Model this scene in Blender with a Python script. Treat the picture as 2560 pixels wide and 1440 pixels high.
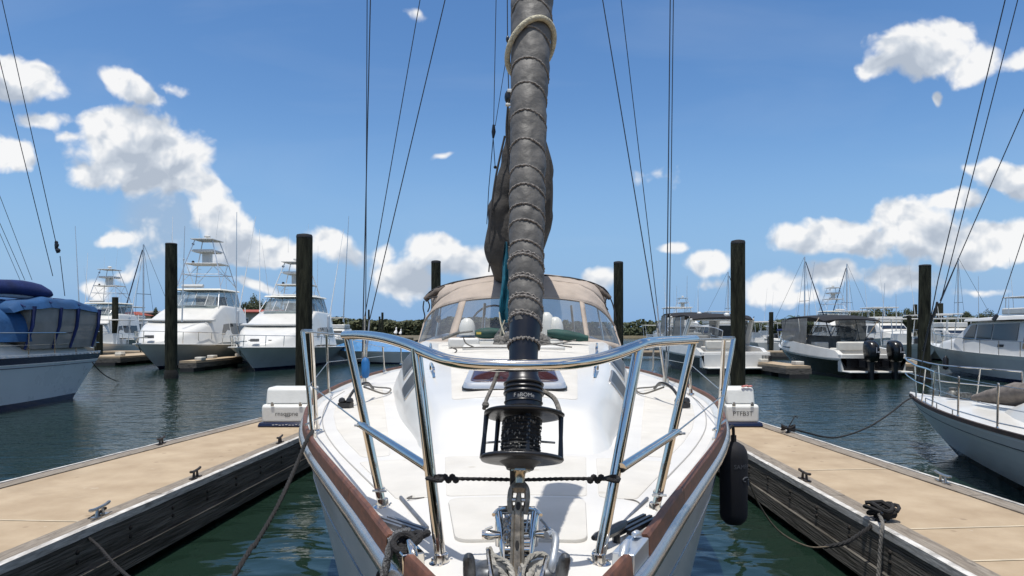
import bpy, math, random
from mathutils import Vector, Matrix, noise
R = math.radians
PI = math.pi
for o in list(bpy.data.objects): bpy.data.objects.remove(o)
S = bpy.context.scene
C = S.collection
rnd = random.Random(7)

# ------------------------------------------------------------------ camera
F = 1700.0; CX = 1280.0; HY = 825.0; H = 2.0     # focal length and horizon of the 2560 px wide photograph, eye height
cam = bpy.data.cameras.new('camera'); camo = bpy.data.objects.new('camera', cam); C.objects.link(camo)
camo.location = (0, 0, H); camo.rotation_euler = (PI / 2, 0, 0)
cam.sensor_width = 36; cam.lens = 36 * F / 2560; cam.shift_y = (HY - 720) / 2560
cam.clip_start = 0.05; cam.clip_end = 6000
S.camera = camo

# ------------------------------------------------------------------ light
SUN = Vector((-0.07, -0.17, 1.0)).normalized()
sl = bpy.data.lights.new('sun', 'SUN'); sl.energy = 4.3; sl.angle = R(0.53); sl.color = (1, .965, .91)
so = bpy.data.objects.new('sun', sl); C.objects.link(so)
so.rotation_euler = SUN.to_track_quat('Z', 'Y').to_euler(); so.location = (0, 0, 60)
S.view_settings.view_transform = 'Standard'; S.view_settings.look = 'None'
S.view_settings.exposure = 0.0; S.view_settings.gamma = 1
W = bpy.data.worlds.new('World'); S.world = W; W.use_nodes = True

def build_world():
    nt = W.node_tree; nt.nodes.clear(); N = nt.nodes.new; L = nt.links.new
    out = N('ShaderNodeOutputWorld'); bg = N('ShaderNodeBackground'); bg.inputs[1].default_value = 0.1
    L(bg.outputs[0], out.inputs[0])
    sky = N('ShaderNodeTexSky'); sky.sky_type = 'NISHITA'; sky.sun_disc = False
    sky.sun_elevation = math.asin(SUN.z); sky.sun_rotation = math.atan2(SUN.x, SUN.y)
    sky.altitude = 0; sky.air_density = 1.0; sky.dust_density = 0.6; sky.ozone_density = 2.2
    hs = N('ShaderNodeHueSaturation'); hs.inputs['Saturation'].default_value = SKY_SAT; hs.inputs['Value'].default_value = SKY_VAL
    hs.inputs['Hue'].default_value = SKY_HUE
    L(sky.outputs[0], hs.inputs['Color'])
    def val(v): n = N('ShaderNodeValue'); n.outputs[0].default_value = v; return n.outputs[0]
    def math_(op, a, b=None, clamp=False):
        n = N('ShaderNodeMath'); n.operation = op; n.use_clamp = clamp
        for i, x in enumerate((a, b)):
            if x is None: continue
            if isinstance(x, (int, float)): n.inputs[i].default_value = x
            else: L(x, n.inputs[i])
        return n.outputs[0]
    tc = N('ShaderNodeTexCoord'); sp = N('ShaderNodeSeparateXYZ'); L(tc.outputs['Generated'], sp.inputs[0])
    ay = math_('MAXIMUM', math_('ABSOLUTE', sp.outputs[1]), 0.03)
    u = math_('DIVIDE', sp.outputs[0], ay); v = math_('DIVIDE', sp.outputs[2], ay)
    cb = N('ShaderNodeCombineXYZ'); L(u, cb.inputs[0]); L(v, cb.inputs[1])
    p = cb.outputs[0]
    # a slow warp of the outlines
    wn = N('ShaderNodeTexNoise'); wn.inputs['Scale'].default_value = 9; wn.inputs['Detail'].default_value = 3; L(p, wn.inputs['Vector'])
    wv = N('ShaderNodeVectorMath'); wv.operation = 'SUBTRACT'; L(wn.outputs['Color'], wv.inputs[0]); wv.inputs[1].default_value = (.5, .5, .5)
    ws = N('ShaderNodeVectorMath'); ws.operation = 'SCALE'; L(wv.outputs[0], ws.inputs[0]); ws.inputs['Scale'].default_value = .05
    wa = N('ShaderNodeVectorMath'); wa.operation = 'ADD'; L(p, wa.inputs[0]); L(ws.outputs[0], wa.inputs[1])
    pw = wa.outputs[0]
    def mask(vec, lst=CLOUDS):
        m = None
        for (px, py, a, b, rot, s) in lst:
            mp = N('ShaderNodeMapping'); mp.vector_type = 'TEXTURE'
            mp.inputs['Location'].default_value = ((px - CX) / F, (HY - py) / F, 0)
            mp.inputs['Rotation'].default_value = (0, 0, R(rot))
            mp.inputs['Scale'].default_value = (a * 1.05 / F, b * 1.12 / F, 1)
            L(vec, mp.inputs[0])
            ln = N('ShaderNodeVectorMath'); ln.operation = 'LENGTH'; L(mp.outputs[0], ln.inputs[0])
            e = math_('MULTIPLY', math_('SUBTRACT', 1.0, ln.outputs['Value']), s)
            if m is None: m = e
            else: m = math_('SMOOTH_MAX', m, e); m.node.inputs[2].default_value = .22
        return math_('MAXIMUM', m, -1.0)
    def off(vec, d):
        n = N('ShaderNodeVectorMath'); n.operation = 'ADD'; L(vec, n.inputs[0]); n.inputs[1].default_value = d; return n.outputs[0]
    m = mask(pw)
    def billow(vec):
        vo = N('ShaderNodeTexVoronoi'); vo.feature = 'SMOOTH_F1'; vo.inputs['Smoothness'].default_value = .5; vo.inputs['Scale'].default_value = 24
        vo.inputs['Detail'].default_value = 2; vo.inputs['Roughness'].default_value = .5; vo.inputs['Lacunarity'].default_value = 2.4
        L(vec, vo.inputs['Vector'])
        no = N('ShaderNodeTexNoise'); no.inputs['Scale'].default_value = 15; no.inputs['Detail'].default_value = 7; no.inputs['Roughness'].default_value = .58
        L(vec, no.inputs['Vector'])
        return math_('ADD', math_('MULTIPLY', math_('SUBTRACT', .42, vo.outputs['Distance']), 1.0), math_('MULTIPLY', math_('SUBTRACT', no.outputs[0], .5), 2.1))
    b0 = billow(pw); pu = off(pw, (-.005, .014, 0))
    dens = math_('ADD', math_('ADD', math_('MULTIPLY', m, 1.5), .06), math_('MULTIPLY', b0, .42))
    mr = N('ShaderNodeMapRange'); mr.interpolation_type = 'SMOOTHSTEP'; L(dens, mr.inputs[0]); mr.inputs[1].default_value = -.06; mr.inputs[2].default_value = .36
    # light from above: what has much cloud over it is greyer
    m2 = mask(off(pw, (-.008, .032, 0)), BASES)
    def soft(vec, sc, det):
        n = N('ShaderNodeTexNoise'); n.inputs['Scale'].default_value = sc; n.inputs['Detail'].default_value = det; n.inputs['Roughness'].default_value = .5; L(vec, n.inputs['Vector']); return n.outputs[0]
    s0 = soft(pw, 17, 3.5); s1 = soft(pu, 17, 3.5); lo = math_('MULTIPLY', math_('SUBTRACT', soft(pw, 8, 2), .46), 1.5)
    over = math_('MAXIMUM', math_('ADD', math_('ADD', math_('MULTIPLY', m2, .80), lo), .03), 0.0)
    lit = math_('ADD', math_('SUBTRACT', .95, math_('MULTIPLY', over, 1.0)), math_('MULTIPLY', math_('SUBTRACT', s0, s1), 2.6))
    lit = math_('MINIMUM', math_('MAXIMUM', lit, .2), 1.0)
    cr = N('ShaderNodeValToRGB'); L(lit, cr.inputs[0])
    el = cr.color_ramp.elements; el[0].position = .25; el[0].color = (4.6, 5.2, 6.1, 1); el[1].position = .90; el[1].color = (9.5, 9.5, 9.5, 1)
    e = el.new(.58); e.color = (6.4, 6.9, 7.6, 1)
    # haze of the far clouds near the horizon
    mx = N('ShaderNodeMix'); mx.data_type = 'RGBA'
    fac = math_('MULTIPLY', mr.outputs[0], .97)
    # pale air towards the horizon
    hz = N('ShaderNodeMix'); hz.data_type = 'RGBA'; hf = N('ShaderNodeMapRange'); hf.interpolation_type = 'SMOOTHSTEP'; L(v, hf.inputs[0]); hf.inputs[1].default_value = -.02; hf.inputs[2].default_value = .36; hf.inputs[3].default_value = .97; hf.inputs[4].default_value = 0
    L(hf.outputs[0], hz.inputs[0]); L(hs.outputs[0], hz.inputs[6]); hz.inputs[7].default_value = (2.35, 4.3, 7.3, 1)
    # thin cirrus veil
    cn = N('ShaderNodeTexNoise'); cn.inputs['Scale'].default_value = 2.2; cn.inputs['Detail'].default_value = 6; cn.inputs['Distortion'].default_value = .6
    cm = N('ShaderNodeMapping'); cm.inputs['Scale'].default_value = (1, 3.5, 1); cm.inputs['Rotation'].default_value = (0, 0, R(-12)); L(p, cm.inputs[0]); L(cm.outputs[0], cn.inputs['Vector'])
    veil = math_('MULTIPLY', math_('MAXIMUM', math_('SUBTRACT', cn.outputs[0], .5), 0), .35)
    mv = N('ShaderNodeMix'); mv.data_type = 'RGBA'; L(veil, mv.inputs[0]); L(hz.outputs[2], mv.inputs[6]); mv.inputs[7].default_value = (6.5, 7.3, 8.3, 1)
    L(fac, mx.inputs[0]); L(cr.outputs[0], mx.inputs[7])
    # grey shower hanging under the big cloud
    shm = N('ShaderNodeMapping'); shm.vector_type = 'TEXTURE'; shm.inputs['Location'].default_value = ((400 - CX) / F, (HY - 560) / F, 0); shm.inputs['Scale'].default_value = (120 / F, 150 / F, 1); L(pw, shm.inputs[0])
    shl = N('ShaderNodeVectorMath'); shl.operation = 'LENGTH'; L(shm.outputs[0], shl.inputs[0])
    shf = N('ShaderNodeMapRange'); shf.interpolation_type = 'SMOOTHSTEP'; L(shl.outputs['Value'], shf.inputs[0]); shf.inputs[1].default_value = 1.1; shf.inputs[2].default_value = .3; shf.inputs[3].default_value = 0; shf.inputs[4].default_value = .55
    shx = N('ShaderNodeMix'); shx.data_type = 'RGBA'; L(shf.outputs[0], shx.inputs[0]); L(mv.outputs[2], shx.inputs[6]); shx.inputs[7].default_value = (3.9, 4.9, 6.3, 1)
    L(shx.outputs[2], mx.inputs[6])
    # unseen broken cloud added overhead, to whiten the blue fill light
    on = N('ShaderNodeTexNoise'); on.inputs['Scale'].default_value = 2.6; on.inputs['Detail'].default_value = 5; L(tc.outputs['Generated'], on.inputs['Vector'])
    of = N('ShaderNodeMapRange'); of.interpolation_type = 'SMOOTHSTEP'; L(on.outputs[0], of.inputs[0]); of.inputs[1].default_value = .43; of.inputs[2].default_value = .58
    oz = N('ShaderNodeMapRange'); oz.interpolation_type = 'SMOOTHSTEP'; L(sp.outputs[2], oz.inputs[0]); oz.inputs[1].default_value = .44; oz.inputs[2].default_value = .62
    ox = N('ShaderNodeMix'); ox.data_type = 'RGBA'; L(math_('MULTIPLY', of.outputs[0], oz.outputs[0]), ox.inputs[0]); L(mx.outputs[2], ox.inputs[6]); ox.inputs[7].default_value = (8.4, 8.4, 8.3, 1)
    L(ox.outputs[2], bg.inputs[0])
SKY_SAT, SKY_VAL, SKY_HUE = 1.24, 1.42, 0.503
CLOUDS = [ # px, py, half width, half height, tilt, strength
 (330, 370, 170, 115, 0, 1), (270, 310, 90, 60, 10, 1), (430, 400, 130, 90, -25, 1), (500, 460, 75, 40, -25, .9), (230, 440, 70, 45, 0, .7),
 (560, 560, 120, 62, -28, 1), (650, 615, 120, 45, -14, 1), (520, 530, 70, 55, 0, .8), (600, 630, 90, 36, 0, .8),
 (330, 210, 110, 38, -24, .85), (440, 215, 60, 20, -20, .4), (40, 200, 130, 62, -10, .9), (10, 385, 85, 55, -15, .8), (100, 300, 90, 28, 0, .6), (180,340,60,24,0,.4),
 (290, 595, 75, 26, 5, .6), (240, 725, 60, 30, -25, .6), (640, 710, 70, 18, -12, .45), (310, 690, 40, 14, 0, .4),
 (390, 560, 110, 110, 0, .16),
 (830, 620, 95, 42, -12, .8), (1120, 640, 120, 48, -20, .9), (1010, 700, 90, 58, 0, .8), (1200, 670, 70, 50, 0, .8), (960, 640, 40, 30, 0, .5), (1500, 700, 52, 30, 0, .7), (1460,715,60,26,0,.5),
 (1670, 615, 45, 16, 0, .5), (1775, 657, 75, 30, 0, .85), (1700, 620, 30, 14, 0, .4),
 (2300, 130, 135, 75, 0, 1), (2200, 165, 75, 36, 12, .7), (2430, 175, 90, 50, 10, .75), (2380, 80, 60, 34, 0, .8), (2540, 160, 70, 26, 20, .4), (2335, 250, 16, 18, 0, .4),
 (2500, 425, 85, 42, -12, .85), (2555, 450, 60, 55, 0, .8), (2440, 410, 40, 18, 0, .5),
 (2290, 560, 150, 75, 0, 1), (2120, 600, 140, 52, -6, 1), (2430, 600, 190, 52, 4, 1), (2010, 610, 90, 38, -10, .8), (2370, 500, 90, 34, 8, .8), (2210, 525, 50, 36, 0, .7), (2540, 590, 110, 52, 0, .9),
 (1930, 720, 80, 45, 10, .6), (2080, 690, 110, 40, 0, .65), (2250, 700, 120, 44, 0, .65), (1990, 740, 90, 26, 0, .4), (2440,735,80,16,0,.4), (2420, 645, 120, 24, 0, .5), (1790,700,60,14,0,.25),
 (1640, 420, 160, 26, 8, .12), (1110, 385, 26, 10, 0, .3), (1035, 30, 40, 18, -20, .25),
]
BASES = [(340, 385, 190, 110, -12, 1), (590, 590, 170, 62, -24, 1), (340, 215, 100, 40, -22, .9), (30, 200, 120, 60, -8, .9), (1110, 660, 150, 60, -10, 1), (2270, 135, 140, 78, 0, 1),
 (2270, 590, 250, 80, 0, 1), (2500, 430, 90, 48, -12, .9), (2050, 615, 120, 40, 0, .9), (1775, 657, 75, 32, 0, .9), (840, 620, 90, 42, -12, .9)]
build_world()
W.cycles.sampling_method = 'MANUAL'; W.cycles.sample_map_resolution = 512
S.cycles.max_bounces = 7; S.cycles.diffuse_bounces = 3; S.cycles.glossy_bounces = 3; S.cycles.transparent_max_bounces = 10

# ------------------------------------------------------------------ helpers
def P(px, py, Y): return Vector(((px - CX) * Y / F, Y, H + (HY - py) * Y / F))
def PX(px, Y): return (px - CX) * Y / F
def PZ(px, py, z):
    Y = F * (H - z) / (py - HY); return Vector(((px - CX) * Y / F, Y, z))

_m = {}
def M(name, col, rough=.5, metal=0.0, var=0.0, scale=4, stretch=(1, 1, 1), bump=0.0, bscale=60, bdist=.01, coat=0.0, col2=None, spec=.5, detail=6, bstretch=None):
    if name in _m: return _m[name]
    m = bpy.data.materials.new(name); m.use_nodes = True; nt = m.node_tree; N = nt.nodes.new; L = nt.links.new
    b = nt.nodes['Principled BSDF']
    b.inputs['Base Color'].default_value = (*col, 1); b.inputs['Roughness'].default_value = rough; b.inputs['Metallic'].default_value = metal
    b.inputs['Specular IOR Level'].default_value = spec
    if coat: b.inputs['Coat Weight'].default_value = coat; b.inputs['Coat Roughness'].default_value = .08
    tc = N('ShaderNodeTexCoord')
    if var or col2:
        mp = N('ShaderNodeMapping'); mp.inputs['Scale'].default_value = stretch; L(tc.outputs['Object'], mp.inputs[0])
        n = N('ShaderNodeTexNoise'); n.inputs['Scale'].default_value = scale; n.inputs['Detail'].default_value = detail; n.inputs['Roughness'].default_value = .6; L(mp.outputs[0], n.inputs['Vector'])
        r = N('ShaderNodeValToRGB'); r.color_ramp.elements[0].position = .32; r.color_ramp.elements[1].position = .68
        a = tuple(max(0, c * (1 - var)) for c in col); c2 = col2 if col2 else tuple(min(1, c * (1 + var)) for c in col)
        if col2: a = col
        r.color_ramp.elements[0].color = (*a, 1); r.color_ramp.elements[1].color = (*c2, 1)
        L(n.outputs[0], r.inputs[0]); L(r.outputs[0], b.inputs['Base Color'])
        mr = N('ShaderNodeMapRange'); L(n.outputs[0], mr.inputs[0]); mr.inputs[3].default_value = max(.02, rough - .08); mr.inputs[4].default_value = min(1, rough + .1)
        L(mr.outputs[0], b.inputs['Roughness'])
    if bump:
        mp = N('ShaderNodeMapping'); mp.inputs['Scale'].default_value = bstretch or stretch; L(tc.outputs['Object'], mp.inputs[0])
        n = N('ShaderNodeTexNoise'); n.inputs['Scale'].default_value = bscale; n.inputs['Detail'].default_value = 5; L(mp.outputs[0], n.inputs['Vector'])
        bp = N('ShaderNodeBump'); bp.inputs['Strength'].default_value = bump; bp.inputs['Distance'].default_value = bdist
        L(n.outputs[0], bp.inputs['Height']); L(bp.outputs[0], b.inputs['Normal'])
    _m[name] = m; return m

def grime(mat, col, scale=1.5, lo=.60, hi=.75, amount=.5, speck=0, stretch=(1, 1, 1)):
    """stains and specks with a shape of their own mixed into a material's colour"""
    nt = mat.node_tree; N = nt.nodes.new; L = nt.links.new; b = nt.nodes['Principled BSDF']; src = b.inputs['Base Color'].links
    tc = N('ShaderNodeTexCoord'); mp = N('ShaderNodeMapping'); mp.inputs['Scale'].default_value = stretch; mp.inputs['Location'].default_value = (3.1, 7.7, 1.3); L(tc.outputs['Object'], mp.inputs[0])
    n = N('ShaderNodeTexNoise'); n.inputs['Scale'].default_value = scale; n.inputs['Detail'].default_value = 9; n.inputs['Roughness'].default_value = .65; n.inputs['Distortion'].default_value = .4; L(mp.outputs[0], n.inputs['Vector'])
    r = N('ShaderNodeMapRange'); L(n.outputs[0], r.inputs[0]); r.inputs[1].default_value = lo; r.inputs[2].default_value = hi; r.inputs[4].default_value = amount
    f = r.outputs[0]
    if speck:
        v = N('ShaderNodeTexVoronoi'); v.inputs['Scale'].default_value = speck; v.inputs['Randomness'].default_value = 1; L(tc.outputs['Object'], v.inputs['Vector'])
        r2 = N('ShaderNodeMapRange'); L(v.outputs['Distance'], r2.inputs[0]); r2.inputs[1].default_value = .10; r2.inputs[2].default_value = .06; r2.inputs[4].default_value = .55
        mx_ = N('ShaderNodeMath'); mx_.operation = 'MAXIMUM'; L(f, mx_.inputs[0]); L(r2.outputs[0], mx_.inputs[1]); f = mx_.outputs[0]
    m = N('ShaderNodeMix'); m.data_type = 'RGBA'; L(f, m.inputs[0]); m.inputs[7].default_value = (*col, 1)
    if src: L(src[0].from_socket, m.inputs[6])
    else: m.inputs[6].default_value = b.inputs['Base Color'].default_value
    L(m.outputs[2], b.inputs['Base Color']); return mat

def clear_mat(name, tint=(.75, .8, .85), clear=.7, rough=.08, body=(.3, .33, .35)):
    if name in _m: return _m[name]
    m = bpy.data.materials.new(name); m.use_nodes = True; nt = m.node_tree; nt.nodes.clear(); N = nt.nodes.new; L = nt.links.new
    o = N('ShaderNodeOutputMaterial'); t = N('ShaderNodeBsdfTransparent'); t.inputs[0].default_value = (*tint, 1)
    p = N('ShaderNodeBsdfPrincipled'); p.inputs['Base Color'].default_value = (*body, 1); p.inputs['Roughness'].default_value = rough
    mx = N('ShaderNodeMixShader'); mx.inputs[0].default_value = clear
    tc = N('ShaderNodeTexCoord'); n = N('ShaderNodeTexNoise'); n.inputs['Scale'].default_value = 3; L(tc.outputs['Object'], n.inputs['Vector'])
    mr = N('ShaderNodeMapRange'); L(n.outputs[0], mr.inputs[0]); mr.inputs[1].default_value = .3; mr.inputs[2].default_value = .7; mr.inputs[3].default_value = clear - .12; mr.inputs[4].default_value = clear + .1
    L(mr.outputs[0], mx.inputs[0]); L(p.outputs[0], mx.inputs[1]); L(t.outputs[0], mx.inputs[2]); L(mx.outputs[0], o.inputs[0])
    bp = N('ShaderNodeBump'); bp.inputs['Strength'].default_value = .25; bp.inputs['Distance'].default_value = .02; L(n.outputs[0], bp.inputs['Height']); L(bp.outputs[0], p.inputs['Normal'])
    _m[name] = m; return m

class MB:
    def __init__(s): s.v = []; s.f = []; s.mi = []; s.m = 0
    def add(s, vs, fs):
        b = len(s.v); s.v += [Vector(v) for v in vs]; s.f += [[i + b for i in f] for f in fs]; s.mi += [s.m] * len(fs); return s
    def box(s, c, size, rz=0, rx=0, ry=0, taper=1.0, tapery=None):
        c = Vector(c); x, y, z = (d / 2 for d in size); ty = taper if tapery is None else tapery
        vs = [(-x, -y, -z), (x, -y, -z), (x, y, -z), (-x, y, -z), (-x * taper, -y * ty, z), (x * taper, -y * ty, z), (x * taper, y * ty, z), (-x * taper, y * ty, z)]
        M_ = Matrix.Rotation(rz, 3, 'Z') @ Matrix.Rotation(ry, 3, 'Y') @ Matrix.Rotation(rx, 3, 'X')
        return s.add([c + M_ @ Vector(v) for v in vs], [(0, 3, 2, 1), (4, 5, 6, 7), (0, 1, 5, 4), (1, 2, 6, 5), (2, 3, 7, 6), (3, 0, 4, 7)])
    def rings(s, rs, cap=True, closed=True):
        n = len(rs[0]); vs = [v for r in rs for v in r]; fs = []
        for i in range(len(rs) - 1):
            for j in range(n if closed else n - 1):
                k = (j + 1) % n
                fs.append((i * n + j, i * n + k, (i + 1) * n + k, (i + 1) * n + j))
        if cap and closed: fs.append(tuple(range(n - 1, -1, -1))); fs.append(tuple((len(rs) - 1) * n + j for j in range(n)))
        return s.add(vs, fs)
    def tube(s, pts, r, n=8, cap=True, closed=False):
        pts = [Vector(p) for p in pts]; rr = r if isinstance(r, (list, tuple)) else [r] * len(pts)
        rs = []; up = None
        for i, p in enumerate(pts):
            if closed: t = pts[(i + 1) % len(pts)] - pts[i - 1]
            else: t = (pts[min(i + 1, len(pts) - 1)] - pts[max(i - 1, 0)])
            t = t.normalized() if t.length > 1e-9 else Vector((0, 0, 1))
            if up is None: up = Vector((0, 0, 1)) if abs(t.z) < .9 else Vector((1, 0, 0))
            a = t.cross(up)
            if a.length < 1e-4: a = t.cross(Vector((0, 1, 0)))
            a.normalize(); b = a.cross(t).normalized(); up = b
            rs.append([p + (a * math.cos(2 * PI * k / n) + b * math.sin(2 * PI * k / n)) * rr[i] for k in range(n)])
        if closed: rs.append(rs[0]); cap = False
        return s.rings(rs, cap)
    def lathe(s, c, prof, n=20, axis=(0, 0, 1), sx=1, sy=1):
        c = Vector(c); q = Vector((0, 0, 1)).rotation_difference(Vector(axis).normalized())
        return s.rings([[c + q @ Vector((r * sx * math.cos(2 * PI * k / n), r * sy * math.sin(2 * PI * k / n), z)) for k in range(n)] for r, z in prof])
    def prism(s, poly, fn, d0, d1):
        a = [fn(x, y, d0) for x, y in poly]; b = [fn(x, y, d1) for x, y in poly]; return s.rings([a, b])
    def ball(s, c, r, n=10, sc=(1, 1, 1)):
        c = Vector(c); rs = []
        for i in range(n // 2 + 1):
            a = -PI / 2 + PI * i / (n // 2); rr = max(math.cos(a), .02)
            rs.append([c + Vector((r * sc[0] * rr * math.cos(2 * PI * k / n), r * sc[1] * rr * math.sin(2 * PI * k / n), r * sc[2] * math.sin(a))) for k in range(n)])
        return s.rings(rs)
    def obj(s, name, mats, parent=None, world=False, smooth=40, bevel=0, solid=0, label=None):
        off = parent.location if (world and parent is not None) else Vector((0, 0, 0))
        me = bpy.data.meshes.new(name); me.from_pydata([v - off for v in s.v], [], s.f)
        if name in ('float_box', 'dock_step', 'winch_gear', 'rope_bundle', 'running_line', 'canopy_frame', 'white_fitting', 'side_fender', 'helm_console', 'cord_knots', 'bridge_frame', 't_top_frame', 'spotlight', 'chain_link') and len(s.f) and not getattr(s, 'one', 0):
            return split_obj(s, name, mats, parent, world=world, smooth=smooth, bevel=bevel)[-1]
        if not isinstance(mats, (list, tuple)): mats = [mats]
        for m in mats: me.materials.append(m)
        if len(mats) > 1: me.polygons.foreach_set('material_index', s.mi)
        me.validate()
        import bmesh
        bm = bmesh.new(); bm.from_mesh(me); bmesh.ops.recalc_face_normals(bm, faces=bm.faces); bm.to_mesh(me); bm.free()
        if smooth: me.polygons.foreach_set('use_smooth', [True] * len(me.polygons)); me.set_sharp_from_angle(angle=R(smooth))
        o = bpy.data.objects.new(name, me); C.objects.link(o)
        if parent is not None: o.parent = parent
        if solid: md = o.modifiers.new('solid', 'SOLIDIFY'); md.thickness = solid; md.offset = 0
        if bevel: md = o.modifiers.new('bevel', 'BEVEL'); md.width = bevel; md.segments = 3; md.limit_method = 'ANGLE'
        if label: o['label'] = label
        return o

def split_obj(m, name, mat, parent, **k):
    """one object for each separate piece of the builder m"""
    par = list(range(len(m.v)))
    def find(i):
        while par[i] != i: par[i] = par[par[i]]; i = par[i]
        return i
    for f in m.f:
        for i in f[1:]: par[find(i)] = find(f[0])
    groups = {}
    for f, mi in zip(m.f, m.mi): groups.setdefault(find(f[0]), []).append((f, mi))
    out = []
    for g in groups.values():
        idx = sorted({i for f, _ in g for i in f}); mp = {i: j for j, i in enumerate(idx)}; q = MB(); q.one = 1; q.v = [m.v[i] for i in idx]; q.f = [[mp[i] for i in f] for f, _ in g]; q.mi = [mi for _, mi in g]
        out.append(q.obj(name, mat, parent, **k))
    return out
def tag(o, label, cat, group=None):
    o['label'] = label; o['category'] = cat
    if group: o['group'] = group
    return o
def thing(name, label, cat, loc=(0, 0, 0), rz=0, group=None):
    o = bpy.data.objects.new(name, None); C.objects.link(o); o.location = loc; o.rotation_euler = (0, 0, rz); o.empty_display_size = .2
    return tag(o, label, cat, group)
def struct(o): o['kind'] = 'structure'; return o
def dup(root, loc, rz, label, group=None, sc=1):
    def cp(o, par):
        c = o.copy(); C.objects.link(c); c.parent = par
        for ch in list(o.children): cp(ch, c)
        return c
    r = cp(root, None); r.location = loc; r.rotation_euler = (0, 0, rz); r.scale = (sc, sc, sc); r['label'] = label
    if group: r['group'] = group
    return r
def interp(tab, x):
    if x <= tab[0][0]: return tab[0][1]
    for (a, b), (c, d) in zip(tab, tab[1:]):
        if x <= c: return b + (d - b) * (x - a) / (c - a)
    return tab[-1][1]
def sinterp(tab, x):      # monotone smooth interpolation through the table
    n = len(tab)
    if x <= tab[0][0]: return tab[0][1]
    if x >= tab[-1][0]: return tab[-1][1]
    for i in range(n - 1):
        if x <= tab[i + 1][0]: break
    x0, y0 = tab[i]; x1, y1 = tab[i + 1]; h = x1 - x0; t = (x - x0) / h; d = (y1 - y0) / h
    def sl(k):
        if k <= 0 or k >= n - 1: j = min(max(k, 1), n - 1); return (tab[j][1] - tab[j - 1][1]) / (tab[j][0] - tab[j - 1][0]) if k else (tab[1][1] - tab[0][1]) / (tab[1][0] - tab[0][0])
        return (tab[k + 1][1] - tab[k - 1][1]) / (tab[k + 1][0] - tab[k - 1][0])
    m0, m1 = sl(i), sl(i + 1)
    return (2*t**3 - 3*t*t + 1) * y0 + (t**3 - 2*t*t + t) * h * m0 + (-2*t**3 + 3*t*t) * y1 + (t**3 - t*t) * h * m1
def curve(pts, n=8):      # Catmull-Rom
    pts = [Vector(p) for p in pts]; q = [pts[0] * 2 - pts[1]] + pts + [pts[-1] * 2 - pts[-2]]; out = []
    for i in range(1, len(q) - 2):
        for k in range(n):
            t = k / n; a, b, c, d = q[i - 1:i + 3]
            out.append(.5 * ((2 * b) + (c - a) * t + (2 * a - 5 * b + 4 * c - d) * t * t + (3 * b - a - 3 * c + d) * t ** 3))
    out.append(pts[-1]); return out
def text_mesh(txt, size, fn, name, mat, parent, world=False, bold=0.0, depth=.002):
    cu = bpy.data.curves.new(name, 'FONT'); cu.body = txt; cu.size = size; cu.align_x = 'CENTER'; cu.offset = bold; cu.resolution_u = 3
    t = bpy.data.objects.new(name, cu); C.objects.link(t)
    dg = bpy.context.evaluated_depsgraph_get(); me = bpy.data.meshes.new_from_object(t.evaluated_get(dg)); C.objects.unlink(t); bpy.data.objects.remove(t)
    me.name = name; off = parent.location if world else Vector((0, 0, 0))
    for v in me.vertices: v.co = Vector(fn(v.co.x, v.co.y)) - off
    me.materials.clear(); me.materials.append(mat)
    o = bpy.data.objects.new(name, me); C.objects.link(o); o.parent = parent
    return o

# ------------------------------------------------------------------ materials
gel = M('white_gelcoat', (.645, .63, .585), .3, var=.06, scale=1.5, coat=.25)
deckm = M('deck_gelcoat', (.62, .60, .56), .5, var=.06, scale=2.5, bump=.12, bscale=220, bdist=.002)
nonskid = M('nonskid_deck', (.575, .55, .50), .85, var=.06, scale=6, bump=.5, bscale=420, bdist=.003)
chrome = M('polished_steel', (.72, .68, .62), .05, 1.0, var=.06, scale=12, bump=.12, bscale=18, bdist=.004, bstretch=(2.2, 2.2, .35))
dullsteel = M('dull_steel', (.50, .50, .48), .3, 1.0, var=.25, scale=14)
teak = M('teak', (.125, .050, .027), .55, var=.45, scale=9, stretch=(6, 1, 6), bump=.3, bscale=40, bdist=.003)
blackp = M('black_plastic', (.012, .013, .016), .32, var=.3, scale=20, bump=.1, bscale=80)
navyvinyl = M('navy_vinyl', (.007, .008, .014), .35, bump=.25, bscale=12, bdist=.01)
fabric = M('grey_fabric', (.078, .074, .067), .6, var=.22, scale=8, bump=.6, bscale=22, bdist=.012, col2=(.135, .128, .117))
fabric2 = M('dark_grey_fabric', (.050, .045, .040), .88, var=.22, scale=2.2, bump=.5, bscale=7, bdist=.05)
stitch = M('grey_cord', (.24, .22, .20), .9, var=.4, scale=120, bump=1, bscale=260, bdist=.006)
creamrope = M('cream_rope', (.50, .46, .34), .9, var=.25, scale=80, bump=1, bscale=170, bdist=.006)
beige = M('beige_canvas', (.40, .335, .28), .9, var=.12, scale=3, bump=.5, bscale=9, bdist=.03)
darkcanvas = M('dark_canvas', (.035, .033, .034), .9, var=.3, scale=5)
blackrope = M('black_rope', (.016, .015, .015), .85, var=.5, scale=90, bump=1, bscale=200, bdist=.006)
greyrope = M('grey_rope', (.16, .15, .135), .95, var=.4, scale=60, bump=1, bscale=140, bdist=.006)
tanrope = M('tan_rope', (.12, .095, .065), .95, var=.4, scale=60)
teal = M('teal_cloth', (.005, .11, .16), .85, var=.6, scale=9, stretch=(4, 4, .6), bump=.4, bscale=20, bdist=.02)
green = M('green_canvas', (.01, .055, .045), .7, var=.3, scale=6, bump=.3, bscale=20)
glassdk = M('dark_glass', (.015, .018, .022), .06, spec=.8)
hatchglass = M('smoked_glass', (.05, .018, .022), .08, spec=.7)
vinyl = clear_mat('clear_vinyl', (.62, .66, .70), .60, .10, (.24, .25, .26))
vinyl2 = clear_mat('clear_enclosure', (.72, .78, .80), .66, .12, (.42, .45, .45))
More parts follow.
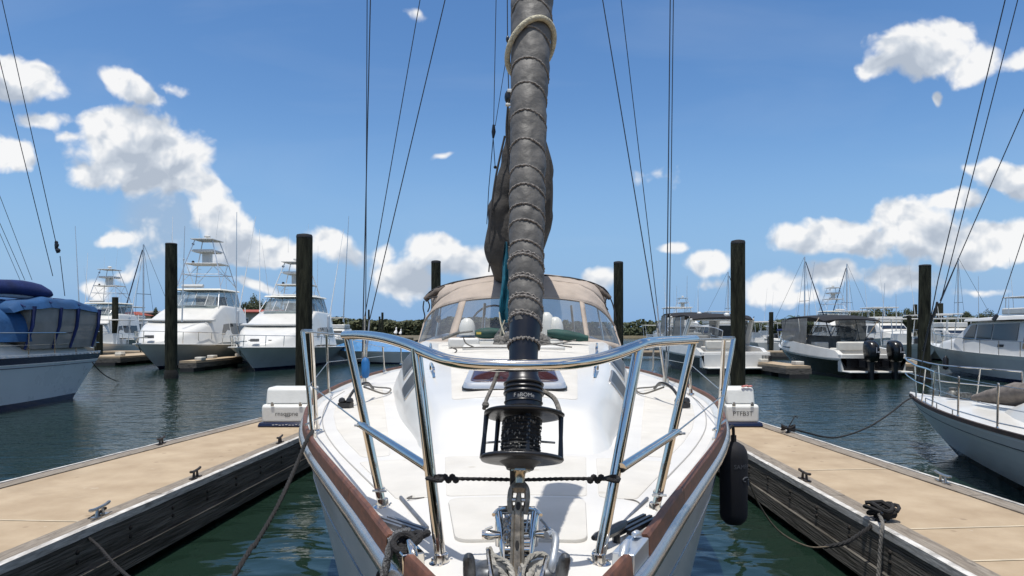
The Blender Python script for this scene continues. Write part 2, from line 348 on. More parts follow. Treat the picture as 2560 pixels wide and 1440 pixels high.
mesh_scr = clear_mat('mesh_screen', (.5, .5, .48), .28, .6, (.26, .25, .23))
bluecv = M('blue_canvas', (.008, .060, .165), .8, var=.25, scale=2, bump=.4, bscale=5, bdist=.05)
navycv = M('navy_canvas', (.005, .018, .095), .85, var=.3, scale=2, bump=.4, bscale=6, bdist=.04)
navyp = M('navy_paint', (.008, .012, .04), .25, coat=.3)
blackpaint = M('black_gloss_paint', (.004, .004, .005), .25)
blackcv = M('black_canvas', (.008, .008, .010), .85, bump=.3, bscale=8, bdist=.04)
greyhull = M('pale_grey_paint', (.50, .53, .56), .25, var=.06, scale=.8, coat=.3)
whitehull = M('white_hull_paint', (.50, .51, .485), .4, var=.07, scale=.7, coat=.1)
alu = M('aluminium', (.62, .63, .64), .35, .7, var=.1, scale=5)
whitepipe = M('white_painted_pipe', (.72, .72, .70), .35, var=.05, scale=3)
wire = M('stay_wire', (.055, .06, .07), .45, .6)
woodpile = M('piling_wood', (.007, .008, .006), .9, var=.5, scale=3.4, stretch=(3.5, 3.5, .5), bump=1, bscale=9, bdist=.05, col2=(.062, .062, .040), bstretch=(7, 7, .5), spec=.15)
woodgrey = M('weathered_plank', (.16, .13, .10), .9, var=.3, scale=6, stretch=(9, .7, 3), bump=.8, bscale=22, bdist=.008, col2=(.30, .26, .21))
concrete = M('tan_concrete', (.33, .245, .155), .9, var=.12, scale=2.6, bump=.4, bscale=120, bdist=.004, col2=(.43, .335, .225), detail=15)
fasciam = M('fascia_wood', (.048, .043, .036), .9, var=.4, scale=4, stretch=(1, .35, 6), bump=1, bscale=9, bdist=.03, col2=(.16, .148, .13), spec=.2)
whitevin = M('white_edge_strip', (.30, .28, .25), .8, col2=(.66, .64, .60), var=.15, scale=16, stretch=(1, .4, 4), bump=.6, bscale=30, bdist=.006)
floatm = M('dock_float', (.02, .02, .02), .8, var=.3, scale=3)

grime(concrete, (.17, .12, .075), .9, .52, .80, .45, 3.2); grime(concrete, (.60, .55, .47), 3.5, .66, .74, .5)
grime(deckm, (.40, .36, .29), 1.6, .55, .85, .35); grime(nonskid, (.42, .38, .31), 2.2, .50, .85, .45, 5); grime(gel, (.40, .37, .31), 1.1, .56, .9, .3, 0, (1, 1, .5))
grime(woodgrey, (.04, .035, .03), 7, .55, .7, .6, 0, (4, 1, 3)); grime(whitevin, (.10, .09, .08), 9, .55, .68, .7, 0, (2, .6, 2)); grime(fasciam, (.22, .205, .18), 1.8, .60, .78, .5, 0, (1, .7, 2)); grime(whitehull, (.30, .27, .19), .6, .55, .9, .45, 0, (1.4, 1.4, .25))
grime(beige, (.22, .18, .14), 2.5, .52, .8, .5)

# ------------------------------------------------------------------ water, shore
def water_mat():
    m = bpy.data.materials.new('harbour_water'); m.use_nodes = True; nt = m.node_tree; N = nt.nodes.new; L = nt.links.new
    b = nt.nodes['Principled BSDF']; b.inputs['Base Color'].default_value = (.010, .023, .016, 1); b.inputs['Roughness'].default_value = .035
    b.inputs['IOR'].default_value = 1.333
    g = N('ShaderNodeNewGeometry')
    def nz(scale, st, det, rot=0, dist=0):
        mp = N('ShaderNodeMapping'); mp.inputs['Scale'].default_value = st; mp.inputs['Rotation'].default_value = (0, 0, R(rot)); L(g.outputs['Position'], mp.inputs[0])
        n = N('ShaderNodeTexNoise'); n.inputs['Scale'].default_value = scale; n.inputs['Detail'].default_value = det; n.inputs['Roughness'].default_value = .5; n.inputs['Distortion'].default_value = dist
        L(mp.outputs[0], n.inputs['Vector']); return n.outputs[0]
    def ma(op, a, b_):
        n = N('ShaderNodeMath'); n.operation = op
        for i, x in enumerate((a, b_)):
            if isinstance(x, (int, float)): n.inputs[i].default_value = x
            else: L(x, n.inputs[i])
        return n.outputs[0]
    big = nz(1.1, (1, 1.7, 1), 2, 12, .6); mid = nz(3.6, (.8, 1.6, 1), 3, -8, .3); fine = nz(13, (.7, 1.5, 1), 3, 5)
    # ruffled water away from the shelter of the slip
    sp = N('ShaderNodeSeparateXYZ'); L(g.outputs['Position'], sp.inputs[0])
    mr = N('ShaderNodeMapRange'); L(sp.outputs[1], mr.inputs[0]); mr.inputs[1].default_value = 5; mr.inputs[2].default_value = 13; mr.inputs[3].default_value = .06; mr.inputs[4].default_value = 1
    hgt = ma('ADD', ma('MULTIPLY', big, .050), ma('ADD', ma('MULTIPLY', ma('MULTIPLY', mid, mr.outputs[0]), .024), ma('MULTIPLY', ma('MULTIPLY', fine, mr.outputs[0]), .009)))
    bp = N('ShaderNodeBump'); bp.inputs['Strength'].default_value = 1; bp.inputs['Distance'].default_value = 1.0
    L(hgt, bp.inputs['Height']); L(bp.outputs[0], b.inputs['Normal'])
    return m
w = MB(); w.add([(-900, -60, 0), (900, -60, 0), (900, 1500, 0), (-900, 1500, 0)], [(0, 1, 2, 3)])
wo = struct(w.obj('water', water_mat(), smooth=0))
sea = MB(); sea.add([(-1500, -80, -3), (1500, -80, -3), (1500, 1600, -3), (-1500, 1600, -3)], [(0, 1, 2, 3)])
struct(sea.obj('seabed', M('mud', (.05, .045, .03), .9), smooth=0))

# ------------------------------------------------------------------ docks
def cleat_mb(L_=.26, h=.075, t=.013):
    m = MB()
    m.tube(curve([(-L_ / 2, 0, h + .012), (-L_ * .3, 0, h), (0, 0, h - .002), (L_ * .3, 0, h), (L_ / 2, 0, h + .012)], 4), [t * .55] + [t] * 15 + [t * .55, ][:1], 8)
    for sx in (-1, 1):
        m.tube([(sx * .035, 0, h), (sx * .045, 0, .012)], [t * .9, t * 1.1], 8)
        m.box((sx * .055, 0, .006), (.055, .055, .012))
    return m
cleat_mesh = {}
def add_cleat(dock, pos, ang, mat, key, label=None, size=.26):
    k = (key, size)
    if k not in cleat_mesh:
        mb = MB(); src = None
        m = MB()
        pts = curve([(-size / 2, 0, .085), (-size * .3, 0, .075), (0, 0, .072), (size * .3, 0, .075), (size / 2, 0, .085)], 4)
        m.tube(pts, [.007 if i in (0, len(pts) - 1) else .013 for i in range(len(pts))], 8)
        for sx in (-1, 1):
            m.tube([(sx * .035, 0, .072), (sx * .047, 0, .010)], [.011, .014], 8); m.box((sx * .055, 0, .006), (.06, .06, .012))
        o = m.obj('cleat', mat, dock); cleat_mesh[k] = o.data
    else:
        o = bpy.data.objects.new('cleat', cleat_mesh[k]); C.objects.link(o); o.parent = dock
    o.location = Vector(pos) - dock.location; o.rotation_euler = (0, 0, ang)
    if label: o['label'] = label
    return o
DZ = .52
def finger(name, label, xi, xo, y0, y1, joints, steps=14, endcap=True):
    """finger pier; xi(Y), xo(Y) give its slip-side and outer edges"""
    t = thing(name, label, 'dock', ((xi(y1) + xo(y1)) / 2, y1, 0))
    sg = 1 if xo(y1) > xi(y1) else -1
    ys = [y0 + (y1 - y0) * k / steps for k in range(steps + 1)]
    c = MB(); st = .21
    top = [[Vector((xi(y) + sg * st, y, z)) for y in ys] for z in (DZ, DZ - .12)]; to = [[Vector((xo(y) - sg * st, y, z)) for y in ys] for z in (DZ, DZ - .12)]
    rs = [[top[0][k], to[0][k], to[1][k], top[1][k]] for k in range(len(ys))]
    c.rings(rs); c.obj('concrete_deck', concrete, t, world=True, smooth=0)
    j = MB()
    for y in joints:
        j.add([(xi(y) + sg * .22, y - .012, DZ + .004), (xo(y) - sg * .22, y - .012 + .1, DZ + .004), (xo(y) - sg * .22, y + .012 + .1, DZ + .004), (xi(y) + sg * .22, y + .012, DZ + .004)], [(0, 1, 2, 3)])
    if joints: j.obj('expansion_joint', M('joint_filler', (.50, .42, .30), .9, var=.2, scale=5), t, world=True, smooth=0)
    for fx, s2 in ((xi, sg), (xo, -sg)):
        p = MB()
        rs = []
        for y in ys:
            w_ = noise.noise(Vector((y * .9, fx(y), 3))) * .006; x = fx(y)
            rs.append([Vector((x + s2 * .045, y, DZ + .012 + w_)), Vector((x + s2 * .207, y, DZ + .010 + w_)), Vector((x + s2 * .207, y, DZ - .05)), Vector((x + s2 * .045, y, DZ - .05))])
        # separate planks with small gaps
        n = 4
        for k in range(n):
            a = y0 + (y1 - y0) * k / n + .008; b = y0 + (y1 - y0) * (k + 1) / n - .008
            q = [a + (b - a) * i / 6 for i in range(7)]
            p.rings([[Vector((fx(y) + s2 * .047, y, DZ + .012)), Vector((fx(y) + s2 * .205, y, DZ + .010)), Vector((fx(y) + s2 * .205, y, DZ - .05)), Vector((fx(y) + s2 * .047, y, DZ - .05))] for y in q])
        p.obj('edge_plank', woodgrey, t, world=True, smooth=0)
        v = MB(); q = [y0 + (y1 - y0) * i / 60 for i in range(61)]
        v.rings([[Vector((fx(y) - s2 * .004, y, DZ + .016 + .004 * noise.noise(Vector((y * 2.3, 1, 0))))), Vector((fx(y) + s2 * .044, y, DZ + .020 + .004 * noise.noise(Vector((y * 2.3, 1, 0))))), Vector((fx(y) + s2 * .044, y, DZ - .02)), Vector((fx(y) - s2 * .004, y, DZ - .045 - .006 * noise.noise(Vector((y * 3, 7, 0)))))] for y in q])
        v.obj('rub_strip', whitevin, t, world=True, smooth=0)
        fz = MB()
        fz.rings([[Vector((fx(y) + s2 * .0, y, DZ - .047)), Vector((fx(y) + s2 * .09, y, DZ - .047)), Vector((fx(y) + s2 * .09, y, .14)), Vector((fx(y) + s2 * .0, y, .14 + .01 * noise.noise(Vector((y * 2, 4, 0)))))] for y in q])
        fz.rings([[Vector((fx(y) - s2 * .03, y, DZ - .30)), Vector((fx(y) - s2 * .002, y, DZ - .30)), Vector((fx(y) - s2 * .002, y, .08)), Vector((fx(y) - s2 * .03, y, .08))] for y in q])
        fz.obj('fascia_board', fasciam, t, world=True, smooth=0)
        bo = MB()
        y = y0 + .3
        while y < y1:
            for dz in (-.13, -.2): bo.lathe((fx(y), y, DZ + dz - .0), [(.018, 0), (.016, .012), (.004, .016)], 8, axis=(-s2, 0, 0))
            y += .62
        bo.obj('bolt_heads', M('rusty_bolt', (.03, .025, .022), .8, .3, var=.5, scale=30), t, world=True)
    fl = MB()
    y = y0 + .2
    while y < y1 - .5:
        yc = y + .9
        xm = (xi(yc) + xo(yc)) / 2; fl.box((xm, yc, .02), (abs(xo(yc) - xi(yc)) - .3, 1.7, .44)); y += 2
    fl.obj('float_box', floatm, t, world=True)
    if endcap:
        e = MB(); xm = (xi(y1) + xo(y1)) / 2; e.box((xm, y1 + .045, DZ - .15), (abs(xo(y1) - xi(y1)) + .01, .09, .34)); e.obj('end_board', woodgrey, t, world=True)
    return t
lin = lambda a, b, ya, yb: (lambda y: a + (b - a) * (y - ya) / (yb - ya))
LI = lin(-3.20, -2.78, 4, 11.3); LO = lin(-5.02, -4.22, 6, 11.3)
RI = lin(2.72, 2.86, 4, 11.2); RO = lin(4.30, 3.95, 5.6, 11.2)
dl = finger('finger_dock', 'tan concrete finger dock on the left, ending at the tallest dark piling', LI, LO, .9, 11.3, [5.25, 2.6])
dr = finger('finger_dock', 'tan concrete finger dock on the right, between the grey fender and the small white sailboat', RI, RO, .9, 11.2, [7.15, 5.05, 4.35])
def on(px, py): v = PZ(px, py, DZ + .012); return v
al = math.atan2(1, (LI(8) - LI(7)))
rust = M('rusty_iron', (.09, .075, .065), .55, .7, var=.5, scale=20)
add_cleat(dl, (LI(5.35) - .12, 5.35, DZ + .012), PI / 2 + .06, dullsteel, 'steel', 'nearest galvanised cleat with a black line made fast', .30)
add_cleat(dl, (LI(6.75) - .10, 6.75, DZ + .012), PI / 2 + .06, rust, 'rust')
add_cleat(dl, (LI(8.85) - .10, 8.85, DZ + .012), PI / 2 + .06, rust, 'rust')
add_cleat(dl, (LO(8.75) + .09, 8.75, DZ + .012), PI / 2 + .12, rust, 'rust')
add_cleat(dr, (RI(5.25) + .11, 5.25, DZ + .012), PI / 2 - .5, blackp, 'black', 'cleat buried in turns of black rope', .30)
add_cleat(dr, (RI(6.65) + .09, 6.65, DZ + .012), PI / 2 + .02, rust, 'rust')
add_cleat(dr, (RO(9.75) - .08, 9.75, DZ + .012), PI / 2 - .5, blackp, 'black2', None, .28)
add_cleat(dr, (RO(6.55) - .09, 6.55, DZ + .012), PI / 2 - .1, dullsteel, 'steel', 'bare galvanised cleat', .30)
md = MB(); md.box((0, -.9, .36), (40, 3.6, .3)); mdo = md.obj('main_dock', concrete, smooth=0); tag(mdo, 'concrete main walkway dock joining the near ends of both finger docks', 'dock')

def rope(name, label, pts, r, mat, n=10, seg=8, cat='rope', parent=None, twist=True):
    m = MB(); c = curve(pts, n)
    if twist:  # two visible strands
        L_ = 0; 
        for ph in (0, PI * 2 / 3, PI * 4 / 3):
            q = []; L_ = 0
            c2 = []
            for a, b in zip(c, c[1:]):
                k = max(1, int((b - a).length / (r * 1.4))); c2 += [a.lerp(b, i / k) for i in range(k)]
            c2.append(c[-1])
            for i, p in enumerate(c2):
                t = (c2[min(i + 1, len(c2) - 1)] - c2[max(0, i - 1)]).normalized()
                a = t.cross(Vector((0, 0, 1)) if abs(t.z) < .95 else Vector((1, 0, 0))).normalized(); b = a.cross(t)
                if i: L_ += (p - c2[i - 1]).length
                an = ph + L_ / (r * 7) * 2 * PI
                q.append(p + (a * math.cos(an) + b * math.sin(an)) * r * .45)
            m.tube(q, r * .58, 5)
    else: m.tube(c, r, seg)
    o = m.obj(name, mat, parent, world=parent is not None)
    if parent is None: tag(o, label, cat)
    elif label: o['label'] = label
    return o
rope('mooring_line', 'black mooring line drooping from the near left dock cleat towards the bow', [(LI(5.35) - .12, 5.43, DZ + .06), P(205, 1318, 5.2), P(250, 1370, 4.9), P(318, 1440, 4.5), P(560, 1610, 3.3), P(800, 1620, 2.35), P(930, 1480, 1.9), P(962, 1400, 1.83), P(985, 1348, 1.83), P(1012, 1322, 1.90)], .014, blackrope)
rope('mooring_line', 'dark line running steeply down from the left toe rail over the water', [P(782, 1078, 3.55), P(768, 1098, 3.40), P(740, 1165, 3.25), P(695, 1262, 2.95), P(640, 1357, 2.7), P(585, 1440, 2.45), (-1.0, .95, .62)], .011, blackrope)
cz = Vector((RI(5.25) + .11, 5.25, DZ + .08))
rope('mooring_line', 'thin tan line sagging from beside the dark fender along the right dock', [P(1852, 1128, 4.5), P(1868, 1190, 4.7), P(1900, 1265, 4.9), P(1950, 1330, 5.0), P(2020, 1366, 5.05), P(2080, 1366, 5.1)], .006, tanrope, twist=False)
rope('mooring_line', 'thick black line curving up to the rope covered cleat on the right dock', [P(2060, 1367, 5.1), P(2110, 1358, 5.1), P(2150, 1335, 5.15), P(2190, 1305, 5.2), cz], .017, blackrope)
rope('mooring_line', 'frayed grey line hanging straight down from the black roped cleat', [cz + Vector((-.05, -.05, .0)), P(2206, 1310, 5.0), P(2203, 1340, 4.95), P(2199, 1400, 4.93), P(2195, 1460, 4.9), P(2194, 1500, 4.9)], .015, greyrope)
rb = MB()
for k in range(5):
    a = .4 * k; rb.tube([cz + Vector((math.cos(t) * (.055 + .008 * k) * (1.6 if k % 2 else .8), math.sin(t) * (.05 + .01 * k), -.03 + .018 * k + .02 * math.sin(t * 2 + a))) for t in [2 * PI * i / 16 for i in range(16)]], .015, 6, closed=True)
rb.tube([cz + Vector((-.09, .07, .05)), cz + Vector((0, 0, .075)), cz + Vector((.08, -.07, .02))], .016, 6)
tag(rb.obj('rope_turns', blackrope), 'bundle of black rope turns wrapped over the cleat on the right dock edge', 'rope')
c2 = Vector((RO(9.75) - .08, 9.75, DZ + .08))
rb = MB()
for k in range(3): rb.tube([c2 + Vector((math.cos(t) * .09, math.sin(t) * .07, -.02 + .02 * k + .02 * math.sin(t * 2 + k))) for t in [2 * PI * i / 14 for i in range(14)]], .014, 6, closed=True)
rb.tube(curve([c2, c2 + Vector((.08, .02, .12)), c2 + Vector((.12, .05, .16)), c2 + Vector((.15, .03, .13))], 5), .007, 6)
tag(rb.obj('rope_turns', blackrope), 'small knot of black rope on the far outer cleat of the right dock', 'rope')
rope('mooring_line', 'black line curving from the right dock up to the small white sailboat bow', [c2, P(2060, 1092, 9.9), P(2110, 1090, 10.1), P(2170, 1068, 10.5), P(2220, 1037, 10.9), P(2262, 1004, 11.3), P(2284, 992, 11.5)], .014, blackrope)

# dock boxes
def dock_box(label, x0, x1, y, z0, txt, lines, flip):
    t = thing('dock_box', label, 'dock box', ((x0 + x1) / 2, y, z0)); w_ = x1 - x0
    f = MB(); f.box((0, .28, .035), (w_ + .12, .62, .07), taper=.94); f.obj('base_tray', navyp, t, bevel=.02)
    b = MB(); prof = [(-.27, .07), (-.27, .31), (-.22, .335), (.25, .335), (.25, .07)]
    b.prism(prof, lambda a, z, d: Vector((d, a + .28, z)), -w_ / 2, w_ / 2); b.obj('body', M('box_fibreglass', (.66, .66, .62), .4, var=.05, scale=4, bump=.2, bscale=30), t, bevel=.025)
    for hx in (-w_ * .28, w_ * .28):
        hg = MB(); hg.box((hx, -.001, .335), (.05, .012, .045)); hg.box((hx, -.006, .365), (.03, .014, .03)); hg.obj('latch', dullsteel, t, bevel=.003)
    s_ = MB(); s_.box((-.02, .28 - .17, .337), (w_ * .8, .03, .008)); s_.obj('lid_seam', blackp, t)
    l = MB(); prof = [(-.19, .33), (-.13, .56), (-.08, .585), (.25, .585), (.25, .33)]
    l.prism(prof, lambda a, z, d: Vector((d, a + .28, z)), -w_ / 2 + .03, w_ / 2 - .03); l.obj('lid', _m['box_fibreglass'], t, bevel=.03)
    text_mesh(txt, .095, lambda x, y_: (x, .28 - .274, .17 + y_), 'lettering', M('black_ink', (.035, .035, .035), .6), t, bold=.0)
    if lines:
        k = MB()
        for i in range(9): k.box((-w_ * .25 + i * .05, -.031, .035 + .004 * math.sin(i * 2)), (.035, .002, .008))
        k.box((w_ * .3, -.031, .04), (.04, .002, .015)); k.obj('white_marks', M('white_ink', (.7, .7, .7), .6), t)
    return t
a = P(668, 1045, 10.6); b = P(768, 1045, 10.6)
dock_box('white dock box with dark lettering and navy base on the left dock end', a.x, b.x + .14, 10.35, DZ + .005, 'rnsqgpne', True, 1)
a = P(1812, 1045, 10.6); b = P(1884, 1045, 10.6)
rbx = dock_box('white dock box with dark lettering and black base on the right dock end', a.x - .05, b.x, 10.35, DZ + .005, 'PTFB3T', False, 1)
rag = MB()
for i in range(5): rag.ball((0.03 * i, .01 * (i % 2), .012 + .006 * (i % 3)), .03, 8, (1, .8, .5))
ro = rag.obj('rag', M('pink_cloth', (.5, .2, .18), .9, var=.3, scale=30)); ro.location = (b.x - .2, 10.5, DZ + .595); tag(ro, 'small crumpled pink rag lying on the lid of the right dock box', 'rag')

# fender
def fender():
    c = P(1834, 1205, 4.35); t = thing('fender', 'long dark navy cylinder fender hanging between the hull and the right dock', 'fender', c)
    m = MB(); m.lathe((0, 0, 0), [(.012, -.275), (.05, -.265), (.078, -.235), (.086, -.20), (.088, .16), (.082, .20), (.062, .235), (.03, .255), (.012, .262)], 28)
    m.obj('body', M('navy_fleece', (.003, .0035, .007), .8, var=.3, scale=30, bump=.3, bscale=200, bdist=.003), t)
    g = M('faint_ink', (.07, .075, .085), .8)
    cyl = lambda x, y: (.0895 * math.sin(x / .0895 + .35), -.0895 * math.cos(x / .0895 + .35), y)
    text_mesh('SAMPA', .038, lambda x, y: cyl(x, y + .10), 'lettering', g, t)
    k = MB()
    pts = [cyl(.03 + .028 * math.cos(a_), .03 + .014 * math.sin(a_ * 1)) for a_ in [i * .5 for i in range(10)]]; k.tube(pts, .004, 5)
    k.tube([cyl(.05, .03), cyl(.06, -.01)], .007, 5); k.obj('emblem', g, t)
    e = MB(); e.tube([(0, 0, .25), (0, 0, .30)], .018, 8); e.tube(curve([Vector((0, 0, .29)), Vector((-.012, -.02, .36)), P(1822, 1072, 4.25) - c], 4), .010, 6); e.obj('strap', blackrope, t)
fender()

# ------------------------------------------------------------------ pilings
pm = {}
def piling(px, top, Y, wpx, label, zb=-2.5, lean=0, name='piling', group='timber pilings in the water'):
    x = (px - CX) * Y / F; zt = H + (HY - top) * Y / F; r = wpx / 2 * Y / F
    t = thing(name, label, 'piling', (x, Y, 0), 0, group)
    m = MB(); rs = []; n = 22; nz = 34; sd = px * .37
    for i in range(nz + 1):
        z = zb + (zt - zb) * i / nz; rr = r * (1.0 - .05 * i / nz)
        rs.append([Vector((rr * (1 + .05 * noise.noise(Vector((math.cos(a) * 1.2 + sd, math.sin(a) * 1.2, z * .25))) + .025 * noise.noise(Vector((math.cos(a) * 5, math.sin(a) * 5 + sd, z * .8)))) * math.cos(a) + lean * z,
                           rr * math.sin(a), z)) for a in [2 * PI * k / n for k in range(n)]])
    m.rings(rs); m.obj('post', woodpile, t, smooth=30)
    cp = MB(); cp.lathe((lean * zt, 0, zt), [(r * .97, -.03), (r * .98, .0), (r * .9, .03), (r * .4, .045), (.01, .05)], 16); cp.obj('cap', M('pile_cap', (.02, .02, .022), .7, var=.4, scale=6), t)
    if Y < 30:
        bz = MB(); bz.lathe((0, 0, 0), [(r * 1.0, .36), (r * 1.1, .28), (r * 1.16, .1), (r * 1.13, -.1), (r * 1.05, -.3)], 18)
        bb = bz.obj('barnacle_band', M('barnacles', (.012, .012, .010), .95, var=.5, scale=20, bump=1, bscale=25, bdist=.03), t)
    return t
piling(758, 591, 12.0, 41, 'thick dark piling at the end of the left finger dock', lean=.006)
piling(1845, 606, 12.0, 36, 'thick dark piling behind the right dock box')
piling(428, 610, 28.0, 29, 'mossy piling standing before the bow of the leftmost white sport fishing boat')
piling(1090, 655, 19, 25, 'black piling rising behind the left end of the sailboat canopy')
piling(1546, 657, 19, 25, 'black piling rising behind the right end of the sailboat canopy')
piling(2309, 664, 26, 29, 'broad black piling behind the bow rail of the small white sailboat', lean=.012)
piling(288, 744, 52, 15, 'slender green piling on the far dock beyond the blue sailboat stern')
piling(245, 812, 44, 22, 'short thick stump post close behind the blue sailboat stern')
piling(1928, 781, 60, 11, 'thin far piling right of the express cruiser')
piling(2350, 759, 58, 15, 'greenish piling just right of the broad black piling')
piling(2288, 762, 60, 10, 'thin black piling peeking from left of the broad black piling')
piling(2273, 790, 40, 11, 'thin grey weathered piling left of the broad black piling, in front of the white cruisers')
piling(956, 782, 75, 6, 'small far piling left of the canopy, above the mangroves')
piling(949, 792, 70, 5, 'smaller dark piling touching the far one left of the canopy')
piling(922, 775, 66, 5, 'thin crooked dark post between the left shrouds')

# ------------------------------------------------------------------ the sailboat in front
XB = .015
boat = thing('sailboat', 'big white sailboat seen bow on, with teak toe rail, polished bow rail and beige canopy', 'sailboat', (XB, 6.5, 0))
BL = Vector((XB, 6.5, 0))
WT = [(1.10, 0.0), (1.2, .075), (1.465, .205), (1.767, .345), (2.095, .48), (2.61, .70), (3.4, 1.03), (4.17, 1.30), (5.25, 1.58), (6.06, 1.71), (7.66, 1.84), (10, 1.80), (12.3, 1.45)]
WL = [(1.95, 0), (2.2, .13), (3, .50), (4, .90), (5.5, 1.36), (6.6, 1.62), (8, 1.74), (10, 1.6), (12.3, 1.0)]
wd = lambda Y: sinterp(WT, Y)
zr = lambda Y: interp([(1.1, 1.475), (3, 1.465), (5, 1.457), (8, 1.445), (12.3, 1.44)], Y)   # rail top
zd = lambda Y: zr(Y) - .052
def deckz(x, Y):
    w_ = max(wd(Y), .05); return zd(Y) + .035 * max(0, 1 - (x / w_) ** 2) * min(1, w_ / .6)
ts_ = [0, .003, .008, .015, .025, .038, .055, .075, .1, .13, .165, .205, .25, .3, .36, .43, .51, .6, .7, .8, .9, 1]
lev = [1.0, .97, .93, .86, .78, .68, .57, .45, .33, .2, .1, 0, -.2]
def hullpt(s, t, sg):
    Yu = 1.10 + (12.3 - 1.10) * t; Yl = 1.95 + (12.3 - 1.95) * t
    ss = max(s, 0) ** .92
    Y = Yl + (Yu - Yl) * ss; wu = wd(Yu); wl_ = sinterp(WL, Yl)
    hw = wl_ + (wu - wl_) * (max(s, 0) ** 1.15) if s >= 0 else wl_ * .8
    return Vector((XB + sg * max(hw, 0.004 if t < .001 else hw), Y, (zr(Yu) - .055) * s if s >= 0 else -.3))
m = MB()
for sg in (-1, 1):
    g = [[hullpt(s, t, sg) for t in ts_] for s in lev]
    for i in range(len(lev) - 1):
        m.m = 1 if lev[i] <= .1 else 0
        m.rings([g[i], g[i + 1]], cap=False, closed=False)
m.m = 0
m.rings([[hullpt(s, 1, sg) for s in lev] for sg in (-1, 1)], cap=False, closed=False)
hullm = M('hull_gelcoat', (.54, .525, .50), .33, var=.10, scale=2.2, stretch=(1, 1, .35), coat=.12)
m.obj('hull', [hullm, navyp], boat, world=True, smooth=60)
# thin cove line
for sg in (-1, 1):
    q = []
    for t in ts_[1:]:
        p = hullpt(.80, t, sg); q.append(p + Vector((sg * .0015, 0, 0)))
    m = MB(); m.tube(q, .0045, 4); m.obj('cove_stripe', navyp, boat, world=True)
    m = MB(); Ys = [1.12, 1.2, 1.3] + [1.45 + .25 * k for k in range(44)]
    rs = []
    for Y in Ys:
        w_ = wd(Y); z = zr(Y); rs.append([Vector((XB + sg * (w_ + a), Y, z + b)) for a, b in ((-.012, -.055), (.010, -.058), (.022, -.072), (.024, -.09), (.012, -.108), (-.014, -.110))])
    m.rings(rs); m.obj('rub_rail', M('brushed_rail', (.50, .49, .47), .22, .85, var=.06, scale=6, bump=.1, bscale=30), boat, world=True, smooth=50)
    # teak toe rail, in lengths with scarf gaps at the chock
    segs = [(1.14, 1.60), (1.76, 2.30), (2.305, 3.55), (3.555, 5.4), (5.405, 7.6), (7.605, 10), (10.005, 12.28)]
    for a, b in segs:
        n_ = max(3, int((b - a) / .12)); rs = []
        for k in range(n_ + 1):
            Y = a + (b - a) * k / n_; w_ = wd(Y); z = zr(Y); iw = min(.031, w_ * .5)
            rs.append([Vector((XB + sg * (w_ - c), Y, z + d)) for c, d in ((-.002, -.055), (.002, -.008), (.008, 0), (iw - .008, 0), (iw - .003, -.008), (iw - .004, -.056))])
        m = MB(); m.rings(rs); m.obj('toe_rail', teak, boat, world=True, smooth=30)
    m = MB(); rs = []
    for Y in [1.3 + .12 * k for k in range(92)]:
        w_ = wd(Y); z = zr(Y); rs.append([Vector((XB + sg * (w_ - c), Y, z + d)) for c, d in ((.029, -.06), (.029, -.030), (.040, -.034), (.075, -.050), (.082, -.062))])
    m.rings(rs); m.obj('waterway', gel, boat, world=True, smooth=60)
# deck
m = MB(); Ys = [1.12, 1.16, 1.22, 1.3, 1.4, 1.55, 1.75, 2, 2.3, 2.6, 3, 3.4, 3.8, 4.3, 4.8, 5.4, 6, 7, 8, 9, 10, 11, 12.28]
m.rings([[Vector((XB + (wd(Y) - .01) * k / 8, Y, deckz((wd(Y) - .01) * k / 8, Y))) for k in range(-8, 9)] for Y in Ys], cap=False, closed=False)
m.obj('deck', deckm, boat, world=True, smooth=60)
def panel(name, poly, mat, h=.006, lift=.0, soft=.004):
    """non-skid panel following the deck: poly of (x, Y), slightly proud"""
    pts = []
    n_ = len(poly)
    cx_ = sum(p[0] for p in poly) / n_; cy_ = sum(p[1] for p in poly) / n_
    m = MB(); rs = []
    for f, hh in ((1.0, -.004), (1.0, h * .5), (.992, h), (.97, h + .0003), (.75, h + .001), (.5, h + .001), (.25, h + .001), (.02, h + .001)):
        rs.append([Vector((XB + cx_ + (x - cx_) * f, cy_ + (y - cy_) * f, deckz(cx_ + (x - cx_) * f, cy_ + (y - cy_) * f) + lift + hh)) for x, y in poly])
    m.rings(rs); return m.obj(name, mat, boat, world=True, smooth=50)
def roundpoly(corners, r, n=5):
    out = []; k = len(corners)
    for i in range(k):
        p0, p1, p2 = Vector(corners[i - 1]), Vector(corners[i]), Vector(corners[(i + 1) % k])
        a = p1 + (p0 - p1).normalized() * min(r, (p0 - p1).length * .45); b = p1 + (p2 - p1).normalized() * min(r, (p2 - p1).length * .45)
        for j in range(n + 1):
            t = j / n; q = a * (1 - t) ** 2 + p1 * 2 * t * (1 - t) + b * t * t; out.append((q.x, q.y))
    res = []
    for i, p in enumerate(out):   # subdivide long sides
        q = out[(i + 1) % len(out)]; d = math.hypot(q[0] - p[0], q[1] - p[1]); s = max(1, int(d / .12))
        res += [(p[0] + (q[0] - p[0]) * j / s, p[1] + (q[1] - p[1]) * j / s) for j in range(s)]
    return res
def D2(px, py, d=.56): Y = F * d / (py - HY); return ((px - CX) * Y / F - XB, Y)
lk = [D2(1112, 1252), D2(1463, 1252), D2(1470, 1358), D2(1152, 1358)]
lk = [(-.225, 2.22), (.225, 2.22), (.185, 1.795), (-.165, 1.795)]
panel('anchor_locker_lid', roundpoly(lk, .05), nonskid, .009)
panel('nonskid_panel', roundpoly([(-.31, 2.98), (.31, 2.98), (.235, 2.27), (-.235, 2.27)], .03), nonskid, .003)
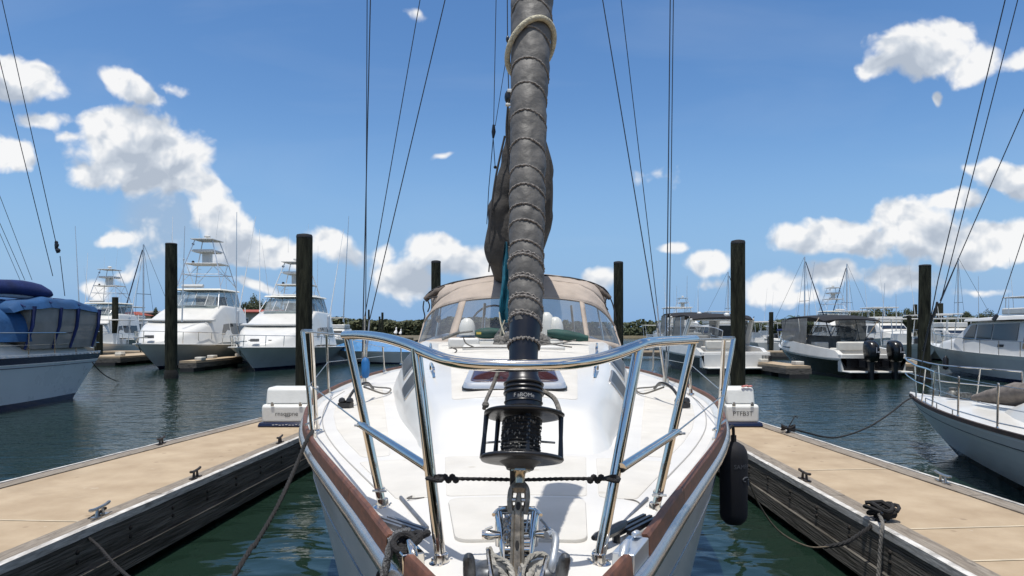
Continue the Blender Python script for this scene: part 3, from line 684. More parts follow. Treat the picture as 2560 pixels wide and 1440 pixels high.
for sg in (-1, 1):
    panel('nonskid_panel', roundpoly([(sg * .35, 2.96), (sg * .275, 2.27), (sg * .40, 2.27), (sg * .68, 2.95)], .03), nonskid, .003)
    pr = [(sg * (wd(Y) - .20), Y) for Y in (3.05, 3.5, 4, 4.6, 5.3, 6, 6.8)] + [(sg * (interp([(3, .50), (4.5, .80), (6.2, 1.15), (7.2, 1.33)], Y) + .05), Y) for Y in (6.8, 6, 5.3, 4.6, 4, 3.5, 3.05)]
    panel('nonskid_panel', roundpoly(pr, .04, 2), nonskid, .003)
    q = [Vector((XB + sg * (wd(Y) - .125), Y, deckz(wd(Y) - .125, Y) + .001)) for Y in [2.4 + .2 * k for k in range(22)]]
    m = MB(); m.tube(q, .0035, 5); m.obj('deck_seam', M('seam_grey', (.35, .34, .32), .8), boat, world=True)

# cabin trunk
TB = [(3.06, .40), (3.2, .46), (3.5, .52), (4.46, .76), (6.2, 1.10), (7.2, 1.27), (8.5, 1.32), (10.2, 1.32)]
TS = [(3.06, .34), (3.2, .355), (3.5, .37), (4.1, .50), (4.9, .645), (7, .93), (8.5, .99), (10.2, 1.0)]
TZ = [(3.06, 1.448), (3.12, 1.462), (3.46, 1.575), (3.6, 1.602), (4.2, 1.655), (7, 1.87), (10.2, 1.95)]
def trunkz(x, Y):
    ts = interp(TS, Y); return sinterp(TZ, Y) + .03 * (1 - min(1, abs(x) / ts) ** 2) * min(1, (Y - 3.06) / .4)
def trunkside(k, Y):      # k 0 base .. 1 shoulder
    b = sinterp(TB, Y); s = interp(TS, Y); zb = zd(Y) + .004; zt = sinterp(TZ, Y)
    e = k ** 1.35
    return Vector((b + (s - b) * (k * .55 + .45 * e), Y, zb + (zt - zb) * (1 - (1 - k) ** 1.5)))
m = MB(); Ys = [3.06, 3.09, 3.13, 3.2, 3.28, 3.36, 3.44, 3.5, 3.56, 3.62, 3.7, 3.85, 4.0, 4.2, 4.5, 4.9, 5.4, 6, 6.6, 7.2, 7.8, 8.4, 9.2, 10.2]; rs = []
for Y in Ys:
    row = []
    for k in range(0, 9): v = trunkside(k / 8, Y); row.append(Vector((XB - v.x, Y, v.z)))
    ts = interp(TS, Y)
    for k in range(1, 12): x = -ts + 2 * ts * k / 12; row.append(Vector((XB + x, Y, trunkz(x, Y))))
    for k in range(8, -1, -1): v = trunkside(k / 8, Y); row.append(Vector((XB + v.x, Y, v.z)))
    rs.append(row)
f0 = [Vector((v.x, 3.04, min(v.z, deckz(v.x - XB, 3.04) - .003))) for v in rs[0]]
m.rings([f0] + rs, cap=False, closed=False); m.rings([[Vector((v.x, v.y, 1.3)) for v in rs[-1]], rs[-1]], cap=False, closed=False)
m.obj('cabin_trunk', gel, boat, world=True, smooth=50)
def topanel(corners, r, h, name, mat):
    poly = roundpoly(corners, r); n_ = len(poly); cx_ = sum(p[0] for p in poly) / n_; cy_ = sum(p[1] for p in poly) / n_; m = MB()
    m.rings([[Vector((XB + cx_ + (x - cx_) * f, cy_ + (y - cy_) * f, trunkz(cx_ + (x - cx_) * f, cy_ + (y - cy_) * f) + hh)) for x, y in poly] for f, hh in ((1, -.004), (1, h * .5), (.99, h), (.7, h), (.4, h), (.05, h))])
    return m.obj(name, mat, boat, world=True, smooth=50)
topanel([(-.46, 4.95), (.46, 4.95), (.34, 3.68), (-.34, 3.68)], .05, .004, 'roof_nonskid', nonskid)
topanel([(-.74, 6.7), (.74, 6.7), (.56, 5.06), (-.56, 5.06)], .05, .004, 'roof_nonskid', nonskid)
# hatch
hp = roundpoly([(-.30, 4.68), (.30, 4.68), (.30, 3.86), (-.30, 3.86)], .07)
m = MB(); hc = (0, 4.27)
zz = lambda x, y: trunkz(0, y) + .006
m.rings([[Vector((XB + x * f, hc[1] + (y - hc[1]) * f, zz(x, y) + hh)) for x, y in hp] for f, hh in ((1.0, -.02), (1.0, .012), (.97, .034), (.86, .038), (.85, .03))])
hatch = m.obj('deck_hatch', M('hatch_frame', (.62, .63, .64), .32, .55, var=.05, scale=6), boat, world=True, smooth=40)
m = MB(); m.rings([[Vector((XB + x * f, hc[1] + (y - hc[1]) * f, zz(x, y) + hh)) for x, y in hp] for f, hh in ((.855, .032), (.84, .042), (.4, .046), (.02, .047))]); o = m.obj('hatch_glass', hatchglass, None, smooth=40)
o.data.transform(Matrix.Translation(-BL)); o.parent = hatch
m = MB(); m.rings([[Vector((XB + x * f, hc[1] + (y - hc[1]) * f, zz(x, y) + hh)) for x, y in hp] for f, hh in ((1.015, -.01), (1.015, .002), (.99, .006))]); o = m.obj('gasket', blackp, None); o.data.transform(Matrix.Translation(-BL)); o.parent = hatch
# portlights on the trunk sides
def port(Ya, Yb, ka, kb, sg, slope=0):
    cs = [(Ya, ka), (Yb, ka + slope), (Yb, kb + slope), (Ya, kb)]
    poly = roundpoly([(a, b * .5) for a, b in cs], .05); n_ = len(poly); cy_ = sum(p[0] for p in poly) / n_; ck = sum(p[1] for p in poly) / n_
    def pt(a, b, f, o_):
        Y = cy_ + (a - cy_) * f; k = (ck + (b - ck) * f) * 2; v = trunkside(k, Y); return Vector((XB + sg * (v.x + o_ * .8), Y, v.z + o_ * .5))
    m = MB(); m.rings([[pt(a, b, f, o_) for a, b in poly] for f, o_ in ((1, -.004), (1, .008), (.96, .012), (.88, .012), (.86, .006))]); fr = m.obj('portlight', M('port_frame', (.45, .42, .38), .35, .8), boat, world=True)
    m = MB(); m.rings([[pt(a, b, f, o_) for a, b in poly] for f, o_ in ((.885, .006), (.87, .0125), (.4, .0135), (.03, .0135))]); g = m.obj('pane', M('port_glass', (.02, .018, .016), .3, spec=.25), None); g.data.transform(Matrix.Translation(-BL)); g.parent = fr
for sg in (-1, 1):
    port(4.55, 5.15, .30, .78, sg); port(5.45, 6.9, .38, .86, sg)
    # grab rail on the trunk top
    q = [Vector((XB + sg * (interp(TS, Y) - .06), Y, trunkz(.5, Y) + h)) for Y, h in ((5.6, .0), (5.63, .05), (5.8, .055), (6.05, .05), (6.08, 0))]
    m = MB(); m.tube(curve(q, 3), .011, 6); m.obj('grab_rail', chrome, boat, world=True)
    q = [Vector((XB + sg * (interp(TS, Y) - .04), Y, trunkz(.5, Y) + h)) for Y, h in ((4.5, .0), (4.52, .05), (4.6, .055), (4.8, .05), (4.82, 0))]
    m = MB(); m.tube(curve(q, 3), .010, 6); m.obj('grab_rail', chrome, boat, world=True)
    # deck fittings: genoa cars, small black blocks with line
    Y = 5.55; x = sg * .97 if sg < 0 else 1.02
    b_ = Vector((XB + sg * 1.25, 5.05, deckz(1.1, 5.05)))
    m = MB(); m.box(b_ + Vector((0, 0, .02)), (.10, .06, .035), rz=.3 * sg); m.ball(b_ + Vector((.03, 0, .05)), .03, 8); m.ball(b_ + Vector((-.03, .01, .05)), .028, 8)
    m.tube(curve([b_ + Vector((0, .02, .04)), b_ + Vector((-sg * .03, .2, .13)), b_ + Vector((-sg * .06, .45, .15)), b_ + Vector((-sg * .05, .75, .08))], 5), .012, 6); m.obj('turning_block', M('oily_black', (.02, .02, .02), .4, var=.5, scale=40), boat, world=True)
    m = MB(); m.tube(curve([b_ + Vector((-sg * .05, .4, .12)), b_ + Vector((-sg * .12, .9, .02)), b_ + Vector((-sg * .1, 1.3, .03)), b_ + Vector((sg * .1, 1.6, .02)), b_ + Vector((sg * .25, 1.9, .015))], 6), .008, 5); m.obj('control_line', greyrope, boat, world=True)

# ---- bow pulpit
RB = .0145
pul = bpy.data.objects.new('bow_pulpit', None); C.objects.link(pul); pul.parent = boat
PW = BL
def pt_obj(m, name, mat, **k):
    o = m.obj(name, mat, None, **k); o.data.transform(Matrix.Translation(-BL)); o.parent = pul; return o
tl = [P(862, 838, 2.25), P(905, 838, 2.12), P(960, 845, 1.95), P(1020, 862, 1.78), P(1075, 885, 1.66), P(1125, 902, 1.59), P(1190, 911, 1.56), P(1290, 914, 1.55), P(1400, 911, 1.56), P(1470, 903, 1.60), P(1530, 888, 1.66), P(1585, 868, 1.75), P(1607, 860, 1.79), P(1640, 855, 1.90), P(1690, 852, 2.05), P(1738, 849, 2.22)]
m = MB(); m.tube(curve(tl, 6), RB, 16); pt_obj(m, 'top_rail', chrome)
for sg, top, foot in ((-1, P(1040, 872, 1.72), P(1103, 1412, 1.67)), (1, P(1597, 868, 1.77), P(1496, 1412, 1.67)), (-1, P(868, 842, 2.24), P(957, 1268, 2.216)), (1, P(1733, 852, 2.21), P(1637, 1278, 2.19))):
    m = MB(); m.tube([foot + (top - foot) * k / 8 for k in range(9)], RB * .98, 16); pt_obj(m, 'stanchion', chrome)
    m = MB(); m.lathe(foot - Vector((0, 0, .004)), [(.034, 0), (.036, .004), (.030, .009), (.020, .013), (.017, .032), (.0145, .034)], 20); a = foot
    for k in range(3): an = 2.1 * k + .5; m.ball(foot + Vector((.027 * math.cos(an), .027 * math.sin(an), .008)), .005, 6)
    pt_obj(m, 'foot_plate', chrome)
m = MB(); m.tube([P(903, 1062, 2.235), P(1068, 1168, 1.695)], RB * .85, 14); pt_obj(m, 'mid_rail', chrome)
m = MB(); m.tube([P(1692, 1080, 2.20), P(1553, 1170, 1.70)], RB * .85, 14); pt_obj(m, 'mid_rail', chrome)
for c_ in (P(950, 1225, 2.217), P(1645, 1236, 2.19), P(905, 1062, 2.235), P(1692, 1082, 2.2)):
    m = MB(); m.tube([c_ + Vector((0, 0, -.006)), c_ + Vector((0, 0, .006))], .0165, 12); m.tube([c_ + Vector((-.022, -.012, 0)), c_ + Vector((.024, -.014, .0))], .004, 6); pt_obj(m, 'clamp', dullsteel)
# gate stanchions: each a pair of thin tubes
def gate(sg, tops, feet):
    g = bpy.data.objects.new('gate_stanchion', None); C.objects.link(g); g.parent = boat
    for a, b in zip(tops, feet):
        m = MB(); m.tube([a, b], .0125, 12); o = m.obj('tube', chrome, None); o.data.transform(Matrix.Translation(-BL)); o.parent = g
        m = MB(); m.lathe(b - Vector((0, 0, .004)), [(.035, 0), (.033, .008), (.018, .014), (.016, .04)], 14); o = m.obj('foot_plate', chrome, None); o.data.transform(Matrix.Translation(-BL)); o.parent = g
    m = MB(); m.tube([tops[0], tops[1] if len(tops) > 1 else tops[0] + Vector((0, .02, 0))], .012, 10)
    m.tube([feet[0].lerp(tops[0], .14) + Vector((-.03, -.015, 0)), feet[-1].lerp(tops[-1], .14) + Vector((.03, -.015, 0))], .006, 6)
    o = m.obj('clamp', dullsteel, None); o.data.transform(Matrix.Translation(-BL)); o.parent = g
gate(-1, [P(757, 828, 3.70), P(778, 828, 3.82)], [P(783, 1100, 3.66), P(792, 1076, 3.98)])
gate(1, [P(1834, 846, 3.66), P(1810, 846, 3.80)], [P(1788, 1112, 3.58), P(1797, 1082, 3.92)])
def stan(px, pt, pf, Yf, Yt=None, r=.0115):
    Yt = Yt or Yf; a = P(pt[0], pt[1], Yt); b = P(pf[0], pf[1], Yf)
    m = MB(); m.tube([a, b], r, 10); m.lathe(b - Vector((0, 0, .004)), [(.034, 0), (.032, .01), (.017, .015), (.015, .05)], 12); m.ball(a, r * 1.2, 8); m.obj('stanchion', chrome, boat, world=True); return a, b
sl1 = stan(0, (816, 836), (822, 984), 6.3)
stan(0, (957, 868), (961, 928), 9.4); stan(0, (1002, 866), (1004, 910), 11.0)
sr1 = stan(0, (1722, 852), (1727, 985), 6.2); stan(0, (1634, 868), (1632, 930), 9.3)
for sg, pts_ in ((-1, [P(868, 838, 2.24), P(757, 828, 3.7), P(816, 836, 6.3), P(957, 868, 9.4), P(1002, 866, 11)]), (1, [P(1735, 849, 2.21), P(1834, 846, 3.66), P(1722, 852, 6.2), P(1634, 868, 9.3)])):
    m = MB(); m.tube(pts_, .0035, 6); m.obj('lifeline', dullsteel, boat, world=True)
m = MB(); m.tube([P(905, 1062, 2.235), P(775, 962, 3.73), P(820, 905, 6.3), P(958, 890, 9.4)], .0030, 6); m.obj('lifeline', dullsteel, boat, world=True)
m = MB(); m.tube([P(1692, 1080, 2.2), P(1812, 985, 3.66), P(1725, 910, 6.2), P(1633, 893, 9.3)], .0030, 6); m.obj('lifeline', dullsteel, boat, world=True)
# braided black cord between the front stanchions
a, b = P(1088, 1196, 1.675), P(1527, 1197, 1.675)
rope('bow_cord', None, [a, a.lerp(b, .25) + Vector((0, 0, -.001)), a.lerp(b, .5) + Vector((0, 0, -.003)), a.lerp(b, .75), b], .0055, blackrope, 8, parent=boat)
m = MB()
for c_ in (a, b):
    m.tube([c_ + Vector((.020 * math.cos(t), .019 * math.sin(t), .003 * math.sin(2 * t))) for t in [2 * PI * k / 10 for k in range(10)]], .0055, 6, closed=True)
for c_, s_ in ((a, 1), (b, -1)):
    for k in range(4): m.ball(c_ + Vector((s_ * (.024 + .009 * k), -.004 * (k % 2), .003 * (-1) ** k)), .009, 8, (1, .8, 1))
m.obj('cord_knots', blackrope, boat, world=True)

# ---- furler, rolled sail
CXT = [(-60, 1334), (40, 1330), (300, 1321), (500, 1318), (700, 1315), (800, 1314), (880, 1309), (1000, 1309), (1100, 1302), (1180, 1300), (1300, 1294), (1440, 1292), (1500, 1291)]
YF = lambda py: 1.69 / (1 - .37 * (HY - py) / F)
def ax(py): return P(sinterp(CXT, py), py, YF(py))
RT = [(-60, 53), (40, 51), (100, 49), (200, 46.5), (300, 45), (400, 44.5), (500, 44.5), (600, 44), (700, 43), (800, 41.5), (850, 38), (890, 36)]
ridges = [48, 118, 190, 250, 316, 387, 452, 497, 545, 584, 634, 668, 722, 770, 812]
fur = bpy.data.objects.new('headsail_furler', None); C.objects.link(fur); fur.parent = boat
def fo(m, name, mat, **k):
    o = m.obj(name, mat, None, **k); o.data.transform(Matrix.Translation(-BL)); o.parent = fur; return o
AX = (ax(100) - ax(800)).normalized(); A1 = AX.cross(Vector((0, 1, 0))).normalized(); A2 = AX.cross(A1).normalized()
if A1.x < 0: A1 = -A1
if A2.y > 0: A2 = -A2     # A2 towards the camera
def ringat(py, rpx, n=48, tilt=0, fn=None, off=0, roll=0):
    c = ax(py); r = rpx * YF(py) / F + off; out = []
    for k in range(n):
        a = 2 * PI * k / n; rr = r * (fn(a, py) if fn else 1)
        out.append(c + A1 * math.cos(a) * rr + A2 * math.sin(a) * rr + AX * (tilt * math.sin(a) * r + roll * math.cos(a) * r))
    return out
def roll_fn(a, py):
    d = 1e9; 
    for q in ridges:
        qq = q - 14 * math.sin(a) + 7 * math.cos(a)
        d = min(d, abs(py - qq))
    p = .955 + .06 * min(1, (d / 20)) ** .6
    v = Vector((math.cos(a) * 1.3, math.sin(a) * 1.3, py * .022)); v2 = Vector((math.cos(a) * 2.2 + py * .012, math.sin(a) * 2.2, py * .05))
    return p + .06 * noise.noise(v) + .05 * noise.noise(v2) + .022 * noise.noise(v2 * 2.3)
m = MB(); py = -70; rs = []
while py <= 815: rs.append(ringat(py, sinterp(RT, py), 56, fn=roll_fn)); py += 6
m.rings(rs[::-1]); fo(m, 'rolled_sail', fabric, smooth=60)
# the bunched cloth near the top has deeper folds: raised cords spiral round the roll
for i, q in enumerate(ridges):
    wide = i in (11, 12, 13, 14)
    m = MB(); n = 60; c0 = []
    for k in range(n):
        a = 2 * PI * k / n; pp = q - 14 * math.sin(a) + 7 * math.cos(a)
        rr = sinterp(RT, pp) * YF(pp) / F * (.99 + .045 * noise.noise(Vector((math.cos(a) * 1.3, math.sin(a) * 1.3, pp * .022))))
        c = ax(pp) + A1 * math.cos(a) * rr + A2 * math.sin(a) * rr; c0.append(c + AX * .0012 * math.sin(k * 2.4 + i))
    m.tube(c0, [(.0030 + .0009 * math.sin(k * 2.6 + i)) * (1.3 if wide else 1) for k in range(n)], 6, closed=True)
    if wide:
        m.tube([p + AX * (.007 + .002 * math.sin(k * 1.9)) for k, p in enumerate(c0)], [.0026 + .001 * math.sin(k * 3.1) for k in range(n)], 6, closed=True)
    fo(m, 'lashing', stitch)
m = MB(); c0 = []
for k in range(50):
    a = 2 * PI * k / 50; pp = 122 - 30 * math.sin(a) - 24 * math.cos(a) * -1 * -1
    rr = 57 * YF(100) / F; c0.append(ax(pp) + A1 * math.cos(a) * rr + A2 * math.sin(a) * rr)
m.tube(c0, .0085, 10, closed=True)
fo(m, 'cream_rope_ring', creamrope)
# navy sleeve below the roll
m = MB(); rs = []
for py in range(800, 1021, 10):
    rp = interp([(800, 41), (850, 38), (893, 36), (940, 37), (955, 45), (1000, 46.5), (1021, 46)], py); rs.append(ringat(py, rp, 40, fn=lambda a, p: 1 + .02 * noise.noise(Vector((math.cos(a), math.sin(a), p * .03)))))
m.rings(rs[::-1]); fo(m, 'navy_sleeve', navyvinyl, smooth=50)
m = MB()
for q, rr_ in ((865, 38),):
    c0 = []
    for k in range(60):
        a = 2 * PI * k / 60; pp = q - 8 * math.sin(a); r_ = (rr_ + 1) * YF(pp) / F; c0.append(ax(pp) + A1 * math.cos(a) * r_ + A2 * math.sin(a) * r_ + AX * .003 * math.sin(k * 2.3))
    m.tube(c0, [.0035 + .0015 * math.sin(k * 2.1) for k in range(60)], 6, closed=True)
fo(m, 'lashing', stitch)
for q, rr_, t_ in ((962, 46.5, .0042), (974, 47.5, .0030), (985, 47, .0042), (1008, 47, .002)):
    m = MB(); c0 = [ax(q) + A1 * math.cos(a) * rr_ * YF(q) / F + A2 * math.sin(a) * rr_ * YF(q) / F for a in [2 * PI * k / 48 for k in range(48)]]; m.tube(c0, t_, 8, closed=True); fo(m, 'black_band', blackp)
def curltext(x, y):
    r = 47.6 * YF(1003) / F; a = x / r; c = ax(1003) + AX * y
    return c + A1 * math.sin(a) * r + A2 * math.cos(a) * r
text_mesh('F aBOMe', .0135, curltext, 'lettering', M('off_white_ink', (.36, .36, .35), .6), boat, world=True, bold=.0)
# drum cage
def plate(py, rx, th, name, rim=1.0, yoff=0):
    c = ax(py); m = MB(); r = rx * YF(py) / F
    q = Vector((0, 0, 1)).rotation_difference(AX)
    prof = [(.2 * r, -th), (.82 * r, -th), (.97 * r, -th * .7), (r, -th * .2), (r, th * .2), (.96 * r, th * .6), (.6 * r, th), (.2 * r, th)]
    m.rings([[c + (A1 * math.cos(a) * rr * (1 + .04 * math.cos(3 * a)) + A2 * math.sin(a) * rr * .86) + AX * z for a in [2 * PI * k / 44 for k in range(44)]] for rr, z in prof]); return fo(m, name, blackp, smooth=50)
plate(1036, 101, .0066, 'upper_plate'); plate(1147, 105, .0078, 'lower_plate')
m = MB(); m.rings([ringat(p_, r_, 32) for p_, r_ in ((1150, 60), (1160, 46), (1168, 36), (1174, 34))][::-1]); fo(m, 'lower_cone', M('grimy_black', (.03, .03, .03), .5, var=.5, scale=30))
c1, c2_ = ax(1036), ax(1147)
for a, r_ in ((PI * 1.03, 92), (-.03, 97), (PI * .40, 44), (PI * 1.5, 90), (PI * .05 + PI * 1.2, 88)):
    rr = r_ * YF(1090) / F; d = A1 * math.cos(a) * rr + A2 * math.sin(a) * rr * .86; m = MB()
    p0, p1 = c2_ + d * 1.03, c1 + d
    t_ = .0056 if r_ > 50 else .008
    m.tube([p0, p0.lerp(p1, .5), p1], [t_ * 1.15, t_ * .9, t_ * 1.1], 8); fo(m, 'cage_post', blackp)
# drum wound with black line
m = MB(); rs = []
for k in range(40):
    py = 1048 + (1138 - 1048) * k / 39; rs.append(ringat(py, 47 + 1.6 * math.sin(k * PI / 2.0), 60, fn=lambda a, p: 1 + .045 * noise.noise(Vector((a * 3.2, p * .35, 1))) + .03 * noise.noise(Vector((a * 8, p * .8, 5)))))
m.rings(rs[::-1]); fo(m, 'wound_line', M('wound_black_line', (.008, .008, .008), .6, var=.3, scale=150, bump=1, bscale=300, bdist=.004))
m = MB()
for k in range(150):
    a = rnd.uniform(0, PI) if k % 3 else rnd.choice((0, PI)) + rnd.uniform(-.25, .25); py = rnd.uniform(1052, 1136); r_ = 49 * YF(py) / F; c = ax(py) + A1 * math.cos(a) * r_ + A2 * math.sin(a) * r_
    m.ball(c, rnd.uniform(.0012, .0026), 5, (1, 1, rnd.uniform(.8, 2.4)))
fo(m, 'line_glints', M('glint_grey', (.16, .15, .13), .4, var=.5, scale=90))  # pale beads stand in for glints of light on the wound line
m = MB(); m.tube([P(1212, 1107, 1.66), P(1252, 1104, 1.66)], .003, 6); m.tube([P(1352, 1104, 1.66), P(1388, 1107, 1.66)], .003, 6); fo(m, 'cross_bar', dullsteel)
# bails of rope from the upper plate
m = MB(); m.tube(curve([P(1210, 1022, 1.62), P(1216, 1000, 1.64), P(1232, 965, 1.67), P(1243, 935, 1.69), P(1250, 915, 1.70)], 5), .0050, 7); m.ball(P(1214, 1012, 1.62), .009, 8); fo(m, 'rope_bail', greyrope)
m = MB(); m.tube(curve([P(1399, 1030, 1.62), P(1393, 1010, 1.64), P(1384, 995, 1.66), P(1365, 982, 1.68), P(1352, 978, 1.68)], 5), .0062, 7); fo(m, 'strap_bail', greyrope)
# swivel, toggle, turnbuckle
m = MB(); m.rings([ringat(p_, r_, 6) for p_, r_ in ((1164, 27), (1179, 26))][::-1]); m.rings([ringat(p_, r_, 18) for p_, r_ in ((1177, 20), (1184, 14), (1200, 12), (1222, 12))][::-1]); fo(m, 'hex_swivel', M('bronze_steel', (.48, .41, .31), .25, 1, var=.3, scale=30))
m = MB(); c = ax(1192) + Vector((-.014, .01, 0)); m.box(c, (.018, .02, .045)); fo(m, 'swivel_lug', blackp, bevel=.003)
brz = M('stained_steel', (.24, .20, .15), .38, .55, var=.5, scale=40, bump=.2, bscale=60)
def strap(p0, p1, w0, w1, th, mat, name, slots=()):
    m = MB(); a, b = ax(p0), ax(p1); n = 16; rs = []
    for k in range(n + 1):
        f = k / n; py = p0 + (p1 - p0) * f; c = ax(py); w_ = (w0 + (w1 - w0) * f) * YF(py) / F
        if k < 4: w_ *= math.sin((k + 1) / 5 * PI / 2) ** .6
        rs.append([c + A1 * w_ + A2 * th, c + A1 * w_ * .55 + A2 * (th + .004), c - A1 * w_ * .55 + A2 * (th + .004), c - A1 * w_ + A2 * th, c - A1 * w_ - A2 * th, c + A1 * w_ - A2 * th])
    m.rings(rs); fo(m, name, mat, smooth=30)
    for s0, s1, ww in slots:
        m = MB(); rs = []
        for k in range(9):
            f = k / 8; py = s0 + (s1 - s0) * f; c = ax(py); w_ = ww * YF(py) / F * max(.15, math.sin(PI * f)) ** .4; rs.append([c + A1 * w_ + A2 * (th + .0052), c - A1 * w_ + A2 * (th + .0052), c - A1 * w_ + A2 * th * .5, c + A1 * w_ + A2 * th * .5])
        m.rings(rs); fo(m, 'slot', M('slot_shadow', (.012, .01, .008), .7))
m = MB()
for s_ in (-1, 1):
    m.tube(curve([ax(1206) + A1 * s_ * .006, ax(1222) + A1 * s_ * .017, ax(1250) + A1 * s_ * .0195, ax(1285) + A1 * s_ * .016], 5), [.007] * 16, 8)
m.rings([ringat(p_, r_, 16) for p_, r_ in ((1204, 6), (1210, 15), (1222, 20), (1232, 16))][::-1]); fo(m, 'toggle_fork', brz)
strap(1228, 1470, 9, 15, .006, brz, 'turnbuckle_strap', [(1256, 1276, 6), (1352, 1376, 5)])
m = MB(); m.tube([ax(1250) + A1 * s_ for s_ in (-.025, .025)], .0055, 8); fo(m, 'clevis_pin', dullsteel)
m = MB(); m.tube([ax(1278) - A1 * .011 + A2 * .006, ax(1470) - A1 * .014 + A2 * .010], .0035, 6); m.tube([ax(1278) + A1 * .010 + A2 * .006, ax(1470) + A1 * .014 + A2 * .010], .0035, 6); fo(m, 'strap_edges', brz)
# ---- bow roller and windlass under the stay
wn = bpy.data.objects.new('anchor_windlass', None); C.objects.link(wn); wn.parent = boat
def wo_(m, name, mat, **k):
    o = m.obj(name, mat, None, **k); o.data.transform(Matrix.Translation(-BL)); o.parent = wn; return o
zdk = 1.425
def Dk(px, py, h=0.0): v = PZ(px, py, zdk + h); return v
def Pw(px, py, h): Y = F * (.545 - h) / (py - HY); return P(px, py, Y)
for s_, px0, px1 in ((-1, 1246, 1262), (1, 1338, 1322)):
    m = MB(); a, b = Pw(px0, 1283, .115), Pw(px1, 1398, .02)
    m.tube([a + Vector((0, .05, -.09)), a + Vector((0, .02, -.01)), a, a.lerp(b, .5), b, b + Vector((0, -.03, -.03))], [.009, .009, .0095, .0095, .009, .008], 12); wo_(m, 'side_frame', chrome)
    m = MB(); m.rings([[a.lerp(b, f) + Vector((-s_ * (.012 + d), .02, 0)) for d in (0, .004)] + [a.lerp(b, f) + Vector((-s_ * (.012 + d), .07, -.02)) for d in (.004, 0)] for f in (0, .35, .8, 1)]); wo_(m, 'cheek_plate', dullsteel)
m = MB(); q = [Pw(1234, 1287, .118), Pw(1250, 1272, .122), Pw(1292, 1267, .124), Pw(1334, 1272, .122), Pw(1352, 1288, .118)]; m.tube(curve(q, 4), .0045, 8); wo_(m, 'top_bar', chrome)
m = MB(); m.box(Pw(1292, 1279, .116) + Vector((0, .012, 0)), (.088, .03, .006), rx=.3); wo_(m, 'top_plate', M('worn_steel', (.5, .5, .48), .3, .9, var=.4, scale=60), bevel=.002)
for py, h_, r_ in ((1306, .085, .0075), (1322, .075, .0065), (1340, .066, .0095), (1356, .058, .012), (1374, .045, .010), (1388, .03, .006)):
    m = MB(); m.tube([Pw(1262, py, h_), Pw(1324, py, h_)], r_, 14); wo_(m, 'roller', chrome if r_ > .007 else dullsteel)
m = MB(); m.box(Pw(1293, 1345, .05) + Vector((0, .03, -.01)), (.075, .16, .05)); wo_(m, 'gear_block', M('grimy_black', (.03, .03, .03)), bevel=.006)
chm = M('galvanised_chain', (.42, .42, .41), .35, .9, var=.5, scale=50)
m = MB()
for k in range(30):
    f = k / 29; c = Pw(1272 + 7 * math.sin(k * 2.2), 1292 + 56 * f, .108 - .04 * f) + Vector((0, -.006, 0)); m.tube([c + (Vector((.0065 * math.cos(t), -.002, .0085 * math.sin(t))) if k % 2 else Vector((.002, .0065 * math.cos(t), .0085 * math.sin(t)))) for t in [2 * PI * j / 8 for j in range(8)]], .0026, 5, closed=True)
wo_(m, 'chain', chm)
for s_, c_ in ((-1, Pw(1218, 1337, .075)), (1, Pw(1371, 1335, .075))):
    m = MB(); m.tube([c_ + Vector((s_ * .012, 0, 0)), c_, c_ + Vector((-s_ * .03, .0, 0))], [.010, .0135, .007], 10); m.tube([c_ + Vector((s_ * .004, 0, .012)), c_ + Vector((-s_ * .012, .0, .018))], .003, 6); wo_(m, 'clamp_knob', chrome)
m = MB(); q = [Pw(1352, 1298, .11), Pw(1364, 1312, .10), Pw(1376, 1330, .09)]; m.tube(q, .0032, 6); wo_(m, 'brake_link', dullsteel)
m = MB(); q = [Pw(1366, 1338, .085), Pw(1380, 1334, .085), Pw(1389, 1346, .08), Pw(1387, 1372, .065), Pw(1381, 1410, .04), Pw(1378, 1436, .015)]; m.tube(curve(q, 4), .0085, 10); wo_(m, 'brake_handle', M('grey_cast', (.42, .44, .46), .45, .6, var=.2, scale=20))
rodem = M('dirty_white_rope', (.30, .285, .25), .9, var=.35, scale=60, bump=1, bscale=150, bdist=.006)
for pts_ in ([(1222, 1372), (1230, 1388), (1252, 1400), (1272, 1412), (1284, 1450)], [(1300, 1455), (1308, 1414), (1328, 1392), (1354, 1386), (1367, 1398), (1352, 1418), (1338, 1455)], [(1226, 1382), (1234, 1412), (1256, 1434), (1274, 1465)], [(1316, 1455), (1328, 1430), (1348, 1412), (1364, 1408)]):
    rope('anchor_rode', None, [Pw(x, y, .045 - .0004 * (y - 1372)) for x, y in pts_], .0078, rodem, 6, parent=boat)
for s_, pts_ in ((-1, [(1221, 1376), (1223, 1400), (1234, 1465)]), (1, [(1367, 1392), (1362, 1412), (1348, 1465)]), (0, [(1300, 1420), (1296, 1470)])):
    m = MB(); m.tube(curve([Pw(x, y, .075 - .0004 * (y - 1372)) for x, y in pts_], 4), .0050, 8); wo_(m, 'guide_loop', chrome)
castm = M('dark_cast', (.10, .105, .11), .4, .6, var=.6, scale=40)
for px, tilt in ((1172, 1), (1414, -1)):
    m = MB(); top = Pw(px, 1388, .085); bot = Pw(px + (3 if tilt > 0 else -18), 1475, .0)
    m.tube([top + Vector((0, 0, .004)), top, top.lerp(bot, .12), top.lerp(bot, .5), bot], [.004, .009, .0125, .0135, .012], 12); m.obj('bollard_horn', castm, boat, world=True)
    m = MB(); c = Pw(px + 52 * tilt, 1432, .01); m.lathe(c, [(.045, -.03), (.045, .005), (.035, .018), (.02, .022), (.005, .022)], 20); m.obj('bollard_base', castm, boat, world=True)
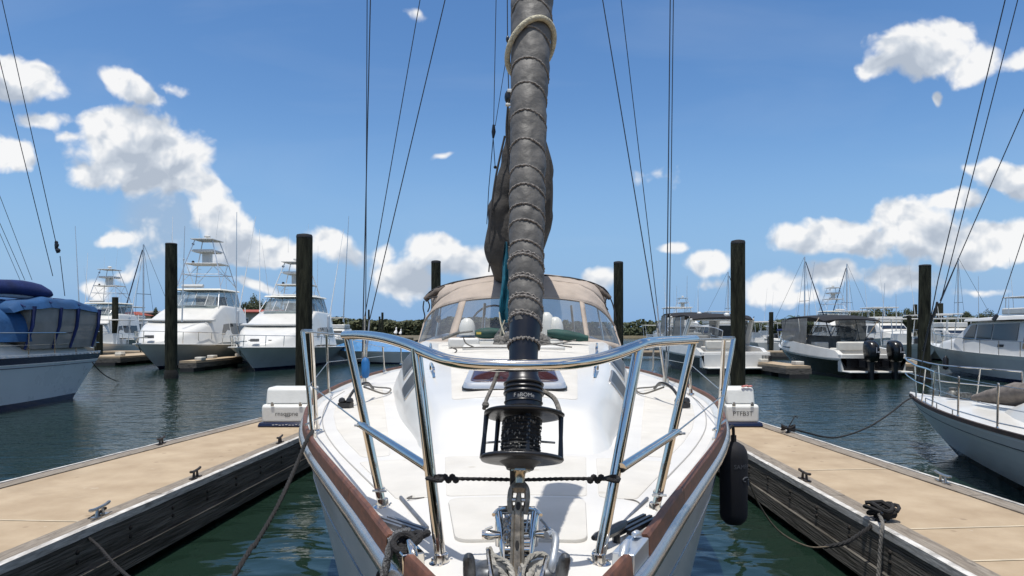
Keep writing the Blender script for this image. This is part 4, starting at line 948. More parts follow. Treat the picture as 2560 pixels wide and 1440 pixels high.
# mooring chocks and cleats on each bow
for sg in (-1, 1):
    c = Vector((XB + sg * (wd(1.69) - .03), 1.69, zr(1.69)))
    m = MB(); d = Vector((sg * (wd(1.72) - wd(1.62)), .1, 0)).normalized(); nrm = Vector((d.y, -d.x, 0)) * sg
    m.tube([c - d * .085 + Vector((0, 0, -.015)), c - d * .06 + Vector((0, 0, .004)), c - d * .03 + Vector((0, 0, .012))], [.010, .012, .008], 8)
    m.tube([c + d * .085 + Vector((0, 0, -.015)), c + d * .06 + Vector((0, 0, .004)), c + d * .03 + Vector((0, 0, .012))], [.010, .012, .008], 8)
    m.box(c + Vector((0, 0, -.03)), (.055, .15, .05), rz=math.atan2(-d.x, d.y)); m.obj('fairlead', M('pale_cast', (.60, .63, .66), .3, .7) if sg > 0 else chrome, boat, world=True, bevel=.004)
    # cleat plate lying inboard
    cc = Vector((XB + sg * .335, 1.93, deckz(.3, 1.93) + .012)); ang = math.atan2(.55, -sg * .4)
    dd = Vector((-sg * .62, -.60, 0)).normalized() if sg < 0 else Vector((.45, .6, 0)).normalized(); nn = Vector((dd.y, -dd.x, 0))
    m = MB()
    for k in (-1, 0, 1): m.rings([[cc + dd * l_ + nn * (k * .020 + w_) + Vector((0, 0, h_)) for w_, h_ in ((-.007, 0), (.007, 0), (.005, .012), (-.005, .012))] for l_ in (-.11 + .03 * abs(k), -.05, .05, .10)])
    m.obj('track_plate', M('grey_track', (.20, .21, .23), .4, .6, var=.3, scale=20) if sg < 0 else blackp, boat, world=True)
    m = MB(); c3 = Vector((XB + sg * .245, 1.80, deckz(.27, 1.86) + .035))
    m.tube(curve([c3 - dd * .09 + Vector((0, 0, .006)), c3, c3 + dd * .09 + Vector((0, 0, .006))], 4), [.006, .012, .014, .015, .015, .015, .014, .012, .006], 8)
    for k in (-1, 1): m.tube([c3 + dd * .03 * k, c3 + dd * .035 * k + Vector((0, 0, -.035))], .011, 8)
    if sg > 0: m.obj('deck_cleat', blackp, boat, world=True)
# black line made fast at the left fairlead, running over the rail
m = MB(); c = Vector((XB - (wd(1.69) - .03), 1.69, zr(1.69)))
for k in range(3): m.tube([c + Vector((.014 * k, .018 * k - .02, .006)) + Vector((.026 * math.cos(t), .022 * math.sin(t), .014 * math.sin(t + k))) for t in [2 * PI * j / 12 for j in range(12)]], .009, 7, closed=True)
m.obj('rope_turns', blackrope, boat, world=True)
rope('mooring_line', 'thick grey flecked line hanging over the toe rail at the left fairlead', [P(1020, 1328, 1.80), P(1000, 1332, 1.74), P(984, 1345, 1.70), P(974, 1375, 1.68), P(966, 1410, 1.67), P(958, 1445, 1.66), P(950, 1500, 1.65)], .011, M('flecked_rope', (.10, .10, .10), .9, var=.8, scale=160, bump=1, bscale=220, bdist=.006), 6)
# poles lying beside the locker
for a, b in ((P(1618, 1255, 2.28), P(1525, 1352, 1.90)), (P(1002, 1252, 2.28), P(1068, 1330, 1.93))):
    m = MB(); m.tube([a + Vector((0, 0, .012)), b + Vector((0, 0, .012))], .006, 8); m.obj('deck_track', M('grey_track', (.2, .2, .2)), boat, world=True)
m = MB(); m.tube(curve([P(1090, 1241, 2.29), P(1040, 1246, 2.26), P(1018, 1246, 2.25), P(1030, 1240, 2.28)], 4), .0025, 5); m.tube(curve([P(1560, 1248, 2.27), P(1590, 1252, 2.25), P(1608, 1268, 2.2)], 4), .0025, 5); split_obj(m, 'thin_cord', greyrope, boat, world=True)

# ---- rigging
YS = 7.3; 
def stay(name, pts, r, mat=wire):
    m = MB(); m.tube(pts, r, 6); return m.obj(name, mat, boat, world=True)
for (x0, y0, x1, y1, Ya, Yb, r) in ((927, -40, 906, 880, 7.05, 7.3, .0062), (918, -40, 914, 860, 7.1, 7.35, .0050), (1057, -40, 912, 790, 7.0, 7.1, .0048), (1122, -40, 924, 800, 6.9, 7.6, .0058),
                                    (1676, -40, 1666, 880, 7.05, 7.3, .0062), (1684, -40, 1673, 860, 7.1, 7.35, .0050), (1500, -40, 1643, 820, 6.9, 7.1, .0058), (1548, -40, 1643, 765, 7.0, 7.6, .0046)):
    a = P(x0, y0, Ya); b = P(x1, y1, Yb)
    foot = P(908 if x1 < 1280 else 1664, 962, 7.3)
    stay('shroud', [a, b], r)
    m = MB(); m.tube([b, b.lerp(foot, .3)], r * 1.5, 8); m.tube([b.lerp(foot, .25), b.lerp(foot, .9)], [r * 2.0, r * 2.0], 8); m.tube([b.lerp(foot, .9), foot], r * 1.3, 8); m.obj('turnbuckle', dullsteel, boat, world=True)
for px in (908, 1664):
    c = P(px, 962, 7.3); m = MB(); m.box(c + Vector((0, 0, .03)), (.012, .26, .09)); m.box(c + Vector((0, 0, -.006)), (.09, .34, .02)); m.obj('chainplate', dullsteel, boat, world=True, bevel=.004)
# blue float tied at the left shroud
bf = thing('float', 'small blue foam float tied upright to the left shrouds', 'float', P(914, 920, 7.2)); m = MB(); m.lathe((0, 0, 0), [(.005, -.11), (.03, -.10), (.042, -.06), (.044, .06), (.03, .10), (.008, .115)], 16); m.obj('body', M('blue_foam', (.01, .13, .36), .6, var=.2, scale=12), bf)
m = MB(); m.tube([(0, 0, .11), (.01, 0, .22)], .007, 6); m.tube([(0, 0, -.11), (.01, 0, -.2)], .007, 6); m.obj('cord', creamrope, bf)
stay('halyard', [P(1241, -40, 6.9), P(1234, 318, 6.9)], .0042, blackrope); stay('halyard', [P(1268, -40, 6.7), P(1269, 130, 6.7), P(1272, 235, 6.7)], .0055, blackrope)
stay('halyard', [P(1268, 130, 6.8), P(1238, 315, 6.9)], .0035, blackrope); stay('halyard', [P(1233, 345, 6.9), P(1222, 470, 7.0), P(1217, 560, 7.2)], .0045, blackrope); stay('halyard', [P(1233, 345, 6.9), P(1238, 420, 7.0)], .0045, blackrope)
m = MB(); m.tube([P(1234, 312, 6.9), P(1234, 330, 6.9), P(1233, 345, 6.9)], [.012, .022, .01], 8); m.ball(P(1269, 98, 6.7), .018, 8, (1, 1, 2)); m.ball(P(1238, 418, 7), .018, 8); m.obj('block', blackp, boat, world=True)
m = MB(); m.ball(P(1271, 243, 6.72), .05, 12, (.8, .8, 1.4)); m.obj('masthead_block', blackp, boat, world=True)
m = MB(); m.box(P(1276, 228, 6.7), (.06, .05, .03)); m.box(P(1270, 262, 6.7), (.05, .05, .02)); m.obj('white_fitting', gel, boat, world=True, bevel=.005)
# mast
m = MB(); rs = []
for z in (1.85, 3, 4.5, 6.5): 
    c = P(1290, 800, 6.75); rs.append([Vector((c.x + .052 * math.cos(a), 6.75 + .085 * math.sin(a), z)) for a in [2 * PI * k / 20 for k in range(20)]])
m.rings(rs); m.obj('mast', M('mast_grey', (.10, .10, .10), .5, .3, var=.1, scale=2), boat, world=True)
# sail cover hanging down around mast and boom
poly = [(1270, 262), (1262, 330), (1250, 400), (1233, 462), (1221, 520), (1213, 590), (1212, 628), (1222, 655), (1240, 668), (1252, 672), (1262, 655), (1290, 640), (1345, 615), (1362, 585), (1372, 572), (1384, 545), (1386, 500), (1383, 420), (1372, 370), (1360, 330), (1335, 280), (1300, 258)]
pts0 = [P(x, y, 6.9) for x, y in poly]; cc = sum(pts0, Vector()) / len(pts0)
def smoothloop(ps, n=4):
    out = []; k = len(ps)
    for i in range(k):
        a, b, c, d = ps[i - 1], ps[i], ps[(i + 1) % k], ps[(i + 2) % k]
        for j in range(n):
            t = j / n; out.append(.5 * ((2 * b) + (c - a) * t + (2 * a - 5 * b + 4 * c - d) * t * t + (3 * b - a - 3 * c + d) * t ** 3))
    return out
lp = smoothloop(pts0, 5); rs = []
for (dy, f, dz) in ((-.02, .02, 0), (-.10, .3, 0), (-.09, .6, 0), (-.05, .85, 0), (.0, .97, 0), (.08, 1.0, 0), (.3, .97, -.04), (.8, .85, -.2), (1.5, .70, -.42), (2.4, .58, -.6), (3.2, .48, -.7), (3.5, .3, -.75)):
    rs.append([Vector((cc.x + (v.x - cc.x) * f, v.y + dy, cc.z + (v.z - cc.z) * f + dz * 1.0)) for v in lp])
for r_ in rs:
    for i, v in enumerate(r_):
        nn = noise.noise(Vector((v.x * 7, v.y * 2.5, v.z * 2.0))) * .07 + noise.noise(Vector((v.x * 3 + v.z * 5, v.y, v.z * 1.2 + 9))) * .07
        v.y += nn; v.x += nn * .4
m = MB(); m.rings(rs); m.obj('mainsail_cover', fabric2, boat, world=True, smooth=70)
for pts_ in ([(1270, 262), (1266, 330), (1272, 400), (1276, 460), (1278, 560)], [(1262, 340), (1240, 440), (1228, 530), (1222, 610)], [(1376, 400), (1380, 470), (1378, 545)]):
    m = MB(); m.tube(curve([P(x, y, 6.79) for x, y in pts_], 6), [.012, ] * (6 * (len(pts_) - 1) + 1), 6); m.obj('cover_seam', M('seam_cloth', (.045, .042, .04), .9), boat, world=True)
m = MB(); m.tube([P(1224, 655, 6.85), P(1222, 680, 6.85)], .008, 6); m.obj('cover_tie', blackrope, boat, world=True)
# teal cloth hanging beside the rolled sail
m = MB(); rs = []
for k in range(26):
    y = 604 + (806 - 604) * k / 25; xl = interp([(604, 1262), (650, 1257), (700, 1255), (760, 1248), (785, 1248), (806, 1256)], y); xr = interp([(604, 1268), (650, 1275), (806, 1274)], y)
    row = []
    for j in range(9):
        f = j / 8; x = xl + (xr - xl) * f; Yd = 6.35 + .035 * math.sin(f * 9 + y * .03) + .02 * noise.noise(Vector((f * 4, y * .05, 0))); row.append(P(x, y, Yd))
    rs.append(row + [v + Vector((0, .05, 0)) for v in row[::-1]])
m.rings(rs); tag(m.obj('teal_cloth', teal, smooth=70), 'narrow teal cloth hanging straight down at the left edge of the rolled headsail', 'cloth')
m = MB(); m.tube(curve([P(1248, 780, 6.3), P(1252, 810, 6.25), P(1262, 840, 6.2), P(1266, 862, 6.1)], 4), .006, 6); m.tube(curve([P(1262, 800, 6.3), P(1256, 815, 6.3), P(1250, 838, 6.3)], 4), .006, 6); m.obj('topping_line', creamrope, boat, world=True)

# ---- gear on the coachroof
def ridge(name, label, a, b, r, mat, cat):
    m = MB(); n = 10; rs = []
    for k in range(n + 1):
        f = k / n; c = a.lerp(b, f); rr = r * (.55 + .45 * math.sin(PI * min(1, max(0, f)) ** .8)) * (1 + .15 * noise.noise(Vector((f * 6, r * 50, 0))))
        rs.append([c + Vector((0, math.cos(t) * rr * 1.3, math.sin(t) * rr)) for t in [2 * PI * j / 12 for j in range(12)]])
    m.rings(rs); return tag(m.obj(name, mat), label, cat)
ridge('rolled_canvas', 'dark green rolled canvas lying on the coachroof left of the mast', P(1188, 834, 6.5), P(1262, 832, 6.5), .052, green, 'canvas roll')
ridge('rolled_canvas', 'dark green rolled canvas lying on the coachroof right of the mast', P(1368, 832, 6.5), P(1470, 846, 6.5), .050, green, 'canvas roll')
m = MB(); m.box(P(1197, 833, 6.42), (.045, .01, .022)); tag(m.obj('yellow_tag', M('yellow_tag', (.55, .42, .08), .6)), 'tiny yellow tag on the end of the left green canvas roll', 'tag')
for px, yy, lab in ((1168, 815, 'white rounded ventilator cowl behind the left green canvas roll'), (1388, 812, 'white rounded ventilator cowl behind the right green canvas roll'), (1366, 800, 'taller white cowl just right of the mast')):
    c = P(px, 838, 6.95); t = thing('ventilator', lab, 'ventilator', c); m = MB(); hh = (838 - yy + 20) * 6.95 / F; m.lathe((0, 0, 0), [(.085, 0), (.085, .06), (.08, hh * .55), (.06, hh * .85), (.03, hh * .98), (.005, hh)], 16); m.obj('cowl', M('milky_plastic', (.60, .60, .56), .3, var=.05, scale=9), t)
m = MB()
for a, b, h_ in (((1105, 848), (1150, 830), .03), ((1150, 832), (1182, 828), .02), ((1240, 845), (1262, 815), .05), ((1355, 838), (1375, 850), .04)): m.tube([P(*a, 6.4), P(*b, 6.4)], h_ * .5, 7)
m.obj('winch_gear', M('gear_grey', (.14, .14, .13), .5, .4, var=.6, scale=30), boat, world=True)
for pts_ in ([(1130, 870), (1200, 868), (1270, 868)], [(1350, 862), (1400, 858), (1440, 850)], [(1345, 850), (1390, 862), (1430, 868)], [(1128, 868), (1142, 876), (1130, 888)], [(1158, 842), (1165, 858), (1185, 868)]):
    m = MB(); m.tube(curve([P(x, y, 5.75) for x, y in pts_], 5), .0065, 6); m.obj('running_line', greyrope, boat, world=True)
for px0, px1 in ((1242, 1272), (1348, 1372)):
    m = MB(); 
    for k in range(7): m.ball(P(px0 + (px1 - px0) * rnd.random(), 838 + rnd.random() * 26, 6.1), .03 + .02 * rnd.random(), 8)
    m.obj('rope_bundle', greyrope, boat, world=True)
m = MB(); m.box((XB, 6.3, trunkz(0, 6.3) + .005), (.9, .75, .05), rx=.07); m.obj('sea_hood', gel, boat, world=True, bevel=.02)
m = MB(); m.box((XB - .45, 6.2, trunkz(.4, 6.2) + .04), (.28, .2, .09)); m.obj('vent_box', gel, boat, world=True, bevel=.02)

# ---- dodger (canopy)
dg = bpy.data.objects.new('dodger', None); C.objects.link(dg); dg.parent = boat
def do_(m, name, mat, **k):
    o = m.obj(name, mat, None, **k); o.data.transform(Matrix.Translation(-BL)); o.parent = dg; return o
xs_ = [-1, -.93, -.84, -.72, -.58, -.42, -.25, -.08, .08, .25, .42, .58, .72, .84, .93, 1]
BASE = [(1040, 872, 7.7), (1048, 862, 7.45), (1075, 855, 7.2), (1110, 850, 7.05), (1150, 848, 6.98), (1210, 847, 6.95), (1290, 846, 6.95), (1370, 847, 6.95), (1430, 849, 6.98), (1475, 852, 7.05), (1515, 858, 7.25), (1545, 866, 7.5), (1556, 874, 7.75)]
TOPW = [(1058, 812, 8.4), (1074, 786, 8.0), (1100, 768, 7.7), (1140, 756, 7.5), (1175, 750, 7.42), (1230, 745, 7.38), (1290, 743, 7.36), (1350, 744, 7.38), (1410, 748, 7.42), (1460, 756, 7.5), (1492, 768, 7.7), (1518, 790, 8.0), (1538, 818, 8.4)]
UP = [(1062, 800, 8.5), (1082, 770, 8.15), (1112, 742, 7.95), (1148, 722, 7.85), (1185, 712, 7.8), (1235, 704, 7.78), (1290, 700, 7.78), (1350, 701, 7.78), (1410, 706, 7.8), (1455, 716, 7.85), (1490, 738, 7.95), (1515, 770, 8.15), (1533, 806, 8.5)]
FR = [(1062, 748, 8.6), (1075, 732, 8.4), (1105, 717, 8.2), (1145, 706, 8.1), (1185, 699, 8.05), (1235, 692, 8.0), (1290, 689, 8.0), (1350, 690, 8.0), (1410, 695, 8.05), (1458, 703, 8.1), (1490, 713, 8.2), (1512, 726, 8.4), (1526, 744, 8.6)]
BK = [(x + (1290 - x) * .10, y - 5, 9.6) for x, y, Y in FR]
def cv(tab): return curve([P(*t) for t in tab], 4)
cB, cT, cU, cF, cK = cv(BASE), cv(TOPW), cv(UP), cv(FR), cv(BK)
def sheet(a, b, i0, i1, n=4, sag=.0):
    rs = []
    for k in range(n + 1):
        f = k / n; rs.append([a[i].lerp(b[i], f) + Vector((0, sag * math.sin(PI * f) * (1 + .6 * noise.noise(Vector((i * .4, 0, 2)))), sag * .7 * noise.noise(Vector((i * .5, f * 4, 5))))) for i in range(i0, i1 + 1)])
    m = MB(); m.rings(rs, cap=False, closed=False); return m
N_ = len(cB) - 1
# windows and the canvas between them
wins = [(1, 13, 'side'), (16, 23, 'front'), (25, 33, 'front'), (35, N_ - 1, 'side')]
for i0, i1, k in ((1, 13, 0), (15, 23, 0), (24, 35, 0), (36, N_ - 1, 0)):
    m = sheet(cB, cT, i0, i1, 5, .02); do_(m, 'window', vinyl, smooth=70)
for i0, i1 in ((0, 1), (13, 15), (35, 36), (N_ - 1, N_)): m = sheet(cB, cT, i0, i1, 5, .02); do_(m, 'window_post', beige, solid=.012)
m = sheet([p + Vector((0, -.01, .0)) for p in cB], [p + Vector((0, -.01, .0)) for p in cT], 23, 24, 5, .02); do_(m, 'centre_strip', M('charcoal_canvas', (.075, .07, .065), .9, var=.2, scale=4), solid=.015)
low = [p + Vector((0, 0, -.035)) for p in cB]
m = sheet([p + Vector((0, -.05, -.04)) for p in cB], [p + Vector((0, -.004, .02)) for p in cB], 0, N_, 2); do_(m, 'base_skirt', beige, solid=.01)
m = sheet(cT, cU, 0, N_, 4, .015); do_(m, 'upper_canvas', beige, smooth=70, solid=.012)
m = sheet(cU, cF, 4, N_ - 4, 4, -.02); do_(m, 'brow', beige, smooth=70, solid=.012)
m = MB(); m.tube(cT, .012, 8); do_(m, 'front_bow', beige)
m = MB(); m.tube([p + Vector((0, 0, .005)) for p in cF], [.016 + .006 * noise.noise(Vector((i * .5, 0, 0))) for i in range(len(cF))], 8); do_(m, 'top_bow', darkcanvas)
m = sheet(cF, cK, 0, N_, 6, .0); do_(m, 'roof', beige, smooth=70, solid=.012)
m = sheet([p + Vector((0, 0, 0)) for p in cK], [p + Vector((0, .1, -.12)) for p in cK], 0, N_, 2); do_(m, 'rear_valance', beige, solid=.01)
# rolled side flaps and dangling straps at both corners
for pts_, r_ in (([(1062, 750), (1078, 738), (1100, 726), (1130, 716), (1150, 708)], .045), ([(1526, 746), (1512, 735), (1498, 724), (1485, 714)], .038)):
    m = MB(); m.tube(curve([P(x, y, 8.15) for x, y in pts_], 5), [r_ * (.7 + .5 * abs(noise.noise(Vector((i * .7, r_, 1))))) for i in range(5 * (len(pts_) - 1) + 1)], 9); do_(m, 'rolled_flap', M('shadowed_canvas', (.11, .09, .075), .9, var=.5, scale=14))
for pts_ in ([(1060, 752), (1058, 770), (1062, 790), (1059, 800)], [(1068, 748), (1074, 765), (1069, 780)], [(1135, 706), (1120, 722), (1108, 742), (1100, 760)], [(1526, 746), (1533, 765), (1540, 800)], [(1518, 742), (1512, 760), (1520, 775)], [(1068, 745), (1100, 742), (1108, 748)]):
    m = MB(); m.tube(curve([P(x, y, 8.1) for x, y in pts_], 5), .008, 5); do_(m, 'strap', darkcanvas)
for pts_ in ([(1145, 752), (1143, 790), (1146, 820), (1142, 845)], ): pass
# inside the cockpit
m = MB(); m.box((XB, 10.2, 1.5), (2.4, .2, .7)); m.obj('bulkhead', gel, boat, world=True)
m = MB(); m.tube([P(1212, 760, 9), P(1206, 845, 8.5)], .02, 8); m.tube([P(1428, 765, 9), P(1436, 845, 8.5)], .016, 8); m.tube([P(1105, 745, 9.4), P(1088, 860, 9.4)], .016, 8); m.tube([P(1490, 745, 9.4), P(1510, 860, 9.4)], .016, 8); m.obj('canopy_frame', chrome, boat, world=True)
m = MB(); m.ball(P(1096, 798, 9.3), .05, 10, (.7, .5, 1)); m.obj('lamp', M('amber_lamp', (.5, .3, .08), .4), boat, world=True)
m = MB(); m.tube([(XB - .25, 9.2, 1.3), (XB - .25, 9.2, 1.9)], .06, 8); m.tube([(XB - .25 + .33 * math.cos(t), 9.15, 2.0 + .33 * math.sin(t)) for t in [2 * PI * k / 24 for k in range(24)]], .015, 6, closed=True); m.obj('steering_wheel', chrome, boat, world=True)

# ------------------------------------------------------------------ other boats: shared builders (local frame, bow at +Y, water at z = 0)
def hull_mb(L_, B_, fb, fs, rake=1.4, tr=.85, wlr=.80, p=2.2, sr=0.0, band=.86, boot=.12, n=18, flare=1.3):
    m = MB(); lv = [1, .93, band, .72, .58, .45, .32, .2, boot, 0, -.22]
    zs = lambda t: fs + (fb - fs) * t ** 1.8
    def shape(t, s):
        if t < .4: return tr + (1 - tr) * math.sin(PI / 2 * t / .4)
        q = (t - .4) / .6; return 1 - q ** (p * (.62 + .38 * max(s, 0)))
    def pt(s, t, sg):
        ss = max(s, 0); yb = L_ / 2 - rake * (1 - ss) ** 1.15; ya = -L_ / 2 + sr * (1 - ss)
        hw = B_ / 2 * (wlr + (1 - wlr) * ss ** flare) * shape(t, s); z = zs(t) * s if s >= 0 else -.3
        return Vector((sg * max(hw, .012), ya + (yb - ya) * t, z))
    ts = [1 - (1 - k / n) ** 1.5 for k in range(n + 1)]
    for sg in (-1, 1):
        g = [[pt(s, t, sg) for t in ts] for s in lv]
        for i in range(len(lv) - 1):
            m.m = 2 if lv[i + 1] >= band - .001 else (1 if lv[i] <= boot + .001 else 0)
            m.rings([g[i], g[i + 1]], cap=False, closed=False)
    m.m = 0; m.rings([[pt(s, 0, sg) for s in lv] for sg in (-1, 1)], cap=False, closed=False)
    sheer = lambda y, sg: (lambda t: pt(1, t, sg))((y + L_ / 2) / L_)
    return m, sheer, pt, ts
def deck_mb(sheer, L_, inset=.02, drop=.03, y0=None, y1=None, camber=.06):
    m = MB(); y0 = -L_ / 2 if y0 is None else y0; y1 = L_ / 2 if y1 is None else y1; rs = []
    for k in range(17):
        y = y0 + (y1 - .02 - y0) * (1 - (1 - k / 16) ** 1.4); a = sheer(y, 1); w_ = max(a.x - inset, .01)
        rs.append([Vector((w_ * j / 4, y, a.z - drop + camber * (1 - (j / 4) ** 2))) for j in range(-4, 5)])
    m.rings(rs, cap=False, closed=False); return m
def loft(st, r=.18, n=4, bottom=False):
    """stations (y, half width bottom, half width top, z bottom, z top) with rounded shoulders"""
    m = MB(); rs = []
    for (y, wb, wt, zb, zt) in st:
        row = [Vector((wb, y, zb))]; rr = min(r, (zt - zb) * .45, wt * .45); dx = wb - wt
        for k in range(n + 1):
            a = PI / 2 * k / n; row.append(Vector((wt - rr * (1 - math.cos(a)) + dx * (0 if zt <= zb else (rr * (1 - math.sin(a))) / (zt - zb)), y, zt - rr * (1 - math.sin(a)))))
        row.append(Vector((0, y, zt + .03))); row += [Vector((-v.x, v.y, v.z)) for v in row[-2::-1]]; rs.append(row)
    m.rings(rs, cap=True); return m
def side_panel(sg, corners, hw, t=.012):
    """window on a sloping side: corners (y, z); hw(y, z) gives the wall's half width there"""
    m = MB(); a = [Vector((sg * (hw(y, z) + t), y, z)) for y, z in corners]; b = [Vector((sg * (hw(y, z) - .03), y, z)) for y, z in corners]
    m.rings([a, b]); return m
def rails(sheer, y0, y1, h, n, r=.016, inset=.12, lean=.05, mat=chrome, parent=None, name='bow_rail', mid=False, both=(-1, 1), round_bow=True):
    m = MB(); tops = {}
    for sg in both:
        q = []
        for k in range(n + 1):
            y = y0 + (y1 - y0) * k / n; a = sheer(y, sg); b = Vector((sg * max(abs(a.x) - inset, .05), y, a.z)); c = b + Vector((sg * lean, lean, h * (1 if k else .75)))
            m.tube([b, c], r, 6); q.append(c)
        tops[sg] = q
        m.tube(q, r, 6)
        if mid: m.tube([v + Vector((0, 0, -h * .5)) for v in q], r * .6, 5)
    if round_bow and len(both) == 2: m.tube(curve([tops[-1][-1], Vector((0, tops[1][-1].y + .25, tops[1][-1].z)), tops[1][-1]], 4), r, 6)
    return m.obj(name, mat, parent)
def whip(parent, a, b, r=.014, mat=None, name='outrigger'):
    m = MB(); a = Vector(a); b = Vector(b); m.tube([a, a.lerp(b, .4), b], [r, r * .8, r * .35], 6); return m.obj(name, mat or whitepipe, parent)

def tower(parent, zb, y0, y1, w0, zt, wt, yt0, yt1, mat, mid=.55, radar=False):
    t = bpy.data.objects.new('tuna_tower', None); C.objects.link(t); t.parent = parent
    m = MB()
    def at(f, sx, fy): return Vector((sx * (w0 + (wt - w0) * f), (y0 + (yt0 - y0) * f) if fy else (y1 + (yt1 - y1) * f), zb + (zt - zb) * f))
    for sx in (-1, 1):
        for fy in (0, 1): m.tube([at(0, sx, fy), at(.5, sx, fy) + Vector((sx * .05, 0, 0)), at(1, sx, fy)], .028, 7)
    for f in (.3, mid, .78):
        c = [at(f, -1, 0), at(f, 1, 0), at(f, 1, 1), at(f, -1, 1)]
        for i in range(4): m.tube([c[i], c[(i + 1) % 4]], .022, 6)
    for sx in (-1, 1):
        m.tube([at(.05, sx, 0), at(mid, sx, 1)], .016, 5); m.tube([at(.05, sx, 1), at(mid, sx, 0)], .016, 5)
    m.tube([at(.1, -1, 0), at(mid, 0, 0)], .016, 5); m.tube([at(.1, 1, 0), at(mid, 0, 0)], .016, 5)
    for k in range(7): f = .05 + k * .08; m.tube([at(f, 1, 0) * .5 + at(f, .6, 0) * .5, at(f, 1, 0)], .012, 5)
    o = m.obj('frame', mat, t)
    zp = zb + (zt - zb) * mid; m = MB(); wp = w0 + (wt - w0) * mid
    m.box((0, (yt0 + yt1) / 2, zp), (wp * 2.3, abs(yt0 - yt1) * 1.5, .07)); m.box((0, (yt0 + yt1) / 2, zb + (zt - zb) * .78), (wt * 2.3, abs(yt0 - yt1) * 1.3, .16)); m.obj('platform', gel, t, bevel=.02)
    m = MB(); m.box((0, (yt0 + yt1) / 2, zp + .42), (.5, .35, .75)); m.obj('control_pod', gel, t, bevel=.04)
    m = MB(); m.box((0, (yt0 + yt1) / 2, zt + .03), (wt * 2.5, abs(yt0 - yt1) * 1.6, .05)); m.obj('sunshade', gel, t, bevel=.015)
    m = MB(); m.lathe((0, (yt0 + yt1) / 2, zt + .05), [(.05, 0), (.05, .12), (.18, .16), (.19, .24), (.1, .3), (.01, .31)], 14); m.obj('radar_dome', gel, t)
    m = MB(); m.ball((wt * 1.2, yt0, zp + .1), .09, 8); m.ball((wt * 1.2, yt0, zt - .25), .08, 8); m.obj('spotlight', blackp, t)
    return t

